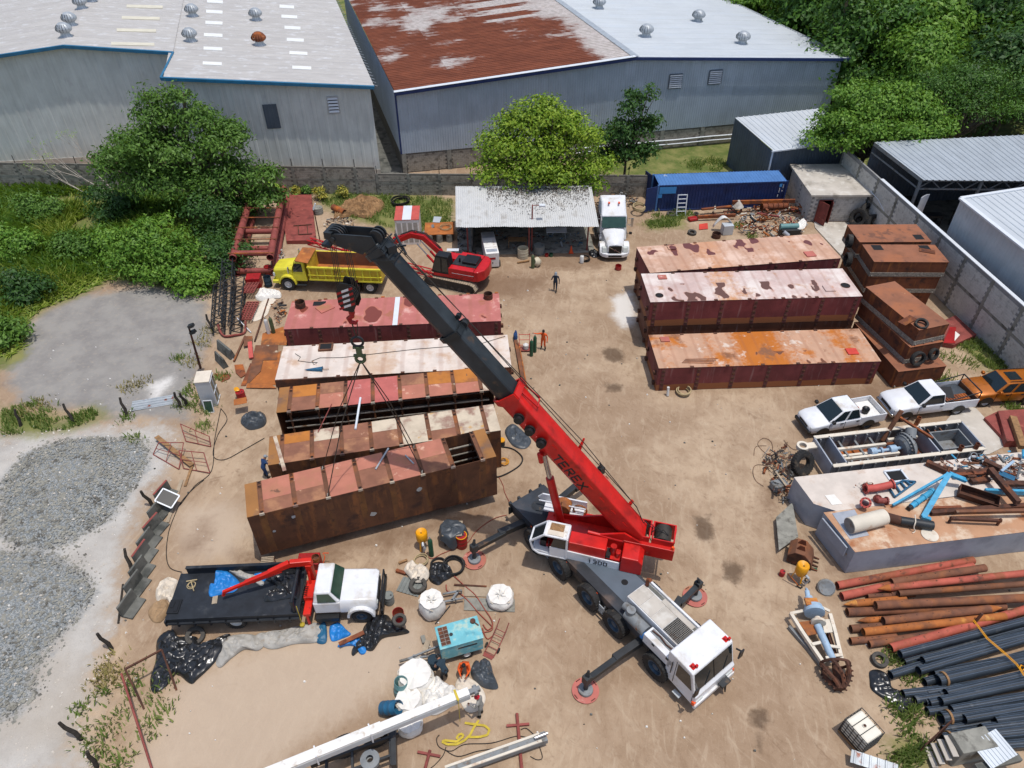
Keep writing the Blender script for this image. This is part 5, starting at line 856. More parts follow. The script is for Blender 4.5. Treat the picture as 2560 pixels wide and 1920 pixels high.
BE=best[1];bd=(BE-BF).normalized();bs_=Vc((0,0,1)).cross(bd).normalized();bu=bd.cross(bs_)
Cm=Cinv.to_3x3()
def boomsec(t0,t1,w_,h_,name,mt,bev=.05,belly=.28):
 hw,hh=w_/2,h_/2;sec=[(-hw,hh-.05),(-hw,-hh*.45),(-hw*.55,-hh),(hw*.55,-hh),(hw,-hh*.45),(hw,hh-.05),(hw-.08,hh),(-hw+.08,hh)]
 b=MB();b.loft([[Cinv@(BF+bd*t+bs_*x_+bu*y_)for x_,y_ in sec]for t in(t0,t1)]);return b.bd(name,mt,crane,bv=bev)
LB=(BE-BF).length
red_end=9.75
boomsec(-.5,red_end,1.0,1.18,'boom_base_section','red_paint');boomsec(red_end-.3,13.6,.88,1.03,'boom_telescope','boom_black',.04);boomsec(13.4,LB,.78,.9,'boom_telescope','boom_black',.04)
def bp(t,x_,y_):return Cinv@(BF+bd*t+bs_*x_+bu*y_)
def bframe(t,w_,h_,d_,name,mt,ln=.25):
 b=MB();hw,hh=w_/2,h_/2;pts=[(-hw,hh),(-hw,-hh*.45),(-hw*.55,-hh),(hw*.55,-hh),(hw,-hh*.45),(hw,hh)]
 for p,q in zip(pts,pts[1:]+pts[:1]):b.bar(bp(t,*p),bp(t,*q),d_,ln,up=Cm@bd)
 return b.bd(name,mt,crane)
bframe(red_end,1.12,1.3,.1,'boom_collar','red_paint',.34);bframe(13.6,.98,1.12,.08,'boom_collar','boom_black',.25);bframe(LB-.3,.9,1.0,.08,'boom_collar','boom_black',.3)
b=MB();[b.bar(bp(red_end-.1,-.45,.66),bp(red_end-1.1,-.45,.8),.06),b.bar(bp(red_end-1.1,-.45,.8),bp(red_end-1.2,.1,.8),.06),b.bar(bp(red_end-.1,.1,.66),bp(red_end-1.2,.1,.8),.06),b.bar(bp(red_end-.1,-.45,.66),bp(red_end-.1,.1,.66),.06)];b.bd('guard_frame','red_paint',crane)
for t in(7.1,7.95,8.75):b=MB();b.cyl(bp(t,.54,.0),bp(t,.86,.0),.2,n=16);b.cyl(bp(t,.6,.0),bp(t,.7,.0),.26,n=16);b.bd('hose_drum','plastic_black',crane,40)
b=MB();[b.cyl(bp(t,.52,-.2),bp(t+.25,.75,.1),.02,n=6)for t in(7.3,8.1)];[b.bar(bp(t,.5,.25),bp(t+.35,.52,.25),.05)for t in np.arange(.6,6.5,.95)];b.bd('boom_bracket_clip','red_paint',crane)
MB().bar(bp(5.2,-.5,.5),bp(5.5,-.75,.95),.18,.08,w2=.06).bd('rope_guide','red_paint',crane);MB().bar(bp(1.0,-.5,.5),bp(1.1,-.62,.75),.16,.08).bd('rope_guide','red_paint',crane)
b=MB();b.cyl(bp(13.6,-.4,.62),bp(13.6,-.1,.62),.16,n=14);b.cyl(bp(14.0,-.4,.58),bp(14.0,-.2,.58),.12,n=12);b.bd('rope_roller','steel_dark',crane,40)
b=MB();b.tube([bp(-1.2,-.2,.3),bp(.8,-.35,.85),bp(5.4,-.5,.95),bp(13.6,-.3,.8),bp(LB+.1,-.2,.75)],.022,6);b.tube([bp(-2.2,-.2,.0),bp(.8,-.45,.8),bp(13.9,-.38,.74),bp(LB,-.1,.72)],.022,6);b.bd('hoist_rope','wire_rope',crane)
def letter_strokes(txt):
 g={'T':[((0,1),(1,1)),((.5,1),(.5,0))],'E':[((0,0),(0,1)),((0,1),(.9,1)),((0,.5),(.8,.5)),((0,0),(.9,0))],'R':[((0,0),(0,1)),((0,1),(.8,1)),((.8,1),(.8,.5)),((.8,.5),(0,.5)),((.35,.5),(.9,0))],'X':[((0,0),(.95,1)),((0,1),(.95,0))],'1':[((.45,0),(.45,1)),((.2,.78),(.45,1))],'3':[((0,1),(.8,1)),((.8,1),(.8,0)),((.2,.5),(.8,.5)),((0,0),(.8,0))],'0':[((0,0),(0,1)),((0,1),(.8,1)),((.8,1),(.8,0)),((.8,0),(0,0))],'-':[((0,.5),(.8,.5))]}
 return[(i,s_)for i,ch in enumerate(txt)for s_ in g.get(ch,[])]
b=MB()
for i,(p,q)in letter_strokes('TEREX'):
 f=lambda c:bp(6.05-(i*.5+c[0]*.4),.508,-.27+c[1]*.42);b.bar(f(p),f(q),.012,.085,up=Cm@bs_.cross(bd))
b.bd('boom_lettering','plastic_black',crane)
b=MB()
for i,(p,q)in letter_strokes('1300'):
 f=lambda c:(-1.35-(i*.26+c[0]*.2),1.566,1.58+c[1]*.24);b.bar(f(p),f(q),.008,.05,up=(0,0,1)if abs(q[0]-p[0])>.1 else(1,0,0))
[b.box(-1.5-.24*i,-1.34-.24*i,1.562,1.568,1.9,1.925)for i in range(4)];sp(b,'panel_lettering','plastic_black')
c0,c1=SC+Vc((SD.x,SD.y,0)).normalized()*.35+Vc((0,0,2.1)),BF+bd*6.3-bu*.75
MB().cyl(Cinv@c0,Cinv@c0.lerp(c1,.64),.21,n=18).bd('luffing_cylinder','red_paint',crane,40);MB().cyl(Cinv@c0.lerp(c1,.62),Cinv@c1,.13,n=16).bd('cylinder_rod','chrome',crane,40)
b=MB();b.cyl(Cinv@(c1-bs_*.5),Cinv@(c1+bs_*.5),.12,n=12);[b.bar(Cinv@(c1+bs_*.25*k_),Cinv@(c1+bs_*.25*k_+bu*.35),.1,.4)for k_ in(-1,1)];b.cyl(Cinv@(c1+bs_*.35-bd*.4-bu*.3),Cinv@(c1+bs_*.4+bd*.1),.12,n=12);b.bd('cylinder_bracket','red_paint',crane)
hd=TT+Vc((0,0,.35));
def hp_(a,x_,z_):return Cinv@(hd-dh*a+bs_*x_+Vc((0,0,z_)))
b=MB();BEl=BE
for x_ in(-.36,.36):
 b.loft([[Cinv@(p+bs_*(x_+o))for p in(BE-bu*.45,BE+bu*.4,BE+bu*.5+bd*.35,hd+Vc((0,0,.25))-dh*.1,hd+dh*.32,hd-Vc((0,0,.3))-dh*.15)]for o in(-.03,.03)])
b.bd('boom_head','boom_black',crane)
b=MB();[b.cyl(Cinv@(hd+bs_*(x_-.035)),Cinv@(hd+bs_*(x_+.035)),.36,n=24)for x_ in(-.25,-.1,.05,.2)];b.cyl(Cinv@(hd-bs_*.45),Cinv@(hd+bs_*.47),.1,n=12);b.bd('head_sheave','steel_dark',crane,40)
hu=BE+bu*.5+bd*.2;b=MB();[b.cyl(Cinv@(hu+bs_*(x_-.04)),Cinv@(hu+bs_*(x_+.04)),.3,n=22)for x_ in(-.2,.0,.2)];b.bd('top_sheave','steel_dark',crane,40)
b=MB();[b.bar(Cinv@(BE-bd*.4+bs_*.5*k_-bu*.2),Cinv@(BE-bd*.9+bs_*.62*k_+bu*.75),.06)for k_ in(-1,1)];[b.bar(Cinv@(BE-bd*(.2+.25*k_)-bs_*.75+bu*.5),Cinv@(BE-bd*(.2+.25*k_)+bs_*.6+bu*.55),.05)for k_ in range(4)];b.bar(Cinv@(BE-bs_*.85+bu*.55-bd*.3),Cinv@(BE-bs_*.55+bu*.5-bd*1.2),.08);b.box(*(lambda c:(c.x-.25,c.x+.25,c.y-.2,c.y+.2,c.z-.15,c.z+.2))(Cinv@(BE-bd*.5+bu*.5)));b.bd('head_bracket','boom_black',crane)
b=MB();p=hd+dh*.2+Vc((0,0,.12));b.bar(Cinv@(p-bs_*.4),Cinv@(p+bs_*.4),.35,.3);b.bar(Cinv@(p+dh*.1-Vc((0,0,.6))),Cinv@(p+dh*.45-Vc((0,0,.55))),.5,.12);b.bd('head_guard','boom_black',crane)
HB=Vc((TT.x+.05,TT.y-.05,14.6));hk=Th('hook_block','black hook block with red and white hazard stripes below the boom head','hook block',HB,SYAW)
b=MB();blk=[(-.42,-.35),(-.42,.25),(-.2,.72),(.2,.72),(.42,.25),(.42,-.35),(.25,-.72),(-.25,-.72)];[b.prism(blk,y_-.03,y_+.03)for y_ in(-.26,.26)];b.bd('cheek_plate','plastic_black',hk,bv=.02)
b=MB();[b.cyl((0,y_-.035,0),(0,y_+.035,0),.4,n=24)for y_ in(-.17,-.06,.06,.17)];b.bd('sheave','steel_dark',hk,40)
for sg in(-1,1):
 for i in range(4):b=MB();yy=sg*.296;z0=-.5+i*.26;b.add([(-.4,yy,z0+.22),(-.4,yy,z0+.34),(.4,yy,z0-.1),(.4,yy,z0-.22)],[(0,1,2,3)]);b.bd('hazard_stripe','drum_red',hk);MB().add([(-.2,sg*.3,z0+.12),(-.2,sg*.3,z0+.24),(.15,sg*.3,z0+.06),(.15,sg*.3,z0-.06)],[(0,1,2,3)]).bd('hazard_stripe','hazard_white',hk)
b=MB();b.cyl((0,0,-.7),(0,0,-1.0),.14,n=12);b.tube([(0,0,-.95),(.02,0,-1.15),(.2,0,-1.3),(.12,0,-1.5),(-.1,0,-1.5),(-.22,0,-1.35)],[.12,.12,.12,.11,.09,.04],10);b.bd('hook','drum_red',hk,60)
b=MB();[b.cyl((x_,y_,.1),(x_*.8,y_*1.1,TT.z-HB.z+.2),.016,n=5)for x_ in(-.38,.38)for y_ in(-.2,-.08,.08,.2)];b.bd('fall_rope','wire_rope',hk)
SH=Vc((HB.x+.02,HB.y-.02,12.0));sg_=Th('lifting_sling','steel rope sling with a big shackle between the crane hook and the hull section','sling',SH)
b=MB();[b.tube([(x_,y_,1.1),(x_*.5,y_*.6,.55),(0,0,.25)],.024,6)for x_,y_ in((-.12,.05),(-.05,-.08),(.14,.04))];b.bd('upper_rope','wire_rope',sg_);MB().torus((0,0,.05),(0,1,0),.26,.06,22,8).bd('master_ring','steel_dark',sg_,60)
b=MB();b.cyl((-.25,0,-.28),(.25,0,-.28),.08,n=10);b.box(-.12,.12,-.1,.1,-.75,-.22);b.cyl((-.28,0,-.75),(.28,0,-.75),.08,n=10);b.torus((0,0,-.95),(0,1,0),.2,.08,18,8);b.bd('shackle','gas_olive',sg_,50)
for q in((.72+1.632*2,2.1),(.72+1.632*2,.15),(.72+1.632*5,2.1),(.72+1.632*5,.15)):b=MB();p=ob_(l5,q[0],q[1],3.1)-SH;b.tube([(0,0,-1.05),p*.5,p],.026,6);b.bd('sling_leg','wire_rope',sg_);b=MB();b.torus(p,(1,0,0),.09,.03,12,6);b.bd('end_shackle','stringer',sg_)
#- tyres on the tank stacks and by the hut
for lab,p,Ro,w_,tl in(('black tyre fender on the end of the tank stack by the hut, upper one',(26.15,49.9,3.75),.52,.36,(R(90),0,R(80))),('black tyre fender on the end of the tank stack by the hut, lower one',(26.0,48.9,2.7),.56,.36,(R(90),0,R(85))),('tyre fender on the block wall end of the tank stack',(32.2,47.0,3.5),.4,.3,(R(80),0,R(90))),('tyre lying tilted on the top edge of the slanted tank stack',(26.6,38.35,4.2),.42,.28,(R(20),R(-8),0)),('large tyre standing on the end of the slanted tank stack',(26.75,37.45,2.05),.52,.3,(R(80),0,R(12))),('smaller tyre beside the large one on the slanted tank stack',(27.95,37.85,2.1),.42,.26,(R(75),0,R(25)))):tyre_(lab,p,Ro,w_,'rubber',tl,'tyre fenders',Ri=Ro*.68)
for lab,p,tl in(('huge tyre leaning beside the hut door',(31.15,59.15,.85),(R(70),0,R(-55))),('huge tyre lying on top of another against the hut',(32.0,59.3,1.35),(R(28),R(6),0)),('huge tyre leaning on the tall block wall by the hut',(32.2,58.2,.75),(R(62),0,R(10))),('huge tyre on the ground under the other huge tyres',(31.9,59.2,.35),(0,0,0))):tyre_(lab,p,.82,.5,'rubber',tl,'huge tyres by the hut')
#- vehicles (local x forward, y left, z up)
def mir(b,fn):
 for sg in(-1,1):fn(sg)
def ringloft(st,sm0=35):
 b=MB();rings=[]
 for x,hs in st:rings.append([(x,-y,z)for y,z in hs]+[(x,y,z)for y,z in hs[::-1]])
 b.loft(rings);return b
def lcar(name,label,cat,loc,rz,paint,spec,group=None):
 """spec: dict with lengths for pickup / suv bodies"""
 r=Th(name,label,cat,loc,rz,group);s=spec;W2=s['w']/2;fx,rx=s['front'],s['rear'];af,ar=s['af'],s['ar'];zb,zh=s['zb'],s['zh'];wr=s['wr']
 hs=lambda w_,lo,hi,sh=.08:[(0,lo),(w_-.06,lo),(w_,lo+.12),(w_+.02,(lo+hi)/2),(w_,hi-sh),(w_-.1,hi),(0,hi+.03)]
 hx=s['hood']
 st=[(fx,hs(W2-.16,zb+.1,zh-.22)),(fx-.12,hs(W2-.06,zb,zh-.1)),(fx-.5,hs(W2,zb,zh-.03)),(hx,hs(W2,zb,zh+.04))]
 if s['kind']=='pickup':st+=[(s['cabr'],hs(W2,zb,s['zbelt'])),]
 else:st+=[(s['cabr'],hs(W2,zb,s['zbelt'])),(rx+.1,hs(W2-.02,zb,s['zbelt'])),(rx,hs(W2-.12,zb+.1,s['zbelt']-.15))]
 b=ringloft(st);body=b.bd('body',paint,r,40,bv=.03)
 zr=s['zr'];c0,c1=s['roof0'],s['roof1'];hb=s['cabr']if s['kind']=='pickup' else rx+.35;zq=s['zbelt']
 b=MB();wt=W2-.2;wb=W2-.04
 low=[(hx,-wb),(hb,-wb),(hb,wb),(hx,wb)];top=[(c0,-wt),(c1,-wt),(c1,wt),(c0,wt)]
 P=[(x,y,zq-.03)for x,y in low]+[(x,y,zr)for x,y in top];b.hexa([P[1],P[2],P[3],P[0],P[5],P[6],P[7],P[4]]);b.bd('cabin',paint,r,bv=.07)
 b=MB();b.loft([[(c0-.02+.0,-wt+.06,zr),(c0-.02,wt-.06,zr),(c0,wt,zr-.02),(c0,-wt,zr-.02)],[(c1,-wt+.06,zr+.03),(c1,wt-.06,zr+.03),(c1,wt,zr),(c1,-wt,zr)]])
 def pane(nm,q,off):
  q=[V3(p)for p in q];c=sum(q,Vc())/4;n=(q[1]-q[0]).cross(q[3]-q[0]).normalized()
  if n.dot(off)<0:n=-n
  q=[c+(p-c)*.9+n*.012 for p in q];bb=MB();bb.add(q,[(0,1,2,3)]if(q[1]-q[0]).cross(q[3]-q[0]).dot(off)>0 else[(3,2,1,0)]);return bb.bd(nm,s.get('glass','glass'),r)
 A=[V3(p)for p in P];pane('windscreen',[A[0],A[3],A[7],A[4]],Vc((1,0,.5)));pane('rear_window',[A[2],A[1],A[5],A[6]],Vc((-1,0,.3)))
 nw=s['nwin']
 for sg,(l0,l1,t0,t1)in((-1,(A[0],A[1],A[4],A[5])),(1,(A[3],A[2],A[7],A[6]))):
  for i in range(nw):
   u0,u1=i/nw+.02,(i+1)/nw-.02;u0+=.03 if i==0 else 0;pane('side_window',[l0.lerp(l1,u0)+Vc((0,0,.02)),l0.lerp(l1,u1)+Vc((0,0,.02)),t0.lerp(t1,u1),t0.lerp(t1,u0)],Vc((0,sg,0)))
  for i in range(nw):
   u=i/nw;x_=l0.lerp(l1,u).x-(.05 if i==0 else 0);dd=MB();dd.box(x_-.012,x_+.012,sg*(W2+.012)-.012,sg*(W2+.012)+.012,zb+.12,zq-.05);d_=dd.bd('door_gap','plastic_black',r);dd=MB();xh=l0.lerp(l1,(i+1)/nw).x+.22;dd.box(xh-.1,xh+.1,sg*(W2+.02)-.025,sg*(W2+.02)+.025,zq-.2,zq-.15);dd.bd('door_handle','plastic_black',r)
  dd=MB();dd.box(hx-.28,hx-.1,sg*(W2+.1)-.12,sg*(W2+.1)+.1,zq+.02,zq+.22);dd.bd('wing_mirror',s.get('mirror','plastic_black'),r,bv=.03)
  dd=MB();dd.box(fx-.22,fx-.02,sg*(W2-.28)-.17,sg*(W2-.28)+.17,zh-.38,zh-.18);dd.bd('headlight','lamp_clear',r,bv=.03)
  for ax in(af,ar):
   wheel(r,(ax,sg*(W2-.1),wr),wr,.24,s['rim'],sg,rim_r=.62);dd=MB();n=14;pts=[(ax+(wr+.09)*mc(PI*i/n),wr+(wr+.09)*ms(PI*i/n))for i in range(n+1)];dd.prism(pts+[(ax-wr-.09,zb-.02),(ax+wr+.09,zb-.02)][:0]+[],sg*(W2+.03)-.012,sg*(W2+.03)+.012);dd.bd('wheel_arch','plastic_black',r)
 MB().box(fx-.04,fx+.03,-(W2-.45),W2-.45,zb+.28,zh-.26).bd('grille','plastic_black',r);MB().box(fx-.1,fx+.1,-(W2-.06),W2-.06,zb-.02,zb+.22).bd('front_bumper',s.get('bump',paint),r,bv=.05)
 if s['kind']=='pickup':
  t=.06;zt=s['zbed'];cb=s['cabr'];b=MB();b.box(rx,cb,-W2,W2,zb+.1,zb+.35);[b.box(rx,cb,sg*(W2-t/2)-t/2,sg*(W2-t/2)+t/2,zb+.35,zt)for sg in(-1,1)];b.box(cb-t,cb,-W2+t,W2-t,zb+.35,zt);b.bd('load_bed',paint,r,bv=.02);MB().box(rx+.0,rx+.08,-W2+t,W2-t,zb+.35,zt).bd('tailgate',s.get('gate',paint),r,bv=.02);MB().box(rx+.1,cb-t-.02,-W2+t+.02,W2-t-.02,zb+.352,zb+.37).bd('bed_floor',s.get('floor','white_dusty'),r);MB().box(rx-.1,rx+.02,-W2+.1,W2-.1,zb+.0,zb+.2).bd('rear_bumper','plastic_black',r)
 for sg in(-1,1):MB().box(rx-.02,rx+.05,sg*(W2-.1)-.09,sg*(W2-.1)+.09,zh-.35,zh-.05).bd('tail_light','lamp_red',r)
 return r
pk1=lcar('pickup_truck','white double cab pickup with a red jug in its bed','pickup',(20.5,33.42,0),R(193),'white_paint',dict(kind='pickup',w=1.78,front=2.4,rear=-2.75,af=1.55,ar=-1.6,zb=.38,zh=1.05,wr=.37,hood=1.25,cabr=-.95,zbelt=1.12,zr=1.76,roof0=.35,roof1=-.72,zbed=1.12,nwin=2,rim='rim_blue',bump='plastic_black'),'white pickup trucks')
M1=pk1.matrix_basis
b=MB();b.lathe((0,0,0),(0,0,1),[(.001,0),(.14,0),(.16,.15),(.1,.3),(.04,.33),(.001,.34)],12);tag(b.bd('fuel_jug','primer_hatch',loc=M1@Vc((-1.3,-.1,.77)),sm0=50),'red plastic jug in the bed of the double cab pickup','jug')
b=MB();b.lathe((0,0,0),(0,0,1),[(.001,0),(.2,0),(.24,.3),(.2,.38),(.001,.3)],14);tag(b.bd('bucket','plastic_black',loc=M1@Vc((-1.75,.15,.77)),sm0=50),'black bucket in the bed of the double cab pickup','bucket')
pk2=lcar('pickup_truck','old white single cab pickup with rusty scrap under bars in its bed','pickup',(26.6,34.85,0),R(189),'white_paint',dict(kind='pickup',w=1.95,front=2.75,rear=-2.95,af=1.85,ar=-1.75,zb=.45,zh=1.15,wr=.38,hood=1.2,cabr=-.6,zbelt=1.2,zr=1.82,roof0=.45,roof1=-.5,zbed=1.2,nwin=1,rim='rim_white',bump='chrome',gate='rust_brown',floor='steel_dark'),'white pickup trucks')
b=MB();[b.bar((x_,sg*.9,1.2),(x_,sg*.9,1.75),.05)for x_ in(-2.9,)for sg in(-1,1)];b.bar((-2.9,-.9,1.75),(-2.9,.9,1.75),.06);[b.bar((-2.9,sg*.9,1.75),(-.7,sg*.9,1.25),.05)for sg in(-1,1)];b.bd('bed_rack','steel_dark',pk2)
M2_=pk2.matrix_basis
b=MB();b.box(-.75,.75,-.3,.3,0,.05);[b.box(-.7+.18*i,-.62+.18*i,-.25,.25,.05,.09)for i in range(8)];tag(b.bd('rusty_radiator','rust',loc=M2_@Vc((-1.7,.45,1.05)),rot=(R(8),R(5),R(185))),'rusty slotted plate in the bed of the old single cab pickup','plate')
b=MB();b.box(-.55,.4,-.45,.5,0,.03);tag(b.bd('dark_board','plastic_black',loc=M2_@Vc((-1.15,-.1,1.1)),rot=(R(-10),R(12),R(170))),'black board in the bed of the old single cab pickup','board')
b=MB();b.grid(lambda u,v:(-.8+1.6*u,-.5+v,.18*ms(PI*u)*ms(PI*v)),8,6);tag(b.bd('grey_tarp','tarp_grey',loc=M2_@Vc((-1.9,-.35,.98)),rot=(0,0,R(20)),sm0=60),'grey tarpaulin bundle in the bed of the old pickup','tarp')
lcar('orange_suv','metallic orange station wagon with a sunroof parked by the block wall','car',(32.0,35.95,0),R(184),'orange_car',dict(kind='suv',w=1.86,front=2.35,rear=-2.4,af=1.42,ar=-1.45,zb=.38,zh=1.08,wr=.38,hood=1.0,cabr=-.9,zbelt=1.14,zr=1.76,roof0=.35,roof1=-2.0,nwin=3,rim='rim_white',mirror='orange_car',bump='orange_car'))
suv=[o for o in COL.objects if o.name=='orange_suv'][0];MB().box(-.75,.05,-.4,.4,1.772,1.785).bd('sunroof','glass',suv);b=MB();[b.bar((.2,sg*.62,1.82),(-1.9,sg*.62,1.82),.03)for sg in(-1,1)];b.bd('roof_rack','plastic_black',suv)
#- yellow dump truck
dt=Th('dump_truck','yellow dump truck with rust inside its tipper body','truck',(-14.55,50.05,0),R(180-4.8))
ax_f,ax_r=3.1,(-2.2,-3.5)
for ax in(ax_f,)+ax_r:
 for sg in(-1,1):wheel(dt,(ax,sg*1.05,.52),.52,.3,'rim_white',sg)
 if ax<0:[wheel(dt,(ax,sg*.72,.52),.52,.28,'rim_white',sg)for sg in(-1,1)]
b=MB();[b.box(-4.2,4.0,sg*.42-.06,sg*.42+.06,.7,.95)for sg in(-1,1)];b.box(-4.2,-4.0,-.42,.42,.7,.95);b.bd('chassis','steel_dark',dt)
hs=lambda w_,lo,hi:[(0,lo),(w_,lo),(w_+.02,lo+.3),(w_,hi-.15),(w_-.14,hi),(0,hi+.04)]
b=ringloft([(4.25,hs(.72,.85,1.62)),(4.1,hs(.82,.75,1.72)),(2.65,hs(.9,.75,1.92))]);b.bd('hood','yellow_paint',dt,40,bv=.04)
for sg in(-1,1):
 b=MB();n=12;o_=[(ax_f+.72*mc(PI*i/n),.55+.78*ms(PI*i/n))for i in range(n+1)];i_=[(ax_f+.6*mc(PI*i/n),.55+.64*ms(PI*i/n))for i in range(n+1)][::-1];b.prism(o_+i_,sg*1.0-.2,sg*1.0+.2);b.bd('fender','yellow_paint',dt,bv=.03);MB().box(4.12,4.28,sg*.72-.14,sg*.72+.14,1.1,1.35).bd('headlight','lamp_clear',dt)
MB().hexa([(1.5,-1.1,.85),(2.7,-1.1,.85),(2.7,1.1,.85),(1.5,1.1,.85),(1.55,-1.02,2.55),(2.3,-1.0,2.55),(2.3,1.0,2.55),(1.55,1.02,2.55)]).bd('cab','yellow_paint',dt,bv=.06)
MB().add([(2.64,-.9,1.78),(2.64,.9,1.78),(2.36,.88,2.48),(2.36,-.88,2.48)],[(0,1,2,3)]).bd('windscreen','glass',dt)
for sg in(-1,1):b=MB();q=[(1.72,sg*1.095,1.7),(2.5,sg*1.085,1.7),(2.3,sg*1.03,2.4),(1.75,sg*1.05,2.4)];b.add(q,[(0,1,2,3)]if sg<0 else[(3,2,1,0)]);b.bd('side_window','glass',dt);b=MB();b.bar((2.6,sg*1.12,1.7),(2.75,sg*1.4,2.2),.03);b.box(2.7,2.76,sg*1.4-.1,sg*1.4+.1,1.75,2.25);b.bd('wing_mirror','chrome',dt);MB().box(1.6,2.4,sg*1.12-.12,sg*1.12+.12,.5,.56).bd('cab_step','steel_dark',dt)
b=MB();n=20;b.lathe((2.0,-1.112,1.35),(0,-1,0),[(.15,0),(.17,0),(.17,.006),(.15,.006)],n,0,True);b.lathe((2.0,-1.112,1.35),(0,-1,0),[(.05,0),(.07,0),(.07,.006),(.05,.006)],12,0,True);b.bar((1.9,-1.116,1.24),(2.1,-1.116,1.24),.008,.02);b.bd('door_emblem','rust',dt)
MB().box(3.9,4.4,-1.0,1.0,.5,.75).bd('bumper','yellow_paint',dt,bv=.03)
x0,x1,y1,z0,z1=-4.55,1.25,1.18,1.05,2.3
b=MB();b.box(x0,x1,-y1,y1,z0,z0+.08);[b.box(x0,x1,sg*(y1-.03)-.03,sg*(y1-.03)+.03,z0+.08,z1)for sg in(-1,1)];b.box(x1-.06,x1,-y1+.06,y1-.06,z0+.08,z1+.25);b.bd('tipper_body','yellow_bin',dt)
MB().box(x0,x0+.06,-y1+.06,y1-.06,z0+.08,z1-.1).bd('tailgate','yellow_bin',dt);MB().box(x0+.08,x1-.07,-y1+.07,y1-.07,z0+.081,z0+.09).bd('bin_floor','rust_orange',dt);b=MB();[b.box(x0+.08,x1-.08,sg*(y1-.068)-.004,sg*(y1-.068)+.004,z0+.1,z1-.01)for sg in(-1,1)];b.bd('bin_lining','rust_brown',dt)
MB().hexa([(x1-.1,-1.15,z1+.22),(2.2,-1.05,z1+.32),(2.2,1.05,z1+.32),(x1-.1,1.15,z1+.22),(x1-.1,-1.15,z1+.27),(2.2,-1.05,z1+.37),(2.2,1.05,z1+.37),(x1-.1,1.15,z1+.27)]).bd('cab_shield','rust_orange',dt,bv=.01)
for sg in(-1,1):
 for i in range(10):b=MB();xx=x0+.25+i*.6;b.box(xx-.05,xx+.05,sg*(y1+.05)-.05,sg*(y1+.05)+.05,z0+.1,z1-.12);b.bd('side_rib','yellow_paint',dt)
 for zz in(z1-.08,z0+.1,z0+.55):MB().box(x0,x1,sg*(y1+.06)-.06,sg*(y1+.06)+.06,zz-.06,zz+.06 if zz!=z0+.55 else zz-.02).bd('side_rail','yellow_paint',dt)
b=MB();b.box(-.3,.3,-.2,.2,0,.4);tag(b.bd('scrap_crate','rust_orange',loc=dt.matrix_basis@Vc((.85,.2,z0+.09)),rot=.2),'small rusty box inside the yellow dump truck','box')
#- red excavator
ex=Th('excavator','red crawler excavator with a black cab beside the workshop shed','excavator',(-4.45,50.45,0),R(-21.5))
tr=MB();pr_=[(-2.1,.1),(-1.8,0),(1.8,0),(2.1,.1),(2.3,.42),(2.1,.78),(1.8,.88),(-1.8,.88),(-2.1,.78),(-2.3,.42)]
def tpt(s_):
 P=[Vc((p[0],p[1]))for p in pr_];Ls=[(P[(i+1)%len(P)]-P[i]).length for i in range(len(P))];T=sum(Ls);s_=(s_%1)*T
 for i,l_ in enumerate(Ls):
  if s_<=l_:d_=(P[(i+1)%len(P)]-P[i])/l_;return P[i]+d_*s_,d_
  s_-=l_
for sg in(-1,1):
 b=MB();b.prism([(p[0]*.96,.06+p[1]*.86)for p in pr_],sg*1.25-.2,sg*1.25+.2);tk=b.bd('track_frame','steel_dark',ex);b=MB()
 sh_=MB();sh_.box(-.085,.085,-.3,.3,-.015,.015);sh_.box(-.06,-.03,-.3,.3,.015,.045);me=sh_.mesh('track_shoe','wood_grey')
 for i in range(52):
  p,d_=tpt(i/52);o=put('track_shoe',me,tk,loc=(p.x,sg*1.25,p.y));o.rotation_euler=(0,-math.atan2(d_.y,d_.x)+PI,0)
 b=MB();[b.cyl((-1.5+.6*i,sg*1.25-.23,.22),(-1.5+.6*i,sg*1.25+.23,.22),.16,n=12)for i in range(6)];b.bd('track_roller','rubber_dusty',tk,40)
b=MB();b.box(-.9,.9,-1.05,1.05,.35,.8);b.cyl((0,0,.8),(0,0,1.05),.65,n=22);b.bd('undercarriage','steel_dark',ex)
ux=Th('x','','',(0,0,0));bpy.data.objects.remove(ux)
Mu=Matrix.Rotation(R(180+3),4,'Z')
def eu(bm,name,mats,parent=None,**kw):return bm.xf(Mu).bd(name,mats,parent or ex,**kw)
b=MB();b.box(-2.1,1.4,-1.32,1.32,1.05,1.3);eu(b,'upper_frame','exc_red',bv=.02)
b=MB();cwp=[(-2.0,-1.33),(-2.35,-1.3),(-2.75,-.8),(-2.85,0),(-2.75,.8),(-2.35,1.3),(-2.0,1.33)];b.prism(cwp,1.05,1.95,ax='z');eu(b,'counterweight','exc_red',bv=.08)
b=MB();b.box(-2.0,-.1,-1.33,-.75,1.3,1.95);b.box(-2.0,.1,.75,1.33,1.3,1.95);eu(b,'side_housing','exc_red',bv=.04);b=MB();b.box(-2.0,-.2,.7,1.335,1.52,1.56);eu(b,'side_stripe','hazard_white')
b=MB();b.box(-2.0,.0,-.75,.75,1.3,2.0);eu(b,'engine_deck','steel_dark',bv=.03);b=MB();b.box(-1.95,-.75,-.7,.5,2.0,2.22);eu(b,'engine_cover','plastic_black',bv=.05);b=MB();b.cyl((-.5,.3,2.0),(-.5,.3,2.35),.07,n=10);eu(b,'exhaust_stack','plastic_black');b=MB();b.box(-1.0,.9,-1.33,-.4,1.3,1.75);eu(b,'tool_box','exc_red',bv=.03)
b=MB();b.hexa([(-.05,.38,1.3),(1.55,.38,1.3),(1.55,1.32,1.3),(-.05,1.32,1.3),(.1,.45,2.85),(1.15,.45,2.85),(1.15,1.25,2.85),(.1,1.25,2.85)]);cb=eu(b,'cab','plastic_black',bv=.06)
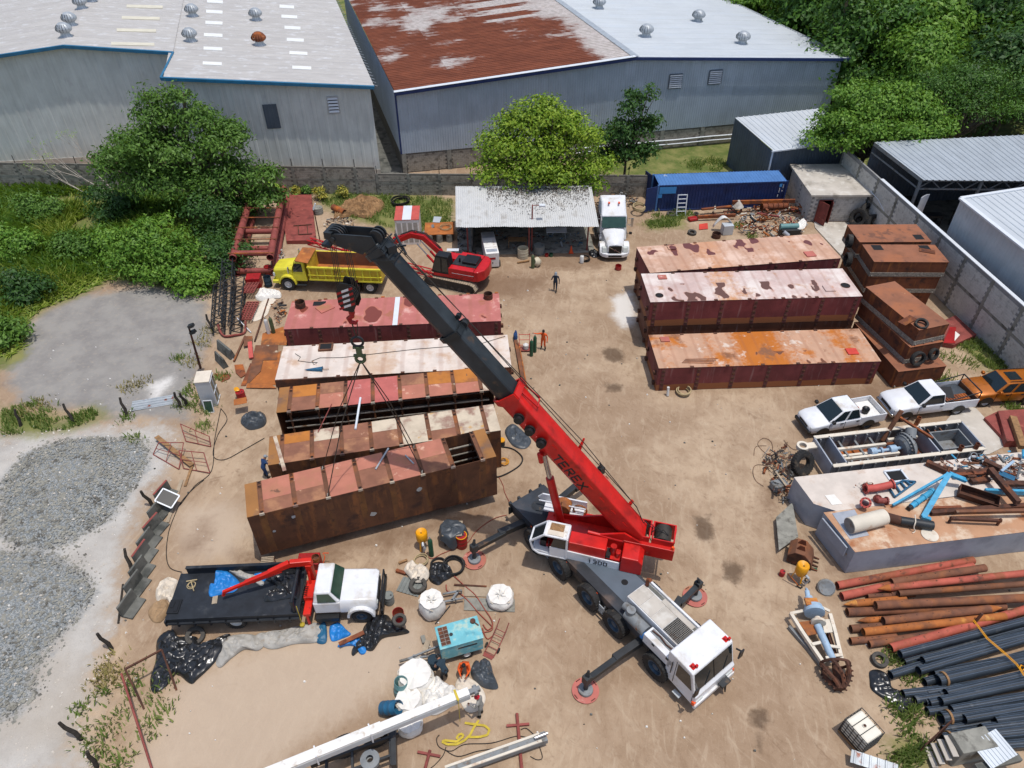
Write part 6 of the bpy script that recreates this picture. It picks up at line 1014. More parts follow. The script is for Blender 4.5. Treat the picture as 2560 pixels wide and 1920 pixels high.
b=MB();b.add([(.0+.1,1.318,1.5),(.62,1.318,1.5),(.62,1.27,2.7),(.2,1.27,2.7)],[(3,2,1,0)]);b.add([(.75,1.318,1.45),(1.45,1.318,1.5),(1.12,1.27,2.7),(.75,1.27,2.7)],[(3,2,1,0)]);b.add([(1.56,.5,1.4),(1.56,1.2,1.4),(1.19,1.17,2.75),(1.19,.53,2.75)],[(0,1,2,3)]);eu(b,'cab_window','glass',cb)
bm_=[(1.0,1.5),(1.6,2.4),(2.7,3.3),(3.6,3.35),(5.2,2.45),(6.2,1.9),(6.3,2.15),(5.0,2.95),(3.7,3.8),(2.5,3.75),(1.2,2.7),(.75,1.6)]
b=MB();b.prism(bm_,-.2,.2);eu(b,'boom','exc_red',bv=.04)
for sg in(-1,1):b=MB();b.cyl((1.6,sg*.32,1.4),(2.3,sg*.32,2.15),.1,n=12);lc=eu(b,'lift_cylinder','exc_red',sm0=40);b=MB();b.cyl((2.25,sg*.32,2.1),(3.1,sg*.3,3.0),.055,n=10);eu(b,'cylinder_rod','chrome',sm0=40)
b=MB();b.cyl((3.2,0,3.85),(5.3,0,2.95),.1,n=12);eu(b,'arm_cylinder','exc_red',sm0=40);b=MB();[b.tube([(1.2,y_,2.75),(2.4,y_,3.85),(3.6,y_,3.92),(4.6,y_,3.4)],.025,6)for y_ in(-.1,.0,.1)];eu(b,'hydraulic_hose','cable_black')
b=MB();b.cyl((6.15,-.3,2.0),(6.15,.3,2.0),.12,n=12);b.bar((6.1,0,2.05),(6.35,0,2.75),.25,.2);eu(b,'boom_tip_bracket','exc_red')
def lattice(name,label,p,q,w_,h_,k,mt,rr=.04,group=None,cat='lattice'):
 p=V3(p);q=V3(q);r=Th(name,label,cat,p,0,group);d,a,u=frame(q-p);L=(q-p).length;c=[a*x_*w_/2+u*z_*h_/2 for x_,z_ in((-1,-1),(1,-1),(1,1),(-1,1))]
 for o in c:MB().cyl(o,o+d*L,rr,n=6).bd('chord',mt,r)
 for i in range(k):
  for j in range(4):
   b=MB();s0,s1=(i,i+1)if(i+j)%2 else(i+1,i);b.cyl(c[j]+d*L*s0/k,c[(j+1)%4]+d*L*s1/k,rr*.6,n=5);b.bd('lacing_bar',mt,r)
 return r
lattice('red_lattice_beam','long red lattice beam resting on the excavator track behind the dump truck',G(772,603,1.3),G(1085,684,1.15),.45,.4,16,'exc_red',.05)
#- white highway tractor
sm=Th('semi_tractor','white highway tractor unit with sleeper cab parked beside the workshop shed','truck',(8.67,53.35,0),R(-90))
hs2=lambda w_,lo,hi:[(0,lo),(w_,lo),(w_+.01,lo+.3),(w_,hi-.2),(w_-.2,hi),(0,hi+.05)]
b=ringloft([(-.1,hs2(.62,.75,1.42)),(-.35,hs2(.68,.75,1.62)),(-1.9,hs2(.98,.75,2.0))]);b.bd('hood','white_paint',sm,40,bv=.04)
for sg in(-1,1):
 b=MB();n=12;o_=[(-.95+.72*mc(PI*i/n),.5+.78*ms(PI*i/n))for i in range(n+1)];i_=[(-.95+.58*mc(PI*i/n),.5+.62*ms(PI*i/n))for i in range(n+1)][::-1];b.prism(o_+i_,sg*1.0-.25,sg*1.0+.24);b.bd('fender','white_paint',sm,bv=.04);MB().hexa([(-.42,sg*.9-.22,.75),(-.12,sg*.86-.2,.75),(-.12,sg*.86+.22,.75),(-.42,sg*.95+.24,.75),(-.5,sg*.9-.2,1.15),(-.25,sg*.86-.18,1.12),(-.25,sg*.86+.18,1.12),(-.5,sg*.95+.2,1.15)]).bd('headlight','lamp_clear',sm,bv=.04)
 wheel(sm,(-.95,sg*1.05,.5),.5,.3,'rim_white',sg);
 for ax in(-5.3,-6.6):[wheel(sm,(ax,sg*y_,.5),.5,.28,'rim_white',sg)for y_ in(.75,1.08)]
 b=MB();b.bar((-1.6,sg*1.0,1.75),(-1.35,sg*1.32,1.85),.03);b.box(-1.42,-1.3,sg*1.35-.12,sg*1.35+.12,1.78,1.98);b.bd('hood_mirror','plastic_black',sm,bv=.03);b=MB();b.bar((-2.2,sg*1.2,2.2),(-2.1,sg*1.5,2.25),.04);b.bar((-2.2,sg*1.2,2.8),(-2.1,sg*1.5,2.8),.04);b.box(-2.15,-2.05,sg*1.52-.1,sg*1.52+.1,2.1,2.85);b.bd('wing_mirror','chrome',sm)
 MB().cyl((-2.9,sg*1.15,.75),(-4.2,sg*1.15,.75),.3,n=18).bd('fuel_tank','chrome',sm,40)
b=MB();b.box(-.12,.02,-.52,.52,.72,1.38);gr_=b.bd('grille','plastic_black',sm);b=MB();b.bar((.03,.5,.76),(.03,-.5,1.32),.03,.05);b.cyl((.02,0,1.05),(.05,0,1.05),.08,n=14);b.bd('grille_bar','chrome',gr_)
MB().prism([(-.35,-1.22),(-.05,-1.05),(.12,-.7),(.14,.7),(-.05,1.05),(-.35,1.22)],.38,.72,ax='z').bd('bumper','white_paint',sm,bv=.05);MB().box(.1,.155,-.55,.55,.46,.6).bd('bumper_slot','plastic_black',sm)
MB().hexa([(-4.3,-1.22,.9),(-1.9,-1.15,.9),(-1.9,1.15,.9),(-4.3,1.22,.9),(-4.3,-1.2,3.0),(-2.5,-1.1,2.9),(-2.5,1.1,2.9),(-4.3,1.2,3.0)]).bd('cab','white_paint',sm,bv=.08)
MB().hexa([(-4.3,-1.19,2.95),(-2.35,-1.08,2.85),(-2.35,1.08,2.85),(-4.3,1.19,2.95),(-4.3,-1.1,3.95),(-3.35,-.95,3.8),(-3.35,.95,3.8),(-4.3,1.1,3.95)]).bd('roof_fairing','white_paint',sm,bv=.12)
b=MB();b.add([(-1.93,-1.02,2.08),(-1.93,1.02,2.08),(-2.38,1.0,2.82),(-2.38,-1.0,2.82)],[(0,1,2,3)]);b.v=[(x+.03,y,z+.02)for x,y,z in b.v];b.bd('windscreen','glass_green',sm)
for sg in(-1,1):b=MB();q=[(-3.1,sg*1.2,2.1),(-2.1,sg*1.18,2.1),(-2.45,sg*1.14,2.75),(-3.1,sg*1.165,2.75)];b.add(q,[(0,1,2,3)]if sg<0 else[(3,2,1,0)]);b.bd('side_window','glass',sm);MB().box(-3.2,-3.0,sg*.42-.07,sg*.42+.07,3.72,3.83).bd('roof_light','lamp_orange',sm)
b=MB();b.box(-7.6,-1.0,-.42,-.3,.6,.88);b.box(-7.6,-1.0,.3,.42,.6,.88);b.cyl((-6,0,.95),(-6,0,1.1),.5,n=18);b.bd('chassis','steel_dark',sm)
#- flatbed truck with red knuckle crane
ft=Th('flatbed_truck','white cab truck with black flatbed and folding red crane arm','truck',(-16.45,20.25,0),R(2.6))
MB().box(0,6.2,-1.28,1.28,1.2,1.3).bd('bed_floor','black_bed',ft,bv=.01);b=MB();b.box(.3,6.15,1.24,1.3,1.3,1.75);b.box(.3,6.15,1.2,1.36,1.75,1.8);b.bd('far_side_board','black_bed',ft);b=MB();b.box(0,6.2,-1.34,-1.28,1.05,1.36);b.box(0,6.2,-1.44,-1.34,1.02,1.1);b.bd('near_side_rail','black_bed',ft)
for i in range(8):b=MB();xx=.5+i*.75;b.box(xx-.04,xx+.04,-1.42,-1.3,.82,1.1);b.bd('stake_pocket','black_bed',ft)
MB().box(-.08,0,-1.44,1.3,.95,1.3).bd('tail_beam','black_bed',ft);b=MB();[b.box(.2,9.6,sg*.42-.06,sg*.42+.06,.7,.95)for sg in(-1,1)];[b.box(x_,x_+.1,-1.2,1.2,.95,1.2)for x_ in np.arange(.4,6,1.0)];b.bd('chassis','steel_dark',ft)
for sg in(-1,1):
 [wheel(ft,(3.0,sg*y_,.5),.5,.27,'rim_white',sg)for y_ in(.72,1.02)];wheel(ft,(9.05,sg*1.0,.48),.48,.27,'rim_blue',sg)
b=MB();[b.cyl((6.0,sg*1.2,1.3),(6.0,sg*1.2,2.2),.08,n=10)for sg in(-1,1)];b.cyl((6.0,-1.25,2.15),(6.0,1.25,2.15),.09,n=12);b.bar((6.0,1.2,2.1),(4.4,1.25,1.75),.07);b.bd('headboard_frame','black_bed',ft,40)
hs3=lambda w_,lo,hi:[(0,lo),(w_,lo),(w_+.02,lo+.25),(w_,hi-.14),(w_-.12,hi),(0,hi+.03)]
b=ringloft([(9.85,hs3(.92,.85,1.5)),(9.7,hs3(.98,.75,1.58)),(8.05,hs3(1.0,.75,1.66))]);b.bd('hood','white_paint',ft,40,bv=.04)
b=MB();b.hexa([(6.85,-1.02,.8),(8.15,-1.02,.8),(8.15,1.02,.8),(6.85,1.02,.8),(6.85,-1.02,1.62),(8.15,-1.02,1.62),(8.15,1.02,1.62),(6.85,1.02,1.62)]);b.hexa([(6.88,-1.0,1.62),(8.15,-1.0,1.62),(8.15,1.0,1.62),(6.88,1.0,1.62),(7.0,-.85,2.28),(7.72,-.85,2.28),(7.72,.85,2.28),(7.0,.85,2.28)]);b.bd('cab','white_paint',ft,bv=.07)
b=MB();b.add([(8.13,-.9,1.7),(8.13,.9,1.7),(7.76,.8,2.22),(7.76,-.8,2.22)],[(0,1,2,3)]);b.v=[(x+.03,y,z+.02)for x,y,z in b.v];b.bd('windscreen','glass_green',ft)
for sg in(-1,1):
 b=MB();q=[(7.1,sg*.995,1.68),(8.0,sg*.995,1.68),(7.68,sg*.875,2.18),(7.12,sg*.875,2.18)];b.add(q,[(0,1,2,3)]if sg<0 else[(3,2,1,0)]);b.v=[(x,y+sg*.012,z)for x,y,z in b.v];b.bd('side_window','glass_green',ft)
 b=MB();n=12;o_=[(9.05+.68*mc(PI*i/n),.55+.72*ms(PI*i/n))for i in range(n+1)];i_=[(9.05+.55*mc(PI*i/n),.55+.57*ms(PI*i/n))for i in range(n+1)][::-1];b.prism(o_+i_,sg*1.0-.2,sg*1.0+.16);b.bd('fender','white_paint',ft,bv=.03);MB().box(6.9,8.0,sg*1.12-.14,sg*1.12+.14,.45,.72).bd('side_step','plastic_black',ft);MB().cyl((9.84,sg*.72,1.15),(9.88,sg*.72,1.15),.11,n=16).bd('headlight','lamp_clear',ft)
MB().box(9.85,9.9,-.6,.6,.95,1.4).bd('grille','plastic_black',ft);b=MB();b.box(10.0,10.12,-1.05,1.05,.55,.85);[b.bar((10.05,y_,.8),(10.05,y_,1.45),.06)for y_ in(-.9,.9)];b.bar((10.05,-.9,1.45),(10.05,.9,1.45),.08);b.bd('bull_bar','plastic_black',ft)
b=MB();b.box(6.3,6.75,-.5,.5,.95,1.4);b.box(6.38,6.68,.55,.95,.95,2.45);b.box(6.35,6.7,-1.25,1.25,.95,1.15);b.bar((6.52,-1.2,1.1),(6.52,-1.2,.25),.12);b.cyl((6.5,.2,1.1),(6.5,.7,2.3),.07,n=10);b.bd('crane_pedestal','red_truck',ft,bv=.02)
kn=[(6.6,.75,2.35),(6.55,.75,2.62),(5.7,.6,2.68),(4.7,.3,2.42)];b=MB();b.bar(kn[0],kn[1],.3);b.bar((6.7,.76,2.55),kn[2],.26,.34);b.bar(kn[2],kn[3],.26,.34,w2=.22,h2=.26);b.bd('crane_arm','red_truck',ft,bv=.03)
b=MB();b.bar((4.85,.33,2.44),(3.6,.0,2.12),.2,.22);b.cyl((5.3,.42,2.32),(3.9,.05,2.05),.06,n=8);b.bd('arm_extension','red_truck',ft,bv=.02);b=MB();b.bar((3.7,.02,2.14),(2.55,-.3,1.86),.13,.15);b.bar((2.6,-.28,1.9),(2.5,-.32,1.62),.1,.14);b.bd('arm_tip','red_truck',ft)
b=MB();[b.tube([(6.5,-.3+.12*i,1.3),(6.3,-.5+.1*i,1.75),(6.45,.3,2.0+.1*i)],.022,6)for i in range(5)];b.bd('hydraulic_hose','cable_black',ft);b=MB();b.cyl((6.2,-1.28,1.9),(6.2,-1.32,.45),.02,n=6);b.lathe((6.2,-1.32,.3),(0,0,1),[(.001,0),(.12,.03),(.12,.14),(.05,.2),(.001,.2)],12);b.bd('hook_line','yellow_strap',ft)
FTM=ft.matrix_basis
b=MB();b.box(0,.75,0,.55,0,.05);b.box(.1,.65,.08,.25,.05,.07);b.box(.3,.62,.3,.45,.05,.075);tag(b.bd('door_panel','plastic_black',loc=FTM@Vc((.45,-1.0,1.305)),rot=R(92)),'black car door trim panel lying at the tail of the flatbed','panel')
b=MB();b.box(0,.5,-.12,.12,0,.03);tag(b.bd('short_board','wood_grey',loc=FTM@Vc((2.05,-.55,1.305)),rot=R(100)),'short pale board on the flatbed beside the blue tarp','board')
b=MB();b.torus((0,0,.02),(0,0,1),.2,.02,20,5);b.torus((.03,.02,.05),(0,.1,1),.17,.02,20,5);b.cyl((-.1,.25,.06),(.25,-.35,.06),.025,n=6);b.cyl((-.3,.2,.06),(.2,.3,.06),.03,n=6);tag(b.bd('rope_coil','rope',loc=FTM@Vc((.65,.55,1.305))),'coil of rope with a pipe cross on the flatbed tail','rope')
#- yard goods: helpers
def bx(name,label,cat,p,sz,rz,mt,bv=.01,group=None,tilt=None):
 b=MB();b.box(-sz[0]/2,sz[0]/2,-sz[1]/2,sz[1]/2,0,sz[2]);return tag(b.bd(name,mt,bv=bv,loc=p,rot=tilt or(0,0,rz)),label,cat,group)
def plate(name,label,cat,v,pts,z,t,mt,group=None):
 P=ccw([tuple(Q(v,x,y,z+t)[:2])for x,y in pts]);c=np.mean(P,0);b=MB();n=len(P);L_=[(x-c[0],y-c[1])for x,y in P];b.prism(L_,0,t,ax='z');return tag(b.bd(name,mt,loc=(c[0],c[1],z)),label,cat,group)
def barv(name,label,cat,v,a,b_,za,zb,w_,h_,mt,group=None):
 p,q=Q(v,*a,za),Q(v,*b_,zb);b=MB();b.bar((0,0,0),q-p,w_,h_);return tag(b.bd(name,mt,loc=p,bv=min(.01,w_*.1)),label,cat,group)
def rodv(name,label,cat,v,a,b_,za,zb,r_,mt,group=None,hollow=False):
 p,q=Q(v,*a,za),Q(v,*b_,zb);b=MB();b.pipe((0,0,0),q-p,r_,.02,16)if hollow else b.cyl((0,0,0),q-p,r_,n=10);return tag(b.bd(name,mt,loc=p,sm0=40),label,cat,group)
def tubev(name,label,cat,v,pts,r_,mt,z=None,sm0=True,group=None):
 P=[Q(v,x,y,zz[0]if zz else(z or r_))for x,y,*zz in pts]
 if sm0:
  o=[]
  for i in range(len(P)-1):
   p0,p1,p2,p3=P[max(i-1,0)],P[i],P[i+1],P[min(i+2,len(P)-1)]
   for k in range(5):t=k/5;o.append(.5*((2*p1)+(p2-p0)*t+(2*p0-5*p1+4*p2-p3)*t*t+(3*p1-p0-3*p2+p3)*t**3))
  P=o+[P[-1]]
 b=MB();b.tube([p-P[0]for p in P],r_,6);return tag(b.bd(name,mt,loc=P[0],sm0=60),label,cat,group)
def drum(name,label,p,r_,h,mt,tilt=0,cat='drum',open_=False,inside='rust_dark',group=None):
 o=Th(name,label,cat,p,tilt,group);b=MB();pr=[(.001,0),(r_,0),(r_,h*.32),(r_*1.03,h*.335),(r_,h*.35),(r_,h*.65),(r_*1.03,h*.665),(r_,h*.68),(r_,h)]
 pr+=[(r_*.94,h),(r_*.94,h*.12),(.001,h*.12)]if open_ else[(r_*.95,h),(r_*.93,h-.02),(.001,h-.02)];b.lathe((0,0,0),(0,0,1),pr,20);b.bd('drum_body',mt,o,35)
 if not open_:MB().cyl((r_*.5,0,h-.02),(r_*.5,0,h+.005),.04,n=8).bd('bung','steel_dark',o)
 else:MB().cyl((0,0,h*.12),(0,0,h*.13+.01),r_*.93,n=18).bd('drum_bottom',inside,o)
 return o
def cloth(name,label,cat,v,pts,h,mt,z=0.,seed=0,fold=.35,rings=20,group=None,per=7):
 """crumpled sheet: star-shaped outline traced on its support, folds in real relief"""
 P=[Q(v,x,y,z)for x,y in pts];n=len(P);O=[]
 for i in range(n):
  p0,p1,p2,p3=P[i-1],P[i],P[(i+1)%n],P[(i+2)%n]
  for k in range(per):t=k/per;O.append(.5*((2*p1)+(p2-p0)*t+(2*p0-5*p1+4*p2-p3)*t*t+(3*p1-p0-3*p2+p3)*t**3))
 c=sum(O,Vc())/len(O);R_=np.array([[o.x-c.x,o.y-c.y]for o in O]);m=len(O);T=np.linspace(0,1,rings+1)[1:]
 XY=np.concatenate([[[0,0]]]+[R_*t for t in T]);e=np.concatenate([[0.]]+[np.full(m,t)for t in T]);th_=np.arctan2(XY[:,1],XY[:,0]);a0=seed*1.7
 q=lambda s,k:np.abs(vnoise(XY[:,0]+c.x+31*seed,XY[:,1]+c.y+17*k,s,seed+k)-.5)*2
 wx=XY[:,0]*mc(a0)+XY[:,1]*ms(a0)+.25*vnoise(XY[:,0]+5,XY[:,1]+9,.5,seed+5);rid=np.abs(np.sin(wx*9+3*vnoise(XY[:,0]+c.x,XY[:,1]+c.y,.6,seed+9)))
 fall=np.clip((1-e)*4.5,0,1)**.5;Z=h*fall*((1-fold)*.6*(.3+.6*np.cos(e*PI/2))+fold*(.6*(1-q(.5,1))**1.6+.5*(1-q(.2,2))**1.5+.35*(1-rid)**1.3))+.012+.02*q(.3,3)*fold
 V=np.column_stack([XY,Z]);F_=[(0,1+i,1+(i+1)%m)for i in range(m)]+[(1+r*m+i,1+(r+1)*m+i,1+(r+1)*m+(i+1)%m,1+r*m+(i+1)%m)for r in range(rings-1)for i in range(m)]
 b=MB();b.add(V.tolist(),F_);return tag(b.bd(name,mt,loc=(c.x,c.y,z),sm0=32),label,cat,group)
def bigbag(label,p,r_,h,seed,tied=True,mt='cloth_white',group='white bulk bags'):
 o=Th('bulk_bag',label,'bag',p,seed*.7,group);b=MB();n=40;rings=[]
 for k in range(15):
  t=k/14;z=h*min(1,t*1.25)if t<.8 else h*(1+.1*ms((t-.8)/.2*PI)-(t-.8)*.25);rr=r_*(.86+.16*ms(PI*min(1,t*1.15+.08)))if t<.8 else r_*(1.0*(1-((t-.8)/.2)**1.6)+.02);ring=[]
  for i in range(n):
   a=2*PI*i/n;sq=1/(abs(mc(a))**4+abs(ms(a))**4)**.25;pl=1+.025*ms(a*7+seed)+.02*ms(a*13+seed*2+k);fo=(.05*ms(a*9+seed)*max(0,(t-.55)));x_=rr*(.75+.25*sq)*pl;ring.append((x_*mc(a),x_*ms(a),max(0,z+fo+.02*ms(a*5+k))))
  rings.append(ring)
 b.loft(rings);b.bd('bag_body',mt,o,70)
 if tied:b=MB();[b.tube([(.03*mc(a),.03*ms(a),h*1.0),(.16*mc(a),.16*ms(a),h*1.06+.05),(.3*mc(a+.4),.3*ms(a+.4),h+.03)],[.03,.05,.015],6)for a in(0,1.5,2.7,4.1,5.2)];b.bd('tied_neck',mt,o,60)
 for a in(.8,2.4,3.9,5.5):MB().tube([(r_*.8*mc(a),r_*.8*ms(a),h*.97),(r_*1.0*mc(a+.1),r_*1.0*ms(a+.1),h*1.03),(r_*.95*mc(a+.3),r_*.95*ms(a+.3),h*.9)],.03,5).bd('lifting_loop','cloth_cream',o)
 return o
def gascyl(label,p,mt,h=1.35,r_=.115,tilt=0,group='gas cylinders'):
 o=Th('gas_cylinder',label,'gas cylinder',p,tilt,group);MB().lathe((0,0,0),(0,0,1),[(.001,0),(r_,.02),(r_,h*.8),(r_*.8,h*.88),(r_*.35,h*.93),(.001,h*.93)],16).bd('cylinder_body',mt,o,40);MB().cyl((0,0,h*.92),(0,0,h),.045,n=10).bd('valve_cap','chrome',o);return o
def heap(name,label,v,pts,n,s0,s1,mats,z=.0,hmax=.5):
 P=np.array([Q(v,x,y)[:2]for x,y in pts]);lo,hi=P.min(0),P.max(0);b=MB();k=0;c=(lo+hi)/2
 while k<n:
  q=lo+rng.random(2)*(hi-lo)
  if sdist(np.array([q[0]]),np.array([q[1]]),P)[0]<0:continue
  k+=1;m=int(rng.integers(len(mats)));L=s0+(s1-s0)*rng.random()**2;a=rng.random()*6.3;el=rng.normal(0,.2);d=Vc((mc(a)*mc(el),ms(a)*mc(el),ms(el)));p=Vc((q[0]-c[0],q[1]-c[1],.05+hmax*rng.random()**1.6));ty=rng.random()
  if ty<.35:b.bar(p-d*L/2,p+d*L/2,L*.12,L*.1,m)
  elif ty<.6:b.cyl(p-d*L/2,p+d*L/2,L*.14,n=9,m=m)
  elif ty<.75:b.torus(p,d+Vc((0,0,.8)),L*.3,L*.07,14,6,m)
  elif ty<.9:b.bar(p-d*L*.3,p+d*L*.3,L*.5,.02,m)
  else:b.tube([p-d*L*.6,p+Vc((.1,.05,.15)),p+d*L*.6],.02,5,m)
 return tag(b.bd(name,mats,loc=(c[0],c[1],z)),label,'scrap',kind='stuff')
BZ=1.31
cloth('blue_tarp','crumpled bright blue tarp lying on the flatbed','tarp','o',[(515,175),(560,150),(640,190),(735,285),(690,365),(600,385),(465,412),(455,330),(500,300)],.3,'tarp_blue',BZ,1,.6)
cloth('grey_sheet','crumpled grey sheet beside the far side board of the flatbed','sheet','o',[(590,165),(700,150),(800,205),(930,240),(960,290),(930,315),(850,270),(740,240),(680,200)],.22,'cloth_grey',BZ,2,.6);cloth('blue_tarp','small blue tarp scrap next to the grey sheet on the flatbed','tarp','o',[(870,205),(985,198),(995,235),(940,285),(890,250)],.2,'tarp_blue',BZ,3,.6)
cloth('black_plastic','shiny black plastic heaped against the crane end of the flatbed','plastic sheet','o',[(990,200),(1200,160),(1290,200),(1280,420),(1180,430),(1000,460),(960,430),(1080,330),(980,260)],.32,'tarp_black',BZ,4,.6)
cloth('black_plastic','big shiny black plastic sheet on the sand behind the flatbed tail','plastic sheet','o',[(-20,800),(110,715),(170,780),(330,780),(410,860),(620,760),(640,800),(520,1000),(350,1170),(280,1215),(150,1130),(60,1240),(-60,1300),(-90,1180),(-40,1000)],.42,'tarp_black',0,5,.62,24)
cloth('grey_sheet','long crumpled grey sheet on the sand beside the flatbed, broad end','sheet','o',[(600,800),(740,760),(880,770),(960,850),(900,910),(780,900),(660,980),(560,1065),(515,1020),(560,900)],.3,'cloth_grey',0,6,.6,20);cloth('grey_sheet','long crumpled grey sheet on the sand below the red crane pedestal','sheet','o',[(880,770),(1100,730),(1300,680),(1480,660),(1530,740),(1460,830),(1240,850),(1060,895),(950,870)],.32,'cloth_grey',0,7,.6,20)
cloth('blue_tarp','dull blue tarp end of the long grey sheet','tarp','o',[(1480,665),(1530,660),(1535,830),(1450,840),(1450,770)],.2,'plastic_blue',0,8,.6);cloth('blue_tarp','bright blue tarp on the sand below the white cab door','tarp','o',[(1565,690),(1650,655),(1720,720),(1760,760),(1680,800),(1580,820)],.3,'tarp_blue',0,9,.6);cloth('blue_tarp','blue and silver tarp corner poking out of the black plastic','tarp','o',[(1680,830),(1790,790),(1890,820),(1900,920),(1850,945),(1780,870),(1640,880)],.28,'tarp_blue',0,10,.6)
cloth('black_plastic','black plastic heap on the sand by the front wheel of the flatbed truck','plastic sheet','o',[(1880,690),(1980,590),(2090,580),(2150,640),(2300,735),(2200,770),(2050,800),(1960,910),(1860,900),(1780,960),(1770,900),(1850,800)],.42,'tarp_black',0,11,.62,20);barv('rusty_channel','rusty flat bar across the tarps by the truck front wheel','bar','o',(1650,850),(1880,740),.3,.34,.22,.05,'rust')
cloth('white_cloth','heap of dirty white cloth behind the flatbed tail','cloth','o',[(0,290),(80,240),(170,270),(150,380),(110,490),(60,440),(-10,470),(-40,400)],.4,'cloth_cream',0,12,.6);cloth('brown_cloth','brown sacking on the ground behind the flatbed tail','cloth','o',[(-60,480),(40,440),(90,520),(50,600),(0,650),(-70,640),(-110,560)],.3,'cloth_brown',0,13,.5)
tyre_('worn tyre half under the tail of the flatbed truck',Q('o',325,775,.12),.46,.26,'rubber_dusty',(R(10),R(8),0))
bx('welding_machine','dark red welding machine with a bucket on it beside the headboard','welder',Q('o',1395,150),(1.1,.75,.85),.05,'drum_red',.04);drum('rusty_pot','rusty open pot standing on the dark red welding machine',Q('o',1440,75,.86),.2,.28,'rust',0,'pot',True);b=MB();b.torus((0,0,.06),(0,.2,1),.18,.06,14,6);b.torus((.1,.05,.12),(.3,0,1),.12,.04,12,6);tag(b.bd('cable_bundle','cable_black',loc=Q('o',1370,95,.86)),'black cable bundle lying on the dark red welding machine','cable')
g_=Th('grate_stool','small rusty stool with a slatted top behind the flatbed','stool',Q('o',1010,140),.1);b=MB();[b.bar((x_,y_,0),(x_,y_,.55),.04)for x_ in(-.3,.3)for y_ in(-.2,.2)];b.bd('legs_frame','rust',g_);[MB().box(-.32,.32,-.21+.1*i,-.15+.1*i,.55,.58).bd('slat','wood_grey',g_)for i in range(5)]
tubev('orange_hook_stand','thin stand with an orange hook bar behind the truck cab','stand','o',[(1500,130,.02),(1520,40,.7),(1500,10,.8),(1555,10,.8)],.025,'lamp_orange',sm0=False)
#- sandblasting corner
def blastpot(label,p,rz):
 o=Th('blast_pot',label,'blasting pot',p,rz);MB().lathe((0,0,.35),(0,0,1),[(.001,0),(.12,.05),(.3,.35),(.31,.9),(.27,.95),(.001,.88)],20).bd('vessel','yellow_pot',o,40)
 for a in(0,2.1,4.2):MB().bar((.24*mc(a),.24*ms(a),.7),(.33*mc(a),.33*ms(a),0),.08,.03).bd('leg','yellow_pot',o)
 b=MB();b.cyl((0,-.3,.75),(0,-.5,.7),.07,n=10);b.tube([(0,-.45,.7),(.1,-.5,.5),(0,-.45,.2),(.05,-.2,.15)],.05,7);b.bd('valve_gear','galv',o);MB().cyl((-.02,-.05,1.235),(-.02,-.05,1.25),.05,n=10).bd('filler_hole','cloth_black',o);return o
blastpot('yellow blasting pot beside a green gas cylinder near the lifted hull section',Q('F',725,1150),.2);gascyl('dark green gas cylinder beside the yellow blasting pot',Q('F',855,1280),'gas_green',1.5,.13)
dd_=drum('steel_drum','red drum with yellow rim under the grey plastic sheet',Q('F',1320,1130),.3,.9,'drum_red');MB().torus((0,0,.9),(0,0,1),.29,.025,20,6).bd('rim','yellow_pot',dd_)
o_=Th('draped_table','table draped with dark grey plastic sheet beside the red drum','table',Q('F',1150,1100)+Vc((.1,.25,0)));[MB().cyl((x_,y_,0),(x_,y_,1.0),.03,n=6).bd('leg','steel_dark',o_)for x_ in(-.4,.45)for y_ in(-.4,.4)];MB().box(-.5,.55,-.5,.5,.95,1.0).bd('table_top','wood_grey',o_)
b=MB();n=44;rings=[]
for k_ in range(12):
 t=k_/11;ring=[]
 for i in range(n):a=2*PI*i/n;rr=(.001+.95*t*(1+.08*ms(3*a+1)+.05*ms(7*a)))if t<.72 else.684*(1+.08*ms(3*a+1)+.05*ms(7*a))+(t-.72)*.55;z=1.12-.1*t+.03*ms(5*a+9*t)if t<.72 else 1.04-(t-.72)*2.0*(1+.45*ms(3*a)+.25*ms(5*a+2));ring.append((rr*mc(a)*.95,rr*ms(a)*.85,z))
 rings.append(ring)
b.loft(rings,cap=False);b.bd('drape','tarp_grey',o_,60)
cloth('cream_rag','heap of cream rags beside the black hoses','rag','F',[(430,1500),(530,1370),(620,1420),(740,1450),(815,1530),(800,1640),(700,1700),(580,1690),(500,1600)],.4,'cloth_cream',.15,20,.6);cloth('black_plastic','crumpled black plastic under the coiled black hoses','plastic sheet','F',[(820,1480),(900,1390),(1060,1400),(1150,1480),(1180,1600),(1050,1680),(950,1740),(820,1660)],.35,'tarp_black',0,21,.6)
def coil(label,p,r_,k,mt,rr=.03,name='hose_coil'):
 b=MB();[b.torus((ru(-.06,.06),ru(-.06,.06),.04+.05*i),(ru(-.15,.15),ru(-.15,.15),1),r_*ru(.85,1.1),rr,26,6)for i in range(k)];return tag(b.bd(name,mt,loc=p,sm0=60),label,'hose')
coil('tan hose coil behind the cream rags',Q('F',690,1370),.38,4,'rope');coil('thick black hose coil lying on the black plastic',Q('F',1200,1470),.5,5,'rubber',.04);coil('second black hose coil next to the outrigger pad',Q('F',960,1430),.42,3,'rubber',.04)
barv('wood_offcut','wooden offcut beside the tan hose coil','wood','F',(350,1400),(480,1350),.06,.06,.12,.1,'wood');barv('rusty_beam_stub','rusty beam stub by the cream rags','beam','F',(310,1510),(460,1560),.1,.1,.16,.16,'rust')
b=MB();pr=wprof(-.6,.6,6,.03);n=len(pr);b.add([(t,-.45,.03+o)for t,o in pr]+[(t,.45,.03+o)for t,o in pr],[(q,q+1,n+q+1,n+q)for q in range(n-1)]);tag(b.bd('corrugated_sheet','plastic_grey',loc=Q('p',590,150),rot=R(-18)),'small grey corrugated sheet under a tyre','sheet');tyre_('worn tyre lying on the small corrugated sheet',Q('p',690,130,.2),.46,.26,'rubber_dusty',(R(4),0,0))
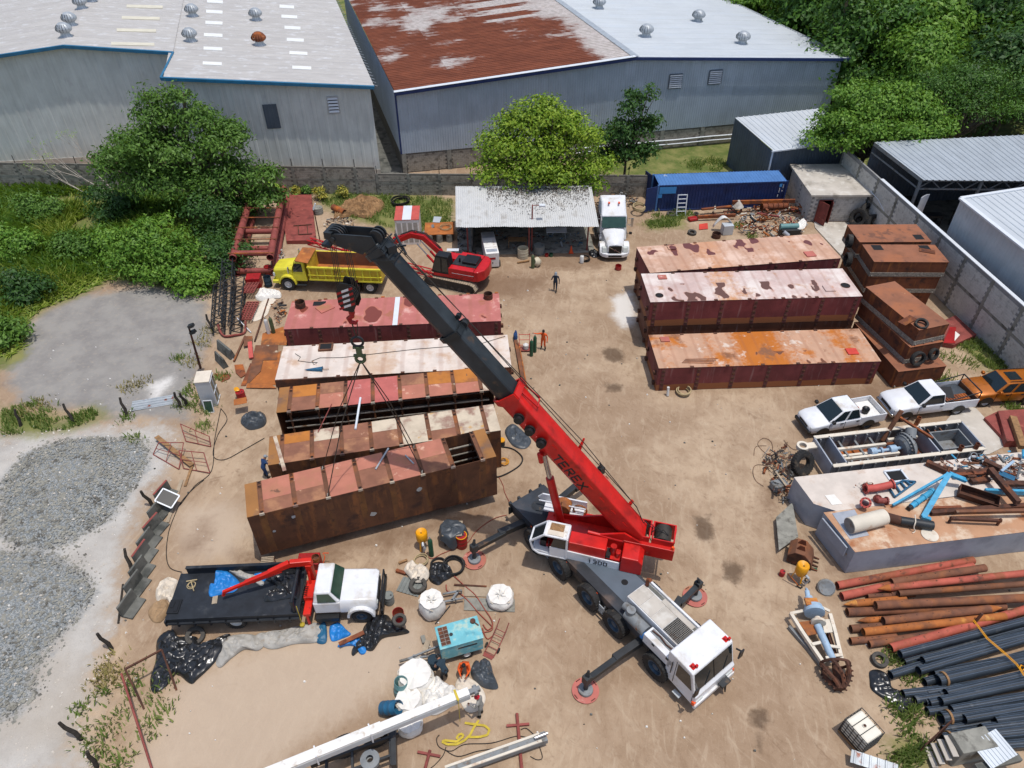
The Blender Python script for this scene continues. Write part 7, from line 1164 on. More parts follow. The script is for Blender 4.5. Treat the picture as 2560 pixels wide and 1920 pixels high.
bigbag('full white bulk bag standing beside the grey steel trestle',Q('p',895,480),.62,.98,1,True);bigbag('low white bulk bag tied shut on the plywood boards',Q('p',1830,340),.66,.55,2,True)
plate('plywood_board','pale plywood board under the tied bulk bag, upper one','board','p',[(1335,140),(2020,165),(2020,300),(1330,275)],.0,.03,'wood_grey');plate('plywood_board','weathered plywood board under the tied bulk bag, lower one','board','p',[(1335,300),(2030,320),(2030,495),(1325,470)],.0,.03,'concrete_old');rodv('rusty_bar','rusty bar along the plywood boards','bar','p',(1190,120),(1640,145),.05,.05,.05,'rust_dark')
o_=Th('steel_trestle','small grey steel trestle beside the full bulk bag','trestle',Q('p',1180,330),R(12));[MB().bar(p,q,.1,.06).bd('bar','grey_steel',o_)for p,q in(((-.5,-.2,.3),(.5,-.2,.3)),((-.5,.25,.3),(.5,.25,.3)),((-.1,-.2,.3),(.3,.25,.3)),((-.45,-.2,0),(-.45,-.2,.3)),((.45,.25,0),(.45,.25,.3)),((.1,-.2,0),(.1,-.2,.4)))]
d_=drum('steel_drum','red drum topped with a worn tyre in front of the white truck',Q('p',435,610),.28,.72,'drum_red',0,open_=True,inside='rope');tyre_('small worn tyre set on top of the red drum',Q('p',435,610,.8),.34,.2,'rubber_dusty',0,'old tyres')
drum('grey_bucket','stack of grey buckets in front of the white truck bumper',Q('p',300,360),.25,.62,'plastic_grey',0,'bucket');bx('concrete_brick','loose concrete block on the sand beside the compressor drawbar','block',Q('p',770,890),(.2,.4,.15),.35,'concrete_old')
for i,(a_,c_)in enumerate((((1135,410),(930,660)),((730,520),(930,600)))):rodv('dark_rod',('long' if i==0 else 'short')+' dark rod on the sand beside the full bulk bag','rod','p',a_,c_,.03,.03,.03,'steel_dark')
cx0,cx1,cx2,cx3=[Q('p',*q,1.45)for q in((1005,1015),(1590,850),(1470,555),(910,720))];co_=Th('air_compressor','rust spotted turquoise towed air compressor','compressor',(cx0.x,cx0.y,0),dirang(cx0,cx1));CL,CW=(cx1-cx0).length,(cx3-cx0).length
MB().box(0,CL,0,CW,.45,1.43).bd('housing','cyan_metal',co_,bv=.04);MB().box(-.03,CL+.03,-.03,CW+.03,1.43,1.47).bd('lid','cyan_metal',co_,bv=.01);b=MB();b.box(.08,.52,.1,CW-.1,1.471,1.476);rad=b.bd('radiator_opening','rust_dark',co_);b=MB();[b.bar((.08,.1+i*(CW-.2)/5,1.5),(.52,.1+i*(CW-.2)/5,1.5),.02)for i in range(6)];b.bar((.3,.1,1.5),(.3,CW-.1,1.5),.02);b.bd('radiator_guard','stringer',rad)
MB().box(.8,1.7,-.012,0,1.05,1.15).bd('side_slot','steel_dark',co_);MB().cyl((.62,CW*.5,1.47),(.62,CW*.5,1.485),.09,n=12).bd('filler_cap','steel_dark',co_);b=MB();b.cyl((1.75,CW*.8,1.47),(1.75,CW*.8,1.56),.13,n=12);b.bar((1.75,CW*.8,1.5),(1.95,CW*.55,1.5),.05);b.bd('exhaust_cap','rust_dark',co_)
MB().box(.1,CL-.1,.1,CW-.1,.3,.45).bd('chassis','steel_dark',co_);[wheel(co_,(1.2,y_,.3),.3,.2,'rim_white',sg)for y_,sg in((.1,-1),(CW-.1,1))];b=MB();b.bar((0,.35,.4),(-1.55,CW*.5,.42),.08);b.bar((0,CW-.35,.4),(-1.55,CW*.5,.42),.08);b.bar((-1.5,CW*.5,.42),(-1.9,CW*.5,.42),.1);b.cyl((-1.2,CW*.5,0),(-1.2,CW*.5,.6),.05,n=8);b.bd('drawbar','grey_steel',co_);MB().bar((-.75,CW*.55,.35),(-.4,CW*1.1,.35),.25,.04).bd('drawbar_plate','wood_grey',co_)
drum('plastic_drum','dark blue open topped canister beside the compressor drawbar',Q('p',915,1240),.27,.6,'cloth_teal',0,'canister')
h_=Th('hand_truck','red two wheeled hand truck behind the compressor','hand truck',Q('p',1680,1080),R(62),None);b=MB();[b.tube([(-.1,y_,.02),(.45,y_,.1),(1.25,y_,.5),(1.5,y_,.72)],.025,6)for y_ in(-.25,.25)];b.bd('side_rail','primer_red',h_);[MB().bar((x_,-.25,.1+.5*max(0,x_-.45)),(x_,.25,.1+.5*max(0,x_-.45)),.03).bd('rung','primer_red',h_)for x_ in(.0,.3,.6,.85,1.1)];[MB().torus((.3,y_,.13),(0,1,0),.1,.035,16,6).bd('wheel','rubber',h_)for y_ in(-.33,.33)];MB().bar((-.12,-.25,.03),(-.12,.25,.03),.2,.02).bd('toe_plate','primer_red',h_)
cloth('grey_plastic','dark grey plastic bag heap beside the kneeling man in orange','plastic sheet','p',[(1440,1240),(1490,1170),(1530,1230),(1600,1150),(1690,1200),(1730,1340),(1800,1550),(1640,1560),(1500,1480),(1420,1360)],.45,'tarp_grey',0,30,.6)
for i,pts in enumerate(([(1190,0),(1330,130),(1480,260),(1600,440),(1700,590),(1720,690),(1650,745),(1590,670)],[(1080,120),(1100,210),(1250,230),(1380,340),(1520,500),(1660,640),(1720,710),(1690,760),(1580,780)],[(1580,720),(1620,830),(1660,870),(1720,830)])):tubev('air_hose',('long red air hose running to the blasting corner','red air hose looping past the plywood boards','short red hose at the back of the compressor')[i],'hose','p',pts,.03,'hose_red')
tubev('air_hose','thin red hose crossing the sand to the crane outrigger','hose','F',[(740,1230),(850,1330),(1000,1260),(1150,1200),(1400,1090),(1520,930),(1700,780),(1850,700),(2010,660)],.022,'hose_red');tubev('air_hose','thin red hose beside the lifted hull section','hose','F',[(1890,80),(1950,200),(1980,320),(2060,480)],.02,'hose_red')
bigbag('round white bulk bag behind the compressor drawbar',Q('p',665,1440),.8,.6,3,False);bigbag('crumpled white bulk bag between the blue drums and the boom',Q('q',1085,300),.6,.55,4,False);bigbag('white bulk bag half under the white boom',Q('q',1095,470),.55,.5,5,False)
cloth('white_sheet','heap of white bag cloth under the end of the white boom','cloth','q',[(1180,180),(1290,105),(1370,160),(1440,190),(1480,240),(1400,320),(1270,385),(1190,330),(1170,250)],.7,'cloth_white',0,31,.55,20);cloth('cream_sheet','cream sheet spread under the man with the red helmet','cloth','q',[(1430,150),(1480,85),(1580,130),(1640,200),(1655,270),(1610,345),(1520,360),(1470,290),(1440,210)],.22,'cloth_cream',0,32,.5)
drum('plastic_drum','open blue plastic drum standing behind the tilted one',Q('q',1020,215),.3,.85,'plastic_teal',(R(-8),R(6),0),'drum',True,'plastic_teal','blue plastic drums');drum('plastic_drum','open blue plastic drum lying tilted on the sand',Q('q',890,330,.28),.31,.92,'plastic_blue',(R(12),R(58),0),'drum',True,'plastic_teal','blue plastic drums')
wt=Th('boom_truck','white straight boom on a black truck chassis with twin tyres','truck',Q('q',820,740));T0,T1=Q('q',120,790,2.3)-wt.location,Q('q',1530,215,2.2)-wt.location
MB().bar(T0-(T1-T0)*.15,T0.lerp(T1,.52),.4,.5).bd('boom_section','white_dusty',wt,bv=.02);MB().bar(T0.lerp(T1,.5),T1,.34,.42).bd('boom_section','white_dusty',wt,bv=.02);d_,a_,u_=frame(T1-T0)
for sg in(-1,1):MB().bar(T0-(T1-T0)*.14+a_*sg*.21-u_*.03,T1+a_*sg*.19-u_*.03,.012,.3).bd('side_stripe','clad_white',wt)
for t in(.18,.46):b=MB();c_=T0.lerp(T1,t);b.bar(c_+u_*.26-a_*.26,c_+u_*.26+a_*.26,.06,.05);b.bar(c_+a_*.26-u_*.3,c_+a_*.26+u_*.45,.05);b.bd('boom_bracket','white_paint',wt)
b=MB();b.bar(T1,T1+d_*.5,.2,.2);b.cyl(T1+d_*.3-a_*.2,T1+d_*.3+a_*.2,.1,n=10);b.bd('boom_tip','grey_steel',wt);b=MB();c_=T0.lerp(T1,.93);b.bar(c_+u_*.24-a_*.25,c_+u_*.24+a_*.25,.1,.02);b.bar(c_+a_*.25+u_*.24,c_+a_*.25-u_*1.6,.08,.02);b.bd('ratchet_strap','yellow_strap',wt)
b=MB();[b.bar((-2.4,y_-.9,.85),(1.05,y_+.35,.85),.1,.26)for y_ in(-.35,.45)];[b.bar((x_,x_*.36-.75,.85),(x_-.3,x_*.36+.9,.85),.1,.2)for x_ in(-1.6,-.6,.9)];b.bd('chassis_frame','steel_dark',wt);MB().box(.85,1.05,-.7,1.1,.55,1.2).bd('rear_beam','steel_dark',wt,rot=R(8));MB().lathe((.0,-.25,.75),(0,0,1),[(.15,0),(.4,.05),(.4,.25),(.15,.3)],20).bd('fifth_wheel','grey_steel',wt)
for k_,(x_,y_)in enumerate(((.05,.75),(-.02,1.05),(-1.15,.35),(-1.22,.65))):wheel(wt,(x_,y_,.5),.5,.27,'rim_white',-1).rotation_euler=(R(90),0,R(20))
gb=Th('grey_boom','grey steel boom section lying on red trestles','boom',Q('q',1560,740,.35));T1=Q('q',2110,545,.45)-gb.location;MB().bar(-T1*.35,T1,.42,.3).bd('box_beam','grey_steel',gb,bv=.02);d_,a_,u_=frame(T1);[MB().bar(-T1*.35+a_*y_+u_*.17,T1*.92+a_*y_+u_*.17,.1,.06).bd('top_rail','white_rust',gb)for y_ in(-.15,.15)];MB().cyl(T1*.84+u_*.3,T1*1.02+u_*.34,.07,n=12).bd('ram','chrome',gb)
for lb,p_,a0,a1 in(('red trestle under the far end of the grey boom','q',(1890,370),(1925,777)),('red trestle stub beside the tangled cables','q',(1240,645),(1205,777))):
 o_=Th('red_trestle',lb,'trestle',Q('q',*a0,.08),0,'red trestles');e_=Q('q',*a1,.08)-o_.location;MB().cyl((0,0,0),e_*1.3,.07,n=8).bd('long_bar','primer_red',o_);n_=Vc((-e_.y,e_.x,0)).normalized();MB().bar(e_*.22-n_*.5,e_*.22+n_*.5,.1,.08).bd('cross_bar','primer_red',o_)
for i,pts in enumerate(([(1310,530),(1290,560),(1310,620),(1400,650),(1500,600),(1700,590),(1880,540),(1970,550)],[(1350,640),(1450,690),(1600,650),(1800,620),(1950,580)],[(1360,620),(1340,680),(1280,750),(1230,790)],[(1990,690),(2040,715),(2080,700),(2060,620)],[(1920,490),(1960,480),(2020,530)])):tubev('black_cable','thin black cable tangled on the sand beside the grey boom','cable','q',pts,.018,'cable_black',group='cables by the grey boom')
def strap(label,v,pts,w_=.1):
 P=[Q(v,x,y,.03+.04*(i%2))for i,(x,y)in enumerate(pts)];b=MB()
 for p,q in zip(P[:-1],P[1:]):b.bar(p-P[0],q-P[0],w_,.008)
 tag(b.bd('yellow_strap','yellow_strap',loc=P[0]),label,'strap')
strap('loose yellow webbing strap looping over the sand','q',[(1605,420),(1570,470),(1540,530),(1500,570),(1440,600),(1370,600),(1330,580),(1350,570),(1440,580),(1490,540),(1480,520),(1450,530),(1440,560)]);strap('second yellow webbing strap lying in a wide loop','q',[(1500,440),(1570,450),(1650,460),(1685,490),(1670,530),(1610,545),(1530,545)])
#- steel pipes and black plastic pipes
mat('pipe_rust',S(126,82,60),.85,var=.25,vs=1.5,alts=[(S(150,94,58),.9,.56,.1),(S(100,68,54),1.1,.6,.08),(S(190,120,104),1.4,.7,.05)]);mat('pipe_red',S(186,94,76),.8,var=.2,vs=1.5,alts=[(S(150,88,58),.8,.56,.1),(S(110,66,52),1.6,.64,.06)])
def stpipe(label,a,b_,za,zb,r_,mt,point=None):
 p,q=Q('s',*a,za),Q('s',*b_,zb);o=Th('steel_pipe',label,'pipe',p,0,'rusty steel pipes');d=q-p;MB().pipe((0,0,0),d,r_,.014,18).bd('pipe_body',mt,o,40)
 if point:c_,dr=(d,d.normalized())if point>0 else(Vc((0,0,0)),-d.normalized());MB().lathe(c_,dr,[(r_,0),(r_*.75,r_*1.2),(r_*.3,r_*2.6),(.001,r_*3.4)],16).bd('pointed_end','rust_orange',o,40)
 for t in(.15,.3,.45,.6):b=MB();c_=d*t+Vc((0,0,r_));b.cyl(c_,c_+Vc((0,0,.004)),.025,n=8);b.bd('drilled_hole','cloth_black',o)
for i,(a,b_,za,zb,r_,mt,pt,lb)in enumerate((((145,370),(1650,90),.2,.2,.2,'pipe_red',0,'red primed steel pipe lying tight against the grey pontoon'),((195,490),(1650,160),.2,.5,.21,'pipe_red',0,'tan and red steel pipe second from the grey pontoon'),((745,335),(1780,175),.55,.55,.2,'pipe_rust',0,'grey brown steel pipe with a pink flattened end'),((720,395),(2400,215),.5,.5,.18,'pipe_red',-1,'long orange steel pipe with its point toward the auger'),((825,460),(2400,340),.5,.5,.15,'rust_brown',0,'thin grey brown steel pipe between the thicker pipes'),((740,470),(900,455),.2,.2,.15,'pipe_rust',0,'short steel pipe stub under the thin grey brown pipe'),((480,490),(1000,470),.17,.17,.13,'pipe_rust',0,'small steel pipe tucked under the long orange pipe'),((570,590),(2400,500),.62,.6,.21,'pipe_rust',0,'long rust brown steel pipe with a chalk ring near its mouth'),((255,665),(2000,600),.2,.2,.21,'pipe_rust',0,'rust brown steel pipe with its mouth nearest the auger'),((350,570),(900,520),.2,.2,.19,'rust_orange',-1,'steel pipe with a broad orange point'),((655,760),(1830,630),.55,.5,.2,'pipe_rust',1,'drilled steel pipe pointed at its far end'),((480,755),(900,730),.2,.2,.15,'rust_orange',-1,'orange pointed steel pipe below the drilled one'),((295,850),(900,800),.19,.19,.19,'rust_brown',0,'short mouthed brown steel pipe next to the oil stain'),((435,885),(2000,710),.42,.4,.19,'rust_orange',0,'mottled ochre steel pipe'),((290,985),(800,940),.17,.17,.17,'pipe_rust',0,'lower ochre steel pipe near the small tyre'),((495,1020),(1700,830),.2,.2,.18,'pipe_rust',0,'orange brown steel pipe under the ochre one'),((735,1065),(2400,590),.24,.3,.21,'pipe_red',0,'red primed steel pipe beside the black plastic pipes'))):stpipe(lb,a,b_,za,zb,r_,mt,pt)
rodv('rusty_stake','rusty steel stake driven between the steel and plastic pipes','stake','s',(1600,860),(1750,680),.0,1.1,.07,'rust_dark')
pd_=(Q('s',2212,730,.3)-Q('s',850,1120,.3)).normalized();_hp={}
def hdpe(x,y,z,r_,L,v='t',ang=0,ring=False):
 key=(r_,L)
 if key not in _hp:
  b=MB();b.pipe((0,0,0),(L,0,0),r_,r_*.09,20);s_=MB()
  for k_ in range(4):t=.5+k_*.55;s_.bar((.02,r_*mc(t),r_*ms(t)),(L-.02,r_*mc(t),r_*ms(t)),.007,.005,up=(0,mc(t),ms(t)))
  _hp[key]=(b.mesh('plastic_pipe','hdpe',40),s_.mesh('pipe_stripe','hdpe_stripe'))
 me,st=_hp[key];o=put('plastic_pipe',me,loc=Q(v,x,y,z),rot=(ru(-.4,.4),0,math.atan2(pd_.y,pd_.x)+R(ang)));tag(o,'black plastic pipe with pale blue stripes in the stack beside the steel pipes' if not ring else 'wide black plastic pipe with a brown flange ring at its mouth','pipe','black plastic pipes' if not ring else 'flanged black plastic pipes');put('pipe_stripe',st,o)
 if ring:MB().lathe((.28,0,0),(1,0,0),[(r_,0),(r_+.06,.0),(r_+.06,.1),(r_,.1)],22,0,True).bd('flange_ring','wood',o)
for x,y,z,r_,L,v,a_,rg in((840,1130,.62,.19,12,'s',2,0),(1090,1200,.6,.19,12,'s',1,0),(735,1360,.3,.19,12,'s',4,0),(1045,1310,.55,.19,12,'s',3,0),(1210,1350,.3,.2,12,'s',-2,0),(1255,1420,.42,.27,12,'s',0,1),(1110,1440,.2,.19,12,'s',2,0),(880,1215,.2,.18,12,'s',3,0),(1345,1560,.5,.19,12,'s',0,0),(1290,1650,.55,.2,12,'s',-1,0),(870,1570,.2,.19,12,'s',-6,0),(1130,1560,.2,.19,12,'s',-3,0),(1270,1580,.25,.17,12,'s',-2,0),(1050,470,.2,.19,12,'t',-3,0),(1160,490,.2,.17,12,'t',-2,0),(1200,500,.3,.19,12,'t',-2,0),(1435,570,.45,.19,12,'t',-3,0),(1180,590,.2,.19,12,'t',-4,0),(1575,670,.5,.2,12,'t',-3,0),(1330,660,.3,.27,12,'t',-5,1),(1900,690,.5,.19,12,'t',-5,0),(1345,780,.18,.16,12,'t',-4,0),(1500,840,.3,.2,12,'t',-6,0),(1760,770,.42,.19,12,'t',-6,0),(1340,890,.3,.27,12,'t',-6,1),(1740,880,.2,.19,12,'t',-7,0),(1900,850,.35,.2,12,'t',-7,0),(2000,950,.3,.2,12,'t',-8,0),(1600,950,.2,.19,12,'t',-8,0)):hdpe(x,y,z,r_,L,v,a_-3,rg)
b=MB();P=[Q('s',*q,.9)for q in((1650,760),(1800,960),(2000,1130),(2120,1240),(2160,1290),(2210,1370))];b.tube([p-P[0]for p in P],.02,5);b.tube([p-P[0]+Vc((.06,.05,0))for p in P],.02,5);b.tube([P[4]-P[0],P[4]-P[0]+Vc((.15,.15,.03)),P[4]-P[0]+Vc((.3,.05,.05)),P[4]-P[0]+Vc((.1,-.1,.03))],.03,5);tag(b.bd('yellow_rope','yellow_pot',loc=P[0]),'yellow rope tied over the black plastic pipes','rope')
tyre_('small tyre lying on the sand by the pipe mouths',Q('s',615,1195,.12),.38,.24,'rubber_dusty',(R(6),0,0));cloth('black_plastic','dusty black plastic sheet at the mouths of the plastic pipes','plastic sheet','t',[(575,160),(680,150),(770,220),(800,330),(920,400),(1060,470),(1040,590),(900,600),(800,510),(600,370),(570,260)],.22,'tarp_black',0,40,.5,20)
ib=Th('liquid_tote','white caged liquid tote tank standing alone on the sand','tote tank',Q('t',480,1010)+Vc((0,.55,0)),R(28));w2,d2,hh=.5,.6,1.15
MB().box(-w2+.03,w2-.03,-d2+.03,d2-.03,.15,hh-.03).bd('bottle','ibc_white',ib,bv=.09);MB().lathe((0,0,hh-.03),(0,0,1),[(.09,0),(.09,.05),(.07,.05),(.07,0)],16,0,True).bd('filler_neck','ibc_white',ib);MB().cyl((0,0,hh-.029),(0,0,hh-.02),.07,n=14).bd('filler_hole','rust_dark',ib);MB().box(-w2,w2,-d2,d2,.0,.13).bd('pallet','wood',ib)
for z in np.linspace(.18,hh,6):[MB().bar(p,q,.025).bd('cage_bar','steel_dark',ib)for p,q in(((-w2,-d2,z),(w2,-d2,z)),((w2,-d2,z),(w2,d2,z)),((w2,d2,z),(-w2,d2,z)),((-w2,d2,z),(-w2,-d2,z)))]
for t in np.linspace(0,1,6):[MB().bar((x_,y_,.13),(x_,y_,hh),.02).bd('cage_bar','steel_dark',ib)for x_,y_ in((-w2+2*w2*t,-d2),(-w2+2*w2*t,d2),(-w2,-d2+2*d2*t),(w2,-d2+2*d2*t))]
for y_ in(-.2,.22):MB().bar((-w2,y_,hh+.01),(w2,y_,hh+.01),.03).bd('top_bar','steel_dark',ib)
cb_=Th('concrete_tank','low concrete tank with open rail steps in the corner by the plastic pipes','tank',Q('t',1440,1180));e1_,e2_=Q('t',1820,1110,1.3)-Q('t',1440,1190,1.3),Q('t',1300,960,1.3)-Q('t',1440,1190,1.3);b=MB();z3=Vc((0,0,1.3));O3=Vc((0,0,0));b.hexa([O3,e1_,e1_+e2_,e2_,O3+z3,e1_+z3,e1_+e2_+z3,e2_+z3]);b.bd('tank_body','concrete_old',cb_,bv=.03)
for k_ in range(4):b=MB();o3=-e1_*.12*(k_+1)+e2_*.15;b.box(o3.x-.12,o3.x+.12,o3.y-.1,o3.y+.75,1.0-.28*k_,1.05-.28*k_);b.bd('step','concrete',cb_,rot=0)
b=MB();s0=-e1_*.62+e2_*.9;s1=-e1_*.05+e2_*1.25;b.bar(s0+Vc((0,0,.75)),s1+Vc((0,0,2.0)),.05);[b.bar(s0.lerp(s1,t),s0.lerp(s1,t)+Vc((0,0,.75+1.25*t)),.05)for t in(0,.5,1)];b.bd('hand_rail','rust_dark',cb_)
b=MB();pr=wprof(-.7,.7,8,.025);n=len(pr);b.add([(t,-.55,o)for t,o in pr]+[(t,.55,o)for t,o in pr],[(q,q+1,n+q+1,n+q)for q in range(n-1)]);tag(b.bd('corrugated_sheet','clad_white',loc=Q('t',1890,985,1.25),rot=(R(4),R(-3),R(22))),'pale corrugated sheet beside the concrete tank','sheet')
barv('concrete_beam','rough concrete beam behind the corrugated sheet','beam','t',(1700,1200),(2160,1080),.9,.9,.3,.25,'concrete_dark');b=MB();pr=wprof(-.9,.9,6,.03);n=len(pr);b.add([(t,-.25,o+.1*ms(t))for t,o in pr]+[(t,.25,o)for t,o in pr],[(q,q+1,n+q+1,n+q)for q in range(n-1)]);tag(b.bd('galvanised_sheet','galv_rust',loc=Q('t',620,1140,.5),rot=(R(15),0,R(-20))),'rust patched galvanised sheet behind the liquid tote','sheet')
#- grey pontoons with scrap on deck
def pontoon(name,label,pts,H,deck,side):
 c=pts[0];r=Th(name,label,'pontoon',(c[0],c[1],0),0,'grey pontoons');L_=[(p[0]-c[0],p[1]-c[1])for p in pts];MB().prism(L_,0,H-.015,ax='z').bd('hull',side,r,bv=.02);MB().prism([(x*1.002,y*1.002)for x,y in L_],H-.015,H,ax='z').bd('deck_plate',deck,r);return r
PZ=1.8
deckmat('deck_whitegrey',S(222,210,198),[(S(196,168,146),.6,.62,.08),(S(170,130,100),2.2,.7,.04)],[],None,ridge=0);deckmat('deck_rustwhite',S(196,150,116),[(S(220,196,170),.7,.55,.09),(S(168,108,70),.6,.6,.08)],[],None,ridge=0)
pontoon('grey_pontoon','pale decked grey pontoon with a chamfered corner, carrying the red bent pipe',[(15.63,27.3),(16.12,25.4),(17.14,24.9),(33,27.2),(33,29.65)],PZ,'deck_whitegrey','grey_paint')
p2_=pontoon('grey_pontoon','rusty decked grey pontoon with the white cylinder, beside the steel pipes',[(16.45,24.8),(17.2,22.25),(32,24.2),(32,26.95)],PZ-.002,'deck_rustwhite','grey_paint')
MB().bar(Vc((-.12,-.3,1.35)),Vc((.5,-2.2,1.35)),.08,.7).bd('end_flange','grey_paint',p2_);plate('grey_hatch','grey square plate under the white cylinder','plate','l',[(500,1225),(660,1455),(830,1420),(700,1190)],PZ,.02,'grey_paint')
DZ=PZ+.0
o_=Th('deck_hatch','open square hatch with white coaming on the pale pontoon deck','hatch',Q('l',1070,895,DZ),R(8));[MB().bar(p,q,.1,.08).bd('coaming','trim_white',o_)for p,q in(((-.5,-.4,.04),(.5,-.4,.04)),((.5,-.4,.04),(.5,.4,.04)),((.5,.4,.04),(-.5,.4,.04)),((-.5,.4,.04),(-.5,-.4,.04)))];MB().box(-.45,.45,-.35,.35,.005,.012).bd('opening','cloth_black',o_)
b=MB();b.torus((0,0,.03),(0,0,1),.36,.05,24,6);o_=tag(b.bd('deck_ring','trim_white',loc=Q('l',1785,760,DZ)),'white rimmed round manhole at the far edge of the pale pontoon','manhole');MB().cyl((0,0,.005),(0,0,.02),.33,n=22).bd('opening','cloth_black',o_)
plate('white_plate','loose white square plate on the pale pontoon deck','plate','l',[(435,1065),(520,1055),(595,1140),(500,1150)],DZ,.03,'cloth_white')
def flanged(label,P,r_,mt,name='flanged_pipe',fl=(0,-1)):
 o=Th(name,label,'pipe',P[0],0);L_=[p-P[0]for p in P];b=MB();b.tube(L_,r_,16,cap=False);b.tube(L_,r_*.9,16,cap=False);b.bd('pipe_body',mt,o,60)
 for k_ in fl:
  d=(L_[1]-L_[0])if k_==0 else(L_[-1]-L_[-2]);d.normalize();c_=L_[k_];b=MB();b.lathe(c_-d*.03,d,[(r_*.9,0),(r_*1.45,0),(r_*1.45,.06),(r_*.9,.06)],22,0,True);f_=b.bd('flange',mt,o,40);e0,a_,u_=frame(d);b=MB();[b.cyl(c_+(a_*mc(t)+u_*ms(t))*r_*1.25-d*.05,c_+(a_*mc(t)+u_*ms(t))*r_*1.25+d*.06,.025,n=6)for t in np.linspace(0,2*PI,10)[:-1]];b.bd('flange_bolts','rust_dark',f_)
 return o
flanged('red flanged bent pipe lying on the pale pontoon',[Q('l',800,1005,DZ+.32),Q('l',880,1000,DZ+.3),Q('l',960,985,DZ+.32),Q('l',1040,965,DZ+.42)],.2,'primer_bright');flanged('short red flanged pipe standing upright on the pontoon edge',[Q('l',800,1130,DZ+.05),Q('l',800,1130,DZ+.5)],.2,'primer_bright');flanged('short red elbow pipe behind the upright flanged pipe',[Q('l',905,1095,DZ+.2),Q('l',920,1110,DZ+.35),Q('l',985,1115,DZ+.3)],.16,'primer_red')
o_=Th('white_cylinder','rust streaked white steel cylinder lying on the rusty pontoon','cylinder',Q('l',655,1335,DZ+.42));e_=Q('l',965,1255,DZ+.42)-o_.location;MB().cyl((0,0,0),e_,.42,n=26).bd('shell','white_rust',o_,40);MB().cyl(-e_*.01,(0,0,0),.39,n=24).bd('end_cap','grey_steel',o_);[MB().bar(e_*t-Vc((0,.2,.42)),e_*t+Vc((0,.2,-.4)),.2,.06).bd('saddle','steel_dark',o_)for t in(.25,.75)]
rodv('rusty_pipe','dark rust pipe lying beside the white cylinder','pipe','l',(980,1255),(1110,1290),DZ+.25,DZ+.25,.24,'rust_dark',hollow=True);o_=rodv('black_pipe','black pipe wrapped with white rope on the rusty pontoon','pipe','l',(1105,1290),(1400,1335),DZ+.27,DZ+.25,.24,'steel_dark');tubev('white_rope','white rope wound round the black pipe','rope','l',[(1240,1240,DZ+.4),(1245,1300,DZ+.55),(1230,1350,DZ+.3),(1240,1385,DZ+.03),(1215,1400,DZ+.03)],.03,'cloth_cream')
b=MB();b.cyl((0,0,0),(0,0,.05),.42,n=26);tag(b.bd('round_lid','white_rust',loc=Q('l',1370,1420,DZ)),'round whitish lid on the rusty pontoon deck','lid');MB()
def deckbar(label,a,b_,za,zb,w_,h_,mt,name='steel_beam',cat='beam',group='steel beams on the pontoons'):return barv(name,label,cat,'l',a,b_,DZ+za,DZ+zb,w_,h_,mt,group)
fr_=Th('blue_a_frame','big bright blue steel A frame lying across both pontoons','frame',Q('l',1545,870,DZ+.9));L3_=fr_.location;[MB().bar(Q('l',*p,DZ+za)-L3_,Q('l',*q,DZ+zb)-L3_,w_,.16).bd('frame_leg','blue_steel',fr_,bv=.01)for p,q,za,zb,w_ in(((1545,870),(1315,1260),.9,.15,.28),((1540,870),(1040,1155),.9,.15,.12),((1550,875),(1690,930),.85,.55,.3),((1300,1255),(1380,1280),.15,.1,.2))]
o_=Th('blue_ram','blue hydraulic ram lying under the blue A frame','ram',Q('l',1205,1165,DZ+.16));e_=Q('l',1400,1020,DZ+.25)-o_.location;MB().cyl((0,0,0),e_,.15,n=16).bd('barrel','blue_steel',o_,40);[MB().cyl(e_*t,e_*(t+.06),.18,n=16).bd('collar','blue_steel',o_,40)for t in(.2,.55,.9)];MB().cyl(-e_*.12,(0,0,0),.13,n=12).bd('ram_end','steel_dark',o_)
o_=Th('blue_grid_frame','triangular blue frame with rungs beside the open hatch','frame',Q('l',1060,1080,DZ+.1));L3_=o_.location;[MB().bar(Q('l',*p,DZ+.1)-L3_,Q('l',*q,DZ+.1)-L3_,.08,.12).bd('frame_bar','plastic_blue',o_)for p,q in(((1060,1080),(1245,945)),((1060,1080),(1010,1000)),((1010,1000),(1130,935)),((1130,935),(1245,945)),((1060,965),(1110,1040)),((1110,945),(1160,1005)),((1160,940),(1200,975)))]
for i,(a,b_,za,zb,w_,h_,mt,lb)in enumerate((((1905,830),(2160,1130),.7,.7,.3,.3,'rust_dark','heavy dark beam slanting over the scrap toward the deck edge'),((1340,770),(1560,870),.2,.2,.25,.3,'rust_dark','bent brown channel by the white rimmed manhole'),((1560,870),(1880,850),.2,.2,.25,.3,'rust_dark','brown channel running on from the bent one'),((1850,760),(2000,830),.3,.3,.3,.3,'rust_dark','brown channel end beside the round manhole'),((1600,880),(1890,860),.35,.35,.2,.12,'rust','upper rusty flat in the bundle behind the A frame'),((1740,940),(1900,920),.2,.2,.3,.2,'rust_dark','lower rusty flat in the bundle behind the A frame'),((1380,1220),(2300,1150),.15,.3,.25,.22,'rust_dark','long dark beam along the rusty pontoon'),((1600,1215),(2300,1200),.5,.5,.18,.2,'rust_brown','tapered brown beam on top of the long dark one'),((1370,1180),(1650,1170),.12,.12,.15,.15,'rust','short rusty bar beneath the blue A frame'),((2040,960),(2300,960),.3,.3,.3,.2,'rust_dark','dark plate girder behind the blue beam'))):deckbar(lb,a,b_,za,zb,w_,h_,mt)
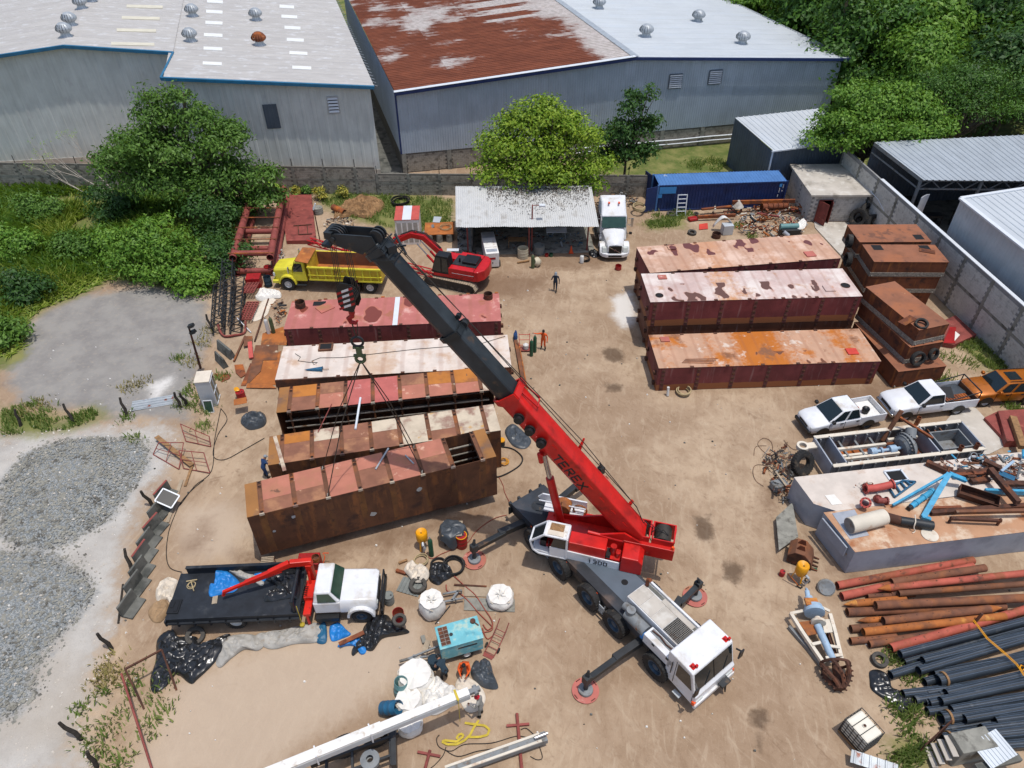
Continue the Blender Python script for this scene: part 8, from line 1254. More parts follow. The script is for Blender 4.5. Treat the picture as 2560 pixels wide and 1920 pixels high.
deckbar('blue girder with rusty ends behind the slanting dark beam',(1860,1025),(2300,1040),.3,.3,.16,.3,'blue_steel','blue_girder','girder',None);deckbar('blue channel at the pontoon far edge',(2010,850),(2120,760),.4,.4,.14,.1,'blue_pale','blue_channel','channel',None);deckbar('thin grey channel standing at the pontoon far edge',(2150,910),(2180,800),.1,.7,.1,.1,'grey_steel','grey_channel','channel',None);deckbar('pale blue plate leaning on the girders',(1990,860),(2130,920),.3,.3,.4,.06,'plastic_blue','blue_plate','plate',None)
o_=Th('rusty_trough','dark rusty open trough lying tilted on the pontoon','trough',Q('l',1790,1090,DZ+.1),(R(20),0,R(-28)));[MB().box(*q).bd('trough_wall','rust_dark',o_)for q in((-.95,.95,-.3,-.27,0,.5),(-.95,.95,.27,.3,0,.5),(-.95,-.92,-.27,.27,0,.5),(.92,.95,-.27,.27,0,.5),(-.92,.92,-.27,.27,0,.03))]
o_=Th('rusty_stand','low rusty stand with two feet at the pontoon edge','stand',Q('l',1530,1310,DZ+.02));e_=Q('l',1985,1330,DZ+.02)-o_.location;MB().bar(Vc((0,0,.35)),e_+Vc((0,0,.35)),.14,.16).bd('stand_beam','rust_dark',o_);[MB().bar(e_*t,e_*t+Vc((0,0,.5)),.1).bd('foot','rust_dark',o_)for t in(.02,.97)]
heap('chain_pile','pile of rusty chain and valves on the pontoon corner','l',[(600,1180),(760,1150),(860,1180),(840,1240),(700,1230)],46,.12,.35,['rust_dark','rust','grey_steel'],DZ,.2);heap('deck_scrap','mixed rusty scrap between the beams on the pontoons','l',[(1290,980),(1560,940),(1900,880),(2212,900),(2212,1120),(1650,1150),(1450,1130)],150,.15,.7,['rust_dark','rust','grey_steel','blue_steel','rust_brown'],DZ,.4)
#- grey frame with a pump wheel in it
ff=Th('pump_frame','long grey open steel frame holding a big bolted pump','frame',(18.39,28.61,0),dirang((18.39,28.61),(27.88,29.98)));FL,FW=9.5,2.35;HZ_=1.3
for y_ in(0,FW):
 MB().box(0,FL,y_-.04,y_+.04,.15,HZ_-.06).bd('side_plate','grey_steel',ff);MB().box(0,FL,y_-.12,y_+.12,HZ_-.06,HZ_).bd('top_flange','white_rust',ff)
 for i in range(13):MB().box(.3+i*.74,.38+i*.74,y_-.16 if y_==0 else y_-.24,y_+.24 if y_==0 else y_+.16,.15,HZ_-.06).bd('stiffener','grey_steel',ff)
for x_ in(0,.9,6.7,FL):MB().box(x_-.04,x_+.04,.04,FW-.04,.15,HZ_).bd('cross_plate','grey_paint',ff)
for i,(x0,x1,y_,z_)in enumerate(((1,4.6,.7,.8),(1,4.2,1.5,.8),(1.2,3.4,1.1,.6),(4.6,6.5,1.9,.7))):MB().box(x0,x1,y_-.08,y_+.08,z_,z_+.2).bd('inner_beam','white_rust',ff)
for x_ in(1.6,2.6,3.6):MB().box(x_-.06,x_+.06,.1,FW-.1,.7,.85).bd('inner_tie','grey_steel',ff)
MB().box(.95,6.6,.1,FW-.1,.15,.2).bd('frame_floor','rust',ff);b=MB();b.lathe((5.15,1.05,.95),(1,.1,.1),[(.001,-.25),(.55,-.25),(.72,-.12),(.78,-.12),(.78,0),(.9,.0),(.9,.12),(.6,.4),(.001,.45)],30);pv=b.bd('pump_casing','grey_steel',ff,35);b=MB();[b.cyl((5.02,1.05+.84*mc(t),.95+.84*ms(t)),(5.3,1.05+.84*mc(t)+.02,.95+.84*ms(t)),.045,n=6)for t in np.linspace(0,2*PI,25)[:-1]];b.bd('casing_bolts','steel_dark',pv)
MB().cyl((5.5,1.3,1.4),(5.7,1.75,1.75),.3,n=18).bd('discharge_neck','grey_steel',ff,40);b=MB();b.cyl((2.9,.95,.98),(5.0,1.03,.98),.1,n=14);[b.cyl((x_,.95+.03*x_*.3,.98),(x_+w_,.95+.03*x_*.3,.98),r_,n=16)for x_,w_,r_ in((2.9,.35,.24),(3.55,.12,.2),(4.1,.4,.26))];b.bd('pump_shaft','blue_pale',ff,40)
b=MB();[b.box(*q)for q in((6.95,8.9,.2,.28,.4,1.35),(6.95,8.9,1.6,1.68,.4,1.35),(6.95,7.03,.28,1.6,.4,1.35),(8.82,8.9,.28,1.6,.4,1.35),(7.03,8.82,.28,1.6,.4,.5))];b.bd('hopper_box','grey_steel',ff);MB().cyl((7.4,.195,.9),(7.4,.19,.9),.22,n=18).bd('hopper_hole','white_rust',ff);[MB().box(x_,x_+.08,1.75,FW-.1,.9,1.0).bd('hopper_rib','rust_brown',ff)for x_ in(6.9,7.3,7.7,8.1)]
for x_,y_,h_,m_ in((6.6,FW+.1,1.5,'rust'),(8.9,.05,1.0,'rust'),(7.9,.05,.9,'rust')):MB().pipe((x_,y_,HZ_-.5),(x_,y_,HZ_+h_*.4),.13,.02,14).bd('spud_sleeve',m_,ff,40)
MB().cyl((4.55,2.2,.5),(5.3,2.6,2.5),.14,n=12).bd('inclined_post','rust_brown',ff,40);MB().bar((5.2,2.5,2.1),(6.9,1.2,1.3),.16,.12).bd('diagonal_brace','rust',ff);b=MB();b.lathe((-.9,1.9,.95),(0,0,1),[(.22,0),(.36,0),(.36,.25),(.22,.25)],20,0,True);b.box(-.6,.1,1.7,2.15,1.0,1.1);b.bd('lug_ring','white_rust',ff)
tyre_('large worn wheel tyre standing at the end of the pump frame',Q('w',525,240,.7),.75,.42,'rubber',(R(62),0,R(25)),'old tyres',Ri=.4);bx('engine_block','greasy grey engine block with a plank on it','engine',Q('w',270,500),(.9,.6,.5),.3,'grey_steel',.08);barv('short_plank','pale plank leaning on the greasy engine block','plank','w',(245,325),(355,475),.75,.55,.12,.05,'wood_grey')
heap('engine_scrap','tangle of greasy engine parts and wires beside the large worn tyre','w',[(100,170),(330,100),(430,200),(420,330),(390,560),(330,660),(200,560),(240,360),(110,330)],190,.1,.6,['steel_dark','grey_steel','rust_dark','rust','rubber_dusty'],0,.55)
for i,pts in enumerate(([(250,200),(120,120),(60,40),(120,-20),(200,20),(210,120),(150,150)],[(120,480),(40,420),(10,330),(40,260),(150,270),(180,330)],[(330,0),(380,60),(440,100),(500,90)],[(20,160),(40,70),(150,60)])):tubev('rusty_wire','loop of rusty wire lying on the sand near the engine parts','wire','w',pts,.014,'rust_dark',group='rusty wire loops')
plate('steel_tailgate','grey steel tailgate panel leaning beside the pontoon','panel','w',[(250,800),(420,645),(480,1000),(280,1140)],.35,.06,'concrete_old')
bk=Th('digger_bucket','rusty toothed excavator bucket lying beside the pontoon','bucket',Q('w',480,1230),R(-25));b=MB();pr=[(-.55,.1),(-.6,.6),(-.3,.95),(.15,.95),(.55,.55),(.7,.05)];b.sheet([(x_,-.5,z_)for x_,z_ in pr],(0,1.0,0));b.bd('bucket_shell','rust_brown',bk,solid=.04);[MB().prism(pr,y_-.02,y_+.02).bd('bucket_side','rust_dark',bk)for y_ in(-.5,.5)];[MB().bar((.66,y_,.08),(1.0,y_,.02),.1,.06,w2=.05).bd('tooth','rust_dark',bk)for y_ in(-.4,-.13,.13,.4)];[MB().prism([(-.3,.95),(-.15,1.3),(.05,1.3),(.15,.95)],y_-.03,y_+.03).bd('hinge_ear','rust',bk)for y_ in(-.2,.2)]
o_=blastpot('yellow blasting pot with an open top on a two wheeled cart',Q('w',470,1450),.6);[MB().torus((x_,-.35,.13),(1,.3,0),.12,.04,16,6).bd('cart_wheel','rubber_dusty',o_)for x_ in(-.3,.3)];MB().bar((-.35,-.3,.15),(-.55,.35,.6),.05).bd('cart_handle','rust',o_)
drum('paint_can','dark red paint can on the sand beside the yellow pot cart',Q('w',305,1400),.14,.32,'drum_red',0,'can');barv('green_strip','bright green plastic strip by the digger bucket','strip','w',(545,1320),(675,1340),.03,.03,.14,.04,'gas_green')
o_=Th('wheel_hub','grey double rimmed wheel hub lying by the pipe mouths','wheel',Q('w',770,1530,.2),(R(40),R(-20),0));MB().lathe((0,0,-.18),(0,0,1),[(.001,0),(.36,0),(.42,.04),(.34,.12),(.34,.2),(.42,.28),(.36,.36),(.001,.3)],24).bd('hub_drum','grey_steel',o_,35);[MB().torus((0,0,z_),(0,0,1),.41,.02,26,5).bd('rim_edge','stringer',o_)for z_ in(-.14,.1)]
ct=Th('cutter_ladder','pale blue shafted dredge cutter with a rusty toothed basket','cutter',Q('r',640,780));CL_=ct.location
def rp(x,y,z=0):return Q('r',x,y,z)-CL_
for lb,pts,w_,h_,m_ in(('side_beam',[(290,590,.55),(440,830,.5),(720,1240,.35)],.16,.2,'white_rust'),('side_beam',[(800,600,.6),(870,850,.5),(950,1180,.35)],.16,.2,'white_rust'),('lower_beam',[(270,760,.12),(480,1000,.12),(700,1260,.12)],.14,.2,'grey_steel'),('lower_beam',[(780,850,.1),(900,1210,.1)],.14,.2,'rust_dark')):
 for p,q in zip(pts[:-1],pts[1:]):MB().bar(rp(*p),rp(*q),w_,h_).bd(lb,m_,ct)
for p,q in(((290,590),(470,550)),((570,990),(720,955)),((800,1010),(930,1030)),((850,1135),(960,1125)),((750,1165),(810,1160)),((700,510),(800,560))):MB().bar(rp(*p,.55),rp(*q,.55),.14,.06).bd('cross_plate','white_rust',ct)
for pts,m_ in(([(400,700),(560,680),(650,850),(520,875)],'rust_orange'),([(700,670),(810,660),(840,830),(730,840)],'white_rust')):b=MB();P=[rp(*p,.6)for p in pts];b.add(P+[p-Vc((0,0,.04))for p in P],[(0,1,2,3),(7,6,5,4),(0,4,5,1),(1,5,6,2),(2,6,7,3),(3,7,4,0)]);b.bd('deck_plate',m_,ct)
MB().cyl(rp(640,740,.7),rp(850,1210,.5),.17,n=18).bd('drive_shaft','blue_pale',ct,40);b=MB();ax_=rp(600,560,.7)-rp(640,740,.7);[b.cyl(rp(600,560,.7)+ax_*t,rp(600,560,.7)+ax_*(t+.25),r_,n=22)for t,r_ in((-.15,.48),(.1,.42))];b.bd('gearbox','blue_pale',ct,40);b=MB();b.cyl(rp(650,690,.75),rp(655,720,.75),.34,n=22);b.cyl(rp(640,640,.75),rp(650,700,.75),.14,n=14);b.bd('coupling_flange','white_rust',ct,40);b=MB();b.cyl(rp(560,470,.75),rp(520,380,.75),.26,.2,n=16);b.cyl(rp(520,380,.75),rp(505,300,.75),.12,n=12);b.torus(rp(505,290,.75),(1,.2,.3),.1,.05,14,6);b.bd('drive_motor','blue_pale',ct,40);MB().box(*(lambda c:(c.x-.32,c.x+.28,c.y-.18,c.y+.2,c.z,c.z+.12))(rp(565,450,.95))).bd('motor_cover','rust_orange',ct)
c0=rp(870,1240,.5);c1=rp(930,1560,.3);ad=(c1-c0).normalized();e0,sa,su=frame(ad);LC=(c1-c0).length
MB().torus(c0,ad,.62,.07,26,8).bd('basket_ring','rust_dark',ct,50)
for k_ in range(6):
 a0=k_*PI/3;pts=[c0+ad*LC*t+(sa*mc(a0+1.1*t)+su*ms(a0+1.1*t))*(.62*(1-t**2.2*.75))for t in np.linspace(0,1,7)];b=MB();b.tube(pts,[.09,.1,.1,.1,.1,.09,.07],6)
 for p in pts[1:]:o_d=(p-(c0+ad*(p-c0).dot(ad))).normalized();b.bar(p,p+o_d*.16+ad*.06,.09,.06,w2=.04)
 b.bd('cutter_blade','rust_dark',ct)
MB().cyl(c0,c1+ad*.05,.16,.22,n=14).bd('cutter_hub','rust_dark',ct,40)
plate('red_tank_slab','big red oxide steel slab with a slanted end by the block wall','slab','l',[(1980,310),(2212,295),(2400,300),(2450,570),(2060,580)],.0,.55,'primer_red');plate('red_wedge','red oxide wedge at the left end of the big red slab','wedge','l',[(1860,370),(1975,315),(2050,575)],.0,.25,'primer_red');barv('timber_beam','old timber beam lying across the big red slab','beam','l',(2110,370),(2200,640),.75,.7,.4,.3,'wood');plate('red_plate','red oxide plate lying by the block wall behind the slanted tank stack','plate','k',[(1670,110),(1820,45),(2110,310),(1800,450),(1660,430)],.0,.35,'primer_red');plate('red_plate','small maroon plate leaning on the red oxide plate','plate','k',[(1740,205),(1825,205),(1815,430),(1650,425)],.36,.04,'drum_red');plate('white_triangle','white triangular scrap on the red oxide plate','scrap','k',[(1815,265),(1880,315),(1805,400)],.41,.01,'cloth_white')
#- west side of the yard
for i,(v,a,t)in enumerate((('3',(130,1095),(95,985)),('3',(470,1072),(405,950)),('3',(815,1030),(770,910)),('3',(1160,975),(1120,878)),('3',(1203,960),(1155,882)),('3',(1362,482),(1325,375)),('6',(850,402),(800,235)),('6',(720,885),(625,782)),('6',(525,1462),(380,1355)),('6',(620,1645),(560,1540)),('3',(980,1605),(905,1512)))):
 p=Q(v,*a);q=Q(v,*t,1.25);d=q-p;b=MB();b.tube([(0,0,-.1),d*.35+Vc((.05,.03,.02)),d*.7+Vc((-.05,0,0)),d],[.1,.1,.085,.07],8);tag(b.bd('fence_post','post_black',loc=p,sm0=50),'crooked charred wooden fence post along the gravel edge','post','charred fence posts')
lp=Th('yard_lamp_post','leaning rusty post with two small floodlights beside the grey cabinet','lamp',Q('3',1290,722));tp=Q('3',1213,455,4.0)-lp.location;MB().cyl((0,0,0),tp,.09,.06,8).bd('post','rust_dark',lp,40);[MB().bar(tp*t,tp*t+Vc((.35,0,.15)),.3,.2).bd('floodlight','steel_dark',lp)for t in(1.,.86)]
cb=Th('display_cabinet','tall pale cabinet with glass doors standing open air on the sand','cabinet',Q('3',1312,975),R(8));MB().box(-.05,.85,0,1.1,0,2.1).bd('cabinet_body','clad_white',cb,bv=.02);MB().box(-.08,.88,-.03,1.13,2.1,2.16).bd('cabinet_top','cloth_cream',cb)
for y_ in(.06,.58):o=MB().box(.85,.87,y_,y_+.48,.1,2.0).bd('glass_door','glass_green',cb);[MB().bar(p,q,.05).bd('door_frame','trim_white',o)for p,q in(((.88,y_,.1),(.88,y_+.48,.1)),((.88,y_,2.),(.88,y_+.48,2.)),((.88,y_,.1),(.88,y_,2.)),((.88,y_,1.0),(.88,y_+.48,1.)))]
wf=Th('loose_window','small white framed window leaning on the pale cabinet','window',Q('3',1350,1005),(R(-12),0,R(6)));MB().box(-.25,.25,-.01,.01,0,.85).bd('pane','glass_green',wf);[MB().bar(p,q,.05).bd('frame_bar','trim_white',wf)for p,q in(((-.27,0,0),(.27,0,0)),((-.27,0,.87),(.27,0,.87)),((-.27,0,0),(-.27,0,.87)),((.27,0,0),(.27,0,.87)))]
b=MB();p,q=Q('3',840,1000),Q('3',1110,955);L=(q-p).length;pr=wprof(0,1.0,4,.04);n=len(pr);b.add([(0,t,.03+o)for t,o in pr]+[(L,t,.03+o)for t,o in pr],[(k+1,k,n+k,n+k+1)for k in range(n-1)]);tag(b.bd('corrugated_sheet','galv_rust',loc=p,rot=dirang(p,q)),'long galvanised sheet with rust stains lying by the fence posts','sheet')
for lb,P in(('red scaffold frame standing crooked by the gravel heap',[(1160,1080),(1345,1160),(1355,1225),(1195,1190)]),('red scaffold frame lying over the plank',[(1150,1250),(1310,1265),(1350,1395),(1180,1365)]),('red scaffold frame leaning toward the gravel',[(1020,1200),(1180,1200),(1150,1370),(985,1275)])):
 o=Th('tube_scaffold',lb,'scaffold',Q('3',*P[0],.6),0,'red scaffold frames');L_=[Q('3',*q,(.6,.6,.05,.05)[i])-o.location for i,q in enumerate(P)]
 for i in range(4):MB().cyl(L_[i],L_[(i+1)%4],.03,n=6).bd('tube','primer_red',o)
 MB().cyl(L_[0].lerp(L_[1],.5),L_[3].lerp(L_[2],.5),.022,n=6).bd('tube','primer_red',o);MB().cyl(L_[0].lerp(L_[3],.5),L_[1].lerp(L_[2],.5),.022,n=6).bd('tube','primer_red',o)
barv('scaffold_plank','wooden plank lying over the red scaffold frames','plank','3',(1005,1160),(1235,1345),.35,.2,.3,.05,'wood');barv('scaffold_plank','short brown board under the red scaffold frames','plank','3',(1240,1330),(1190,1480),.1,.05,.15,.05,'wood')
bar_me=MB();bar_me.prism([(0,0),(.62,0),(.62,.09),(.16,.14),(.1,.82),(0,.82)],0,1.15);bm_me=bar_me.mesh('barrier','concrete_dark');
for i,(x,y)in enumerate(((435,90),(370,270),(330,430),(265,580),(225,720),(190,880),(140,1030),(80,1240))):
 p=Q('u',x+30,y+90);q0=Q('u',*((435,90),(370,270),(330,430),(265,580),(225,720),(190,880),(140,1030),(80,1240))[min(i+1,7)]);o=put('concrete_trough_piece',bm_me,loc=(p.x-.25,p.y-.5,0),rot=R(-13+ru(-6,6)),bv=.02);tag(o,'L shaped concrete piece in the row beside the gravel track' if i else 'L shaped concrete piece with a red painted edge and a window frame on it','concrete piece','L shaped concrete pieces');
 if i in(0,2,4):MB().box(-.01,.1,.0,1.15,.822,.84).bd('painted_edge','primer_red',o)
o=Th('loose_window','white framed window pane lying on the concrete pieces','window',Q('u',490,190,.75),(R(15),R(20),R(-15)));MB().box(-.5,.5,-.4,.4,0,.02).bd('pane','glass',o);[MB().bar(p,q,.07,.05).bd('frame_bar','trim_white',o)for p,q in(((-.5,-.4,.01),(.5,-.4,.01)),((-.5,.4,.01),(.5,.4,.01)),((-.5,-.4,.01),(-.5,.4,.01)),((.5,-.4,.01),(.5,.4,.01)))]
barv('long_plank','weathered plank on the ground beside the concrete pieces','plank','u',(640,0),(490,440),.04,.04,.2,.05,'wood_grey');rodv('branch','grey branch lying beside the gravel track','branch','6',(790,465),(760,715),.05,.05,.05,'post_black')
for lb,a,t,w_ in(('jersey style concrete block near the black lattice towers',(1415,590),(1500,660),.5),('small concrete block in front of the jersey style block',(1400,665),(1455,720),.4)):p,q=Q('3',*a),Q('3',*t);L=(q-p).length;b=MB();b.prism([(-w_*.5,0),(w_*.5,0),(w_*.15,.75),(-w_*.15,.75)],0,L,ax='x');b.v=[(x,y,z)for x,y,z in b.v];tag(b.bd('concrete_barrier','concrete_dark',loc=p,rot=dirang(p,q),bv=.02),lb,'barrier')
d_=drum('steel_drum','red drum with a cardboard sheet and yellow gloves on top',Q('3',1560,930),.29,.8,'drum_red');bx('cardboard_sheet','torn cardboard lying on the red drum','cardboard',Q('3',1545,935,.82),(.8,.6,.03),.3,'rust_orange');cloth('yellow_gloves','yellow gloves on the cardboard','gloves','3',[(1505,850),(1530,845),(1540,865),(1510,870)],.1,'yellow_pot',.85,50,.4)
cloth('draped_barrow','black plastic thrown over a low machine on the sand','plastic sheet','3',[(1550,1060),(1600,1010),(1690,1010),(1715,1060),(1690,1100),(1610,1120),(1560,1090)],.6,'tarp_grey',0,51,.5)
lt=[lattice('lattice_tower',lb,Q('3',*a,z_),Q('3',*t,z_),.8,.8,15,'steel_dark',.045,'black lattice tower sections','tower section')for lb,a,t,z_ in(('black lattice tower section on the meadow side',(1400,480),(1420,150),.45),('black lattice tower section stacked on top of the others',(1450,400),(1470,40),1.3),('black lattice tower section next to the red perforated frames',(1510,470),(1545,160),.45))]
tubev('red_bent_pipe','red pipe bent in a U at the foot of the lattice towers','pipe','v',[(205,690,.5),(225,760,.2),(280,830,.12),(400,820,.12),(510,790,.12),(525,660,.5)],.09,'primer_red');rodv('white_pole','thin white pole leaning over the red bent pipe','pole','v',(425,620),(590,790),.6,.05,.035,'trim_white')
def perfo(label,v,a,t,w_,z):
 o=Th('perforated_form',label,'steel form',Q(v,*a,z),0,'red perforated forms');e=Q(v,*t,z)-o.location;d,s_,u_=frame(e);k=9
 for i in range(k+1):MB().bar(e*i/k-s_*w_/2,e*i/k+s_*w_/2,.08,.1).bd('cross_slat','primer_red',o)
 for x_ in np.linspace(-w_/2,w_/2,5):MB().bar(s_*x_,e+s_*x_,.07,.09).bd('long_slat','primer_red',o)
perfo('red perforated steel form with grey film on it, far one','v',(545,330),(630,190),.9,.6);perfo('red perforated steel form lying in front of the other','v',(520,640),(610,440),.9,.35)
bx('maroon_box','dark maroon steel box behind the perforated forms','box',Q('v',640,250),(1.1,.9,.9),.1,'drum_red');drum('steel_drum','dark blue open drum in front of the yellow truck',Q('v',795,255),.3,.9,'cloth_teal',0,open_=True);drum('steel_drum','maroon drum behind the dark blue one',Q('v',795,110),.3,.7,'drum_red')
cloth('white_bag_heap','bright white bag heap beside the pink barge','bag','v',[(635,385),(690,310),(760,290),(860,310),(930,330),(930,390),(850,400),(700,430)],.55,'cloth_white',0,52,.4);cloth('cream_tarp','cream tarp spread on the ground under the white bag heap','tarp','v',[(700,450),(790,390),(880,420),(820,480),(770,590),(640,660),(600,620)],.15,'cloth_cream',0,53,.4);heap('plate_offcuts','rusty offcuts and hoses beside the gas cylinders','v',[(820,480),(960,440),(1000,560),(960,700),(880,720),(850,600)],60,.15,.6,['rust','rust_orange','steel_dark','rust_dark'],0,.35)
gascyl('tall white gas cylinder beside the rusty plates',Q('v',795,800),'gas_white',1.4,.14);gascyl('tall olive gas cylinder beside the white one',Q('v',850,795),'gas_olive',1.5,.14)
for i,(pts,z,m_,lb)in enumerate((([(720,800),(960,720),(1010,930),(700,935)],.0,'rust_orange','orange rusted steel plate below the gas cylinders'),([(640,935),(900,930),(885,1105),(725,1110),(700,1230),(560,1380),(540,1370)],.03,'rust_brown','large brown steel plate with a notched corner'),([(730,1115),(930,1000),(880,1390),(545,1395),(700,1240)],.0,'rust_orange','pale orange steel plate beside the cream barge'),([(545,1375),(800,1370),(880,1430),(530,1425)],.06,'rust_orange','narrow steel plate in front of the plate pile'),([(395,1160),(495,1155),(530,1270),(470,1310),(410,1250)],.05,'rust','small square rusty plate near the cabinet'),([(160,1260),(360,1270),(340,1320),(250,1360)],.0,'rust','triangular rusty plate beside the cabinet'),([(470,1400),(580,1140),(600,1150),(560,1290),(530,1400)],.02,'rust','narrow rusty plate beside the plate pile'),([(510,830),(605,830),(600,930),(500,950)],.2,'rust_brown','brown plate under the red post'))):plate('steel_plate',lb,'plate','v',pts,z,.03,m_,'rusty steel plates')
barv('red_box_post','short red box section lying on the brown plate','post','v',(575,900),(590,1085),.5,.15,.3,.15,'primer_bright');barv('long_angle','long rusty angle lying beside the lattice towers','angle','v',(630,890),(790,400),.1,.1,.1,.1,'rust_dark');barv('long_angle','curved rusty channel lying by the jersey style block','angle','v',(520,830),(390,1120),.15,.1,.12,.12,'rust_brown')
um=Th('closed_umbrella','closed blue grey umbrella lying on the cream barge','umbrella',ob_(l2,1.75,.75,2.14),R(2));MB().lathe((0,0,0),(1,0,0),[(.001,0),(.05,.2),(.17,1.1),(.2,1.2),(.001,1.15)],9).bd('canopy','plastic_blue',um);MB().cyl((1.1,0,0),(1.6,0,0),.02,n=6).bd('handle','wood',um)
b=MB();b.tube([ob_(l2,x,y,2.08)for x,y in((.9,2.6),(1.3,2.2),(1.2,1.8),(1.9,1.6),(2.5,1.5),(2.3,1.3),(2.1,1.7),(2.6,2.0),(4,1.9),(6,2.1),(9,2.4),(11.5,2.5),(12.6,2.6),(12.4,2.3),(12.9,2.4),(13.5,2.7),(15,3.3))],.018,5);tag(b.bd('welding_cable','cable_black',sm0=60),'dark welding cable trailing along the cream barge','cable')
tubev('yard_cable','black cable winding over the sand beside the scaffold frames','cable','3',[(1420,980),(1460,1050),(1400,1150),(1370,1280),(1440,1310),(1560,1250),(1700,1170)],.02,'cable_black');tubev('yard_cable','black cable running from the scaffold frames to the flatbed tail','cable','3',[(1420,980),(1380,1180),(1360,1380),(1250,1480),(1160,1600)],.02,'cable_black');tubev('yard_cable','black cable beside the concrete pieces','cable','u',[(870,0),(760,90),(640,220),(560,380),(500,560),(480,780),(520,910),(640,955)],.02,'cable_black')
gf=Th('rusty_goal_frame','thin rusty gate frame standing in the weeds by the black plastic','frame',Q('6',925,1265));L_=[Q('6',*q,z)-gf.location for q,z in(((925,1265),0),((805,1010),1.5),((1040,885),1.5),((1135,1145),0))];[MB().bar(L_[i],L_[i+1],.08).bd('frame_bar','rust_dark',gf)for i in range(3)]
rodv('red_pole','long thin red pole lying slanted over the weeds','pole','6',(780,1040),(985,1680),.9,.15,.05,'primer_red')
lf=Th('tube_ladder_frame','tall dark red frame of large steel tubes with crossbars beside the shrubs','frame',Q('g',255,1400));F0=lf.location;tz=1.75;TB=[((255,1265),(575,190)),((830,1255),(1035,190))]
for a,t in TB:
 for z_ in(tz,.35):MB().pipe(Q('g',a[0],a[1],tz)*1-F0-Vc((0,0,tz-z_)),Q('g',*t,tz)-F0-Vc((0,0,tz-z_)),.29,.03,18).bd('main_tube','primer_red',lf,40)
 for t_ in(.05,.5,.92):c=Q('g',*a,tz).lerp(Q('g',*t,tz),t_)-F0;MB().bar(c-Vc((0,0,1.5)),c,.3,.1).bd('web_plate','primer_red',lf)
for t_ in(.02,.2,.36,.5,.64,.88):p,q=[Q('g',*a,tz).lerp(Q('g',*t,tz),t_)-F0 for a,t in TB];MB().cyl(p+Vc((-.35,0,.3)),q+Vc((.35,0,.3)),.05,n=8).bd('cross_bar','rust',lf)
for t_,z_ in((.06,0),(.42,-.5),(.3,-1.3),(.02,-1.35),(.92,-.3)):p,q=[Q('g',*a,tz).lerp(Q('g',*t,tz),t_)-F0 for a,t in TB];MB().cyl(p+Vc((0,0,z_)),q+Vc((0,0,z_)),.24,n=14).bd('cross_tube','primer_red',lf,40)
o=plate('red_steel_slab','big flat red oxide steel slab beside the tube frame','slab','g',[(985,290),(1465,285),(1540,985),(1080,995)],.0,.35,'primer_red');ol=o.location;b=MB();[b.bar(Q('g',*p,.4)-ol,Q('g',*q,.4)-ol,.07)for p,q in(((1190,765),(1470,745)),((1270,900),(1475,888)),((1260,760),(1270,895)),((1400,750),(1410,890)))];b.bd('welded_ladder','rust_dark',o)
yl=Th('yard_lamp_post','slim post with a white lamp head behind the dump truck','lamp',Q('g',1600,1010));h_=HZ('g',1600,1010,520);MB().cyl((0,0,0),(0,0,h_),.05,n=8).bd('post','rust_dark',yl);MB().bar((-.05,0,h_),(.2,.1,h_+.55),.16,.08).bd('lamp_head','trim_white',yl)
drum('concrete_stub','round concrete stub in the grass behind the dump truck',Q('g',1575,570),.45,.6,'concrete_old',0,'concrete');rodv('rust_pipe','short rusty pipe on the soil heap','pipe','g',(1800,480),(1975,565),.4,.4,.3,'rust',hollow=True)
cloth('soil_heap','heap of loose brown soil behind the crane boom head','soil','h',[(180,330),(220,200),(400,110),(560,70),(760,120),(790,190),(680,280),(600,330),(400,300)],.9,'soil' if 'soil' in MT else mat('soil',S(158,122,84),.95,var=.35,vs=4,bump=.6),0,60,.55,18);heap('debris_heap','heap of grey debris and plastic beside the soil heap','h',[(40,400),(200,330),(420,330),(440,430),(300,480),(100,500)],130,.1,.45,['plastic_grey','cloth_cream','rust_dark','steel_dark','cloth_brown'],0,.3);heap('rag_heap','grey wreckage between the tube frame and the yellow truck','g',[(930,1200),(1060,1180),(1080,1280),(980,1400),(890,1420)],40,.15,.6,['cloth_grey','grey_steel','cloth_white'],0,.5)
rc=Th('red_topped_cabin','small whitewashed steel cabin with red and white striped roof','cabin',Q('h',950,650),R(3));[MB().box(*q).bd('cabin_wall','white_dusty',rc)for q in((0,2.05,0,.05,0,2.35),(0,.05,.05,2.5,0,2.35),(2.0,2.05,.05,2.5,0,2.35),(0.05,2.,2.45,2.5,0,2.35))];MB().box(-.03,2.08,-.03,2.53,2.35,2.4).bd('roof','primer_bright',rc);MB().box(.65,1.4,-.035,2.535,2.401,2.42).bd('roof_stripe','trim_white',rc);[MB().box(.15+.47*i,.5+.47*i,-.012,0,.2,2.1).bd('wall_panel','cloth_grey',rc)for i in range(4)]
coil('black hose coil behind the red topped cabin',Q('h',990,130,.1),.8,6,'cable_black',.05)
wt_=Th('welding_table','rusty steel table top on concrete pipes beside the workshop shed','table',Q('h',1460,600),R(3));MB().box(-1.2,1.4,-.3,1.9,.75,.8).bd('table_top','rust_orange',wt_);[MB().pipe((x_,-.1,0),(x_,-.1,.74),.28,.06,16).bd('support_pipe','concrete_old',wt_,40)for x_ in(-.75,.1,.95)];coil('cable coil lying on the rusty welding table',Q('h',1545,440,.82),.5,3,'rope',.02,'cable_coil');plate('pale_panel','pale blue panel lying on the rusty welding table','panel','h',[(1400,300),(1495,305),(1470,375),(1385,370)],.82,.02,'clad_white');barv('grey_rack','grey slotted rack leaning on the rusty welding table','rack','h',(1250,520),(1400,410),.2,.9,.5,.06,'grey_steel')
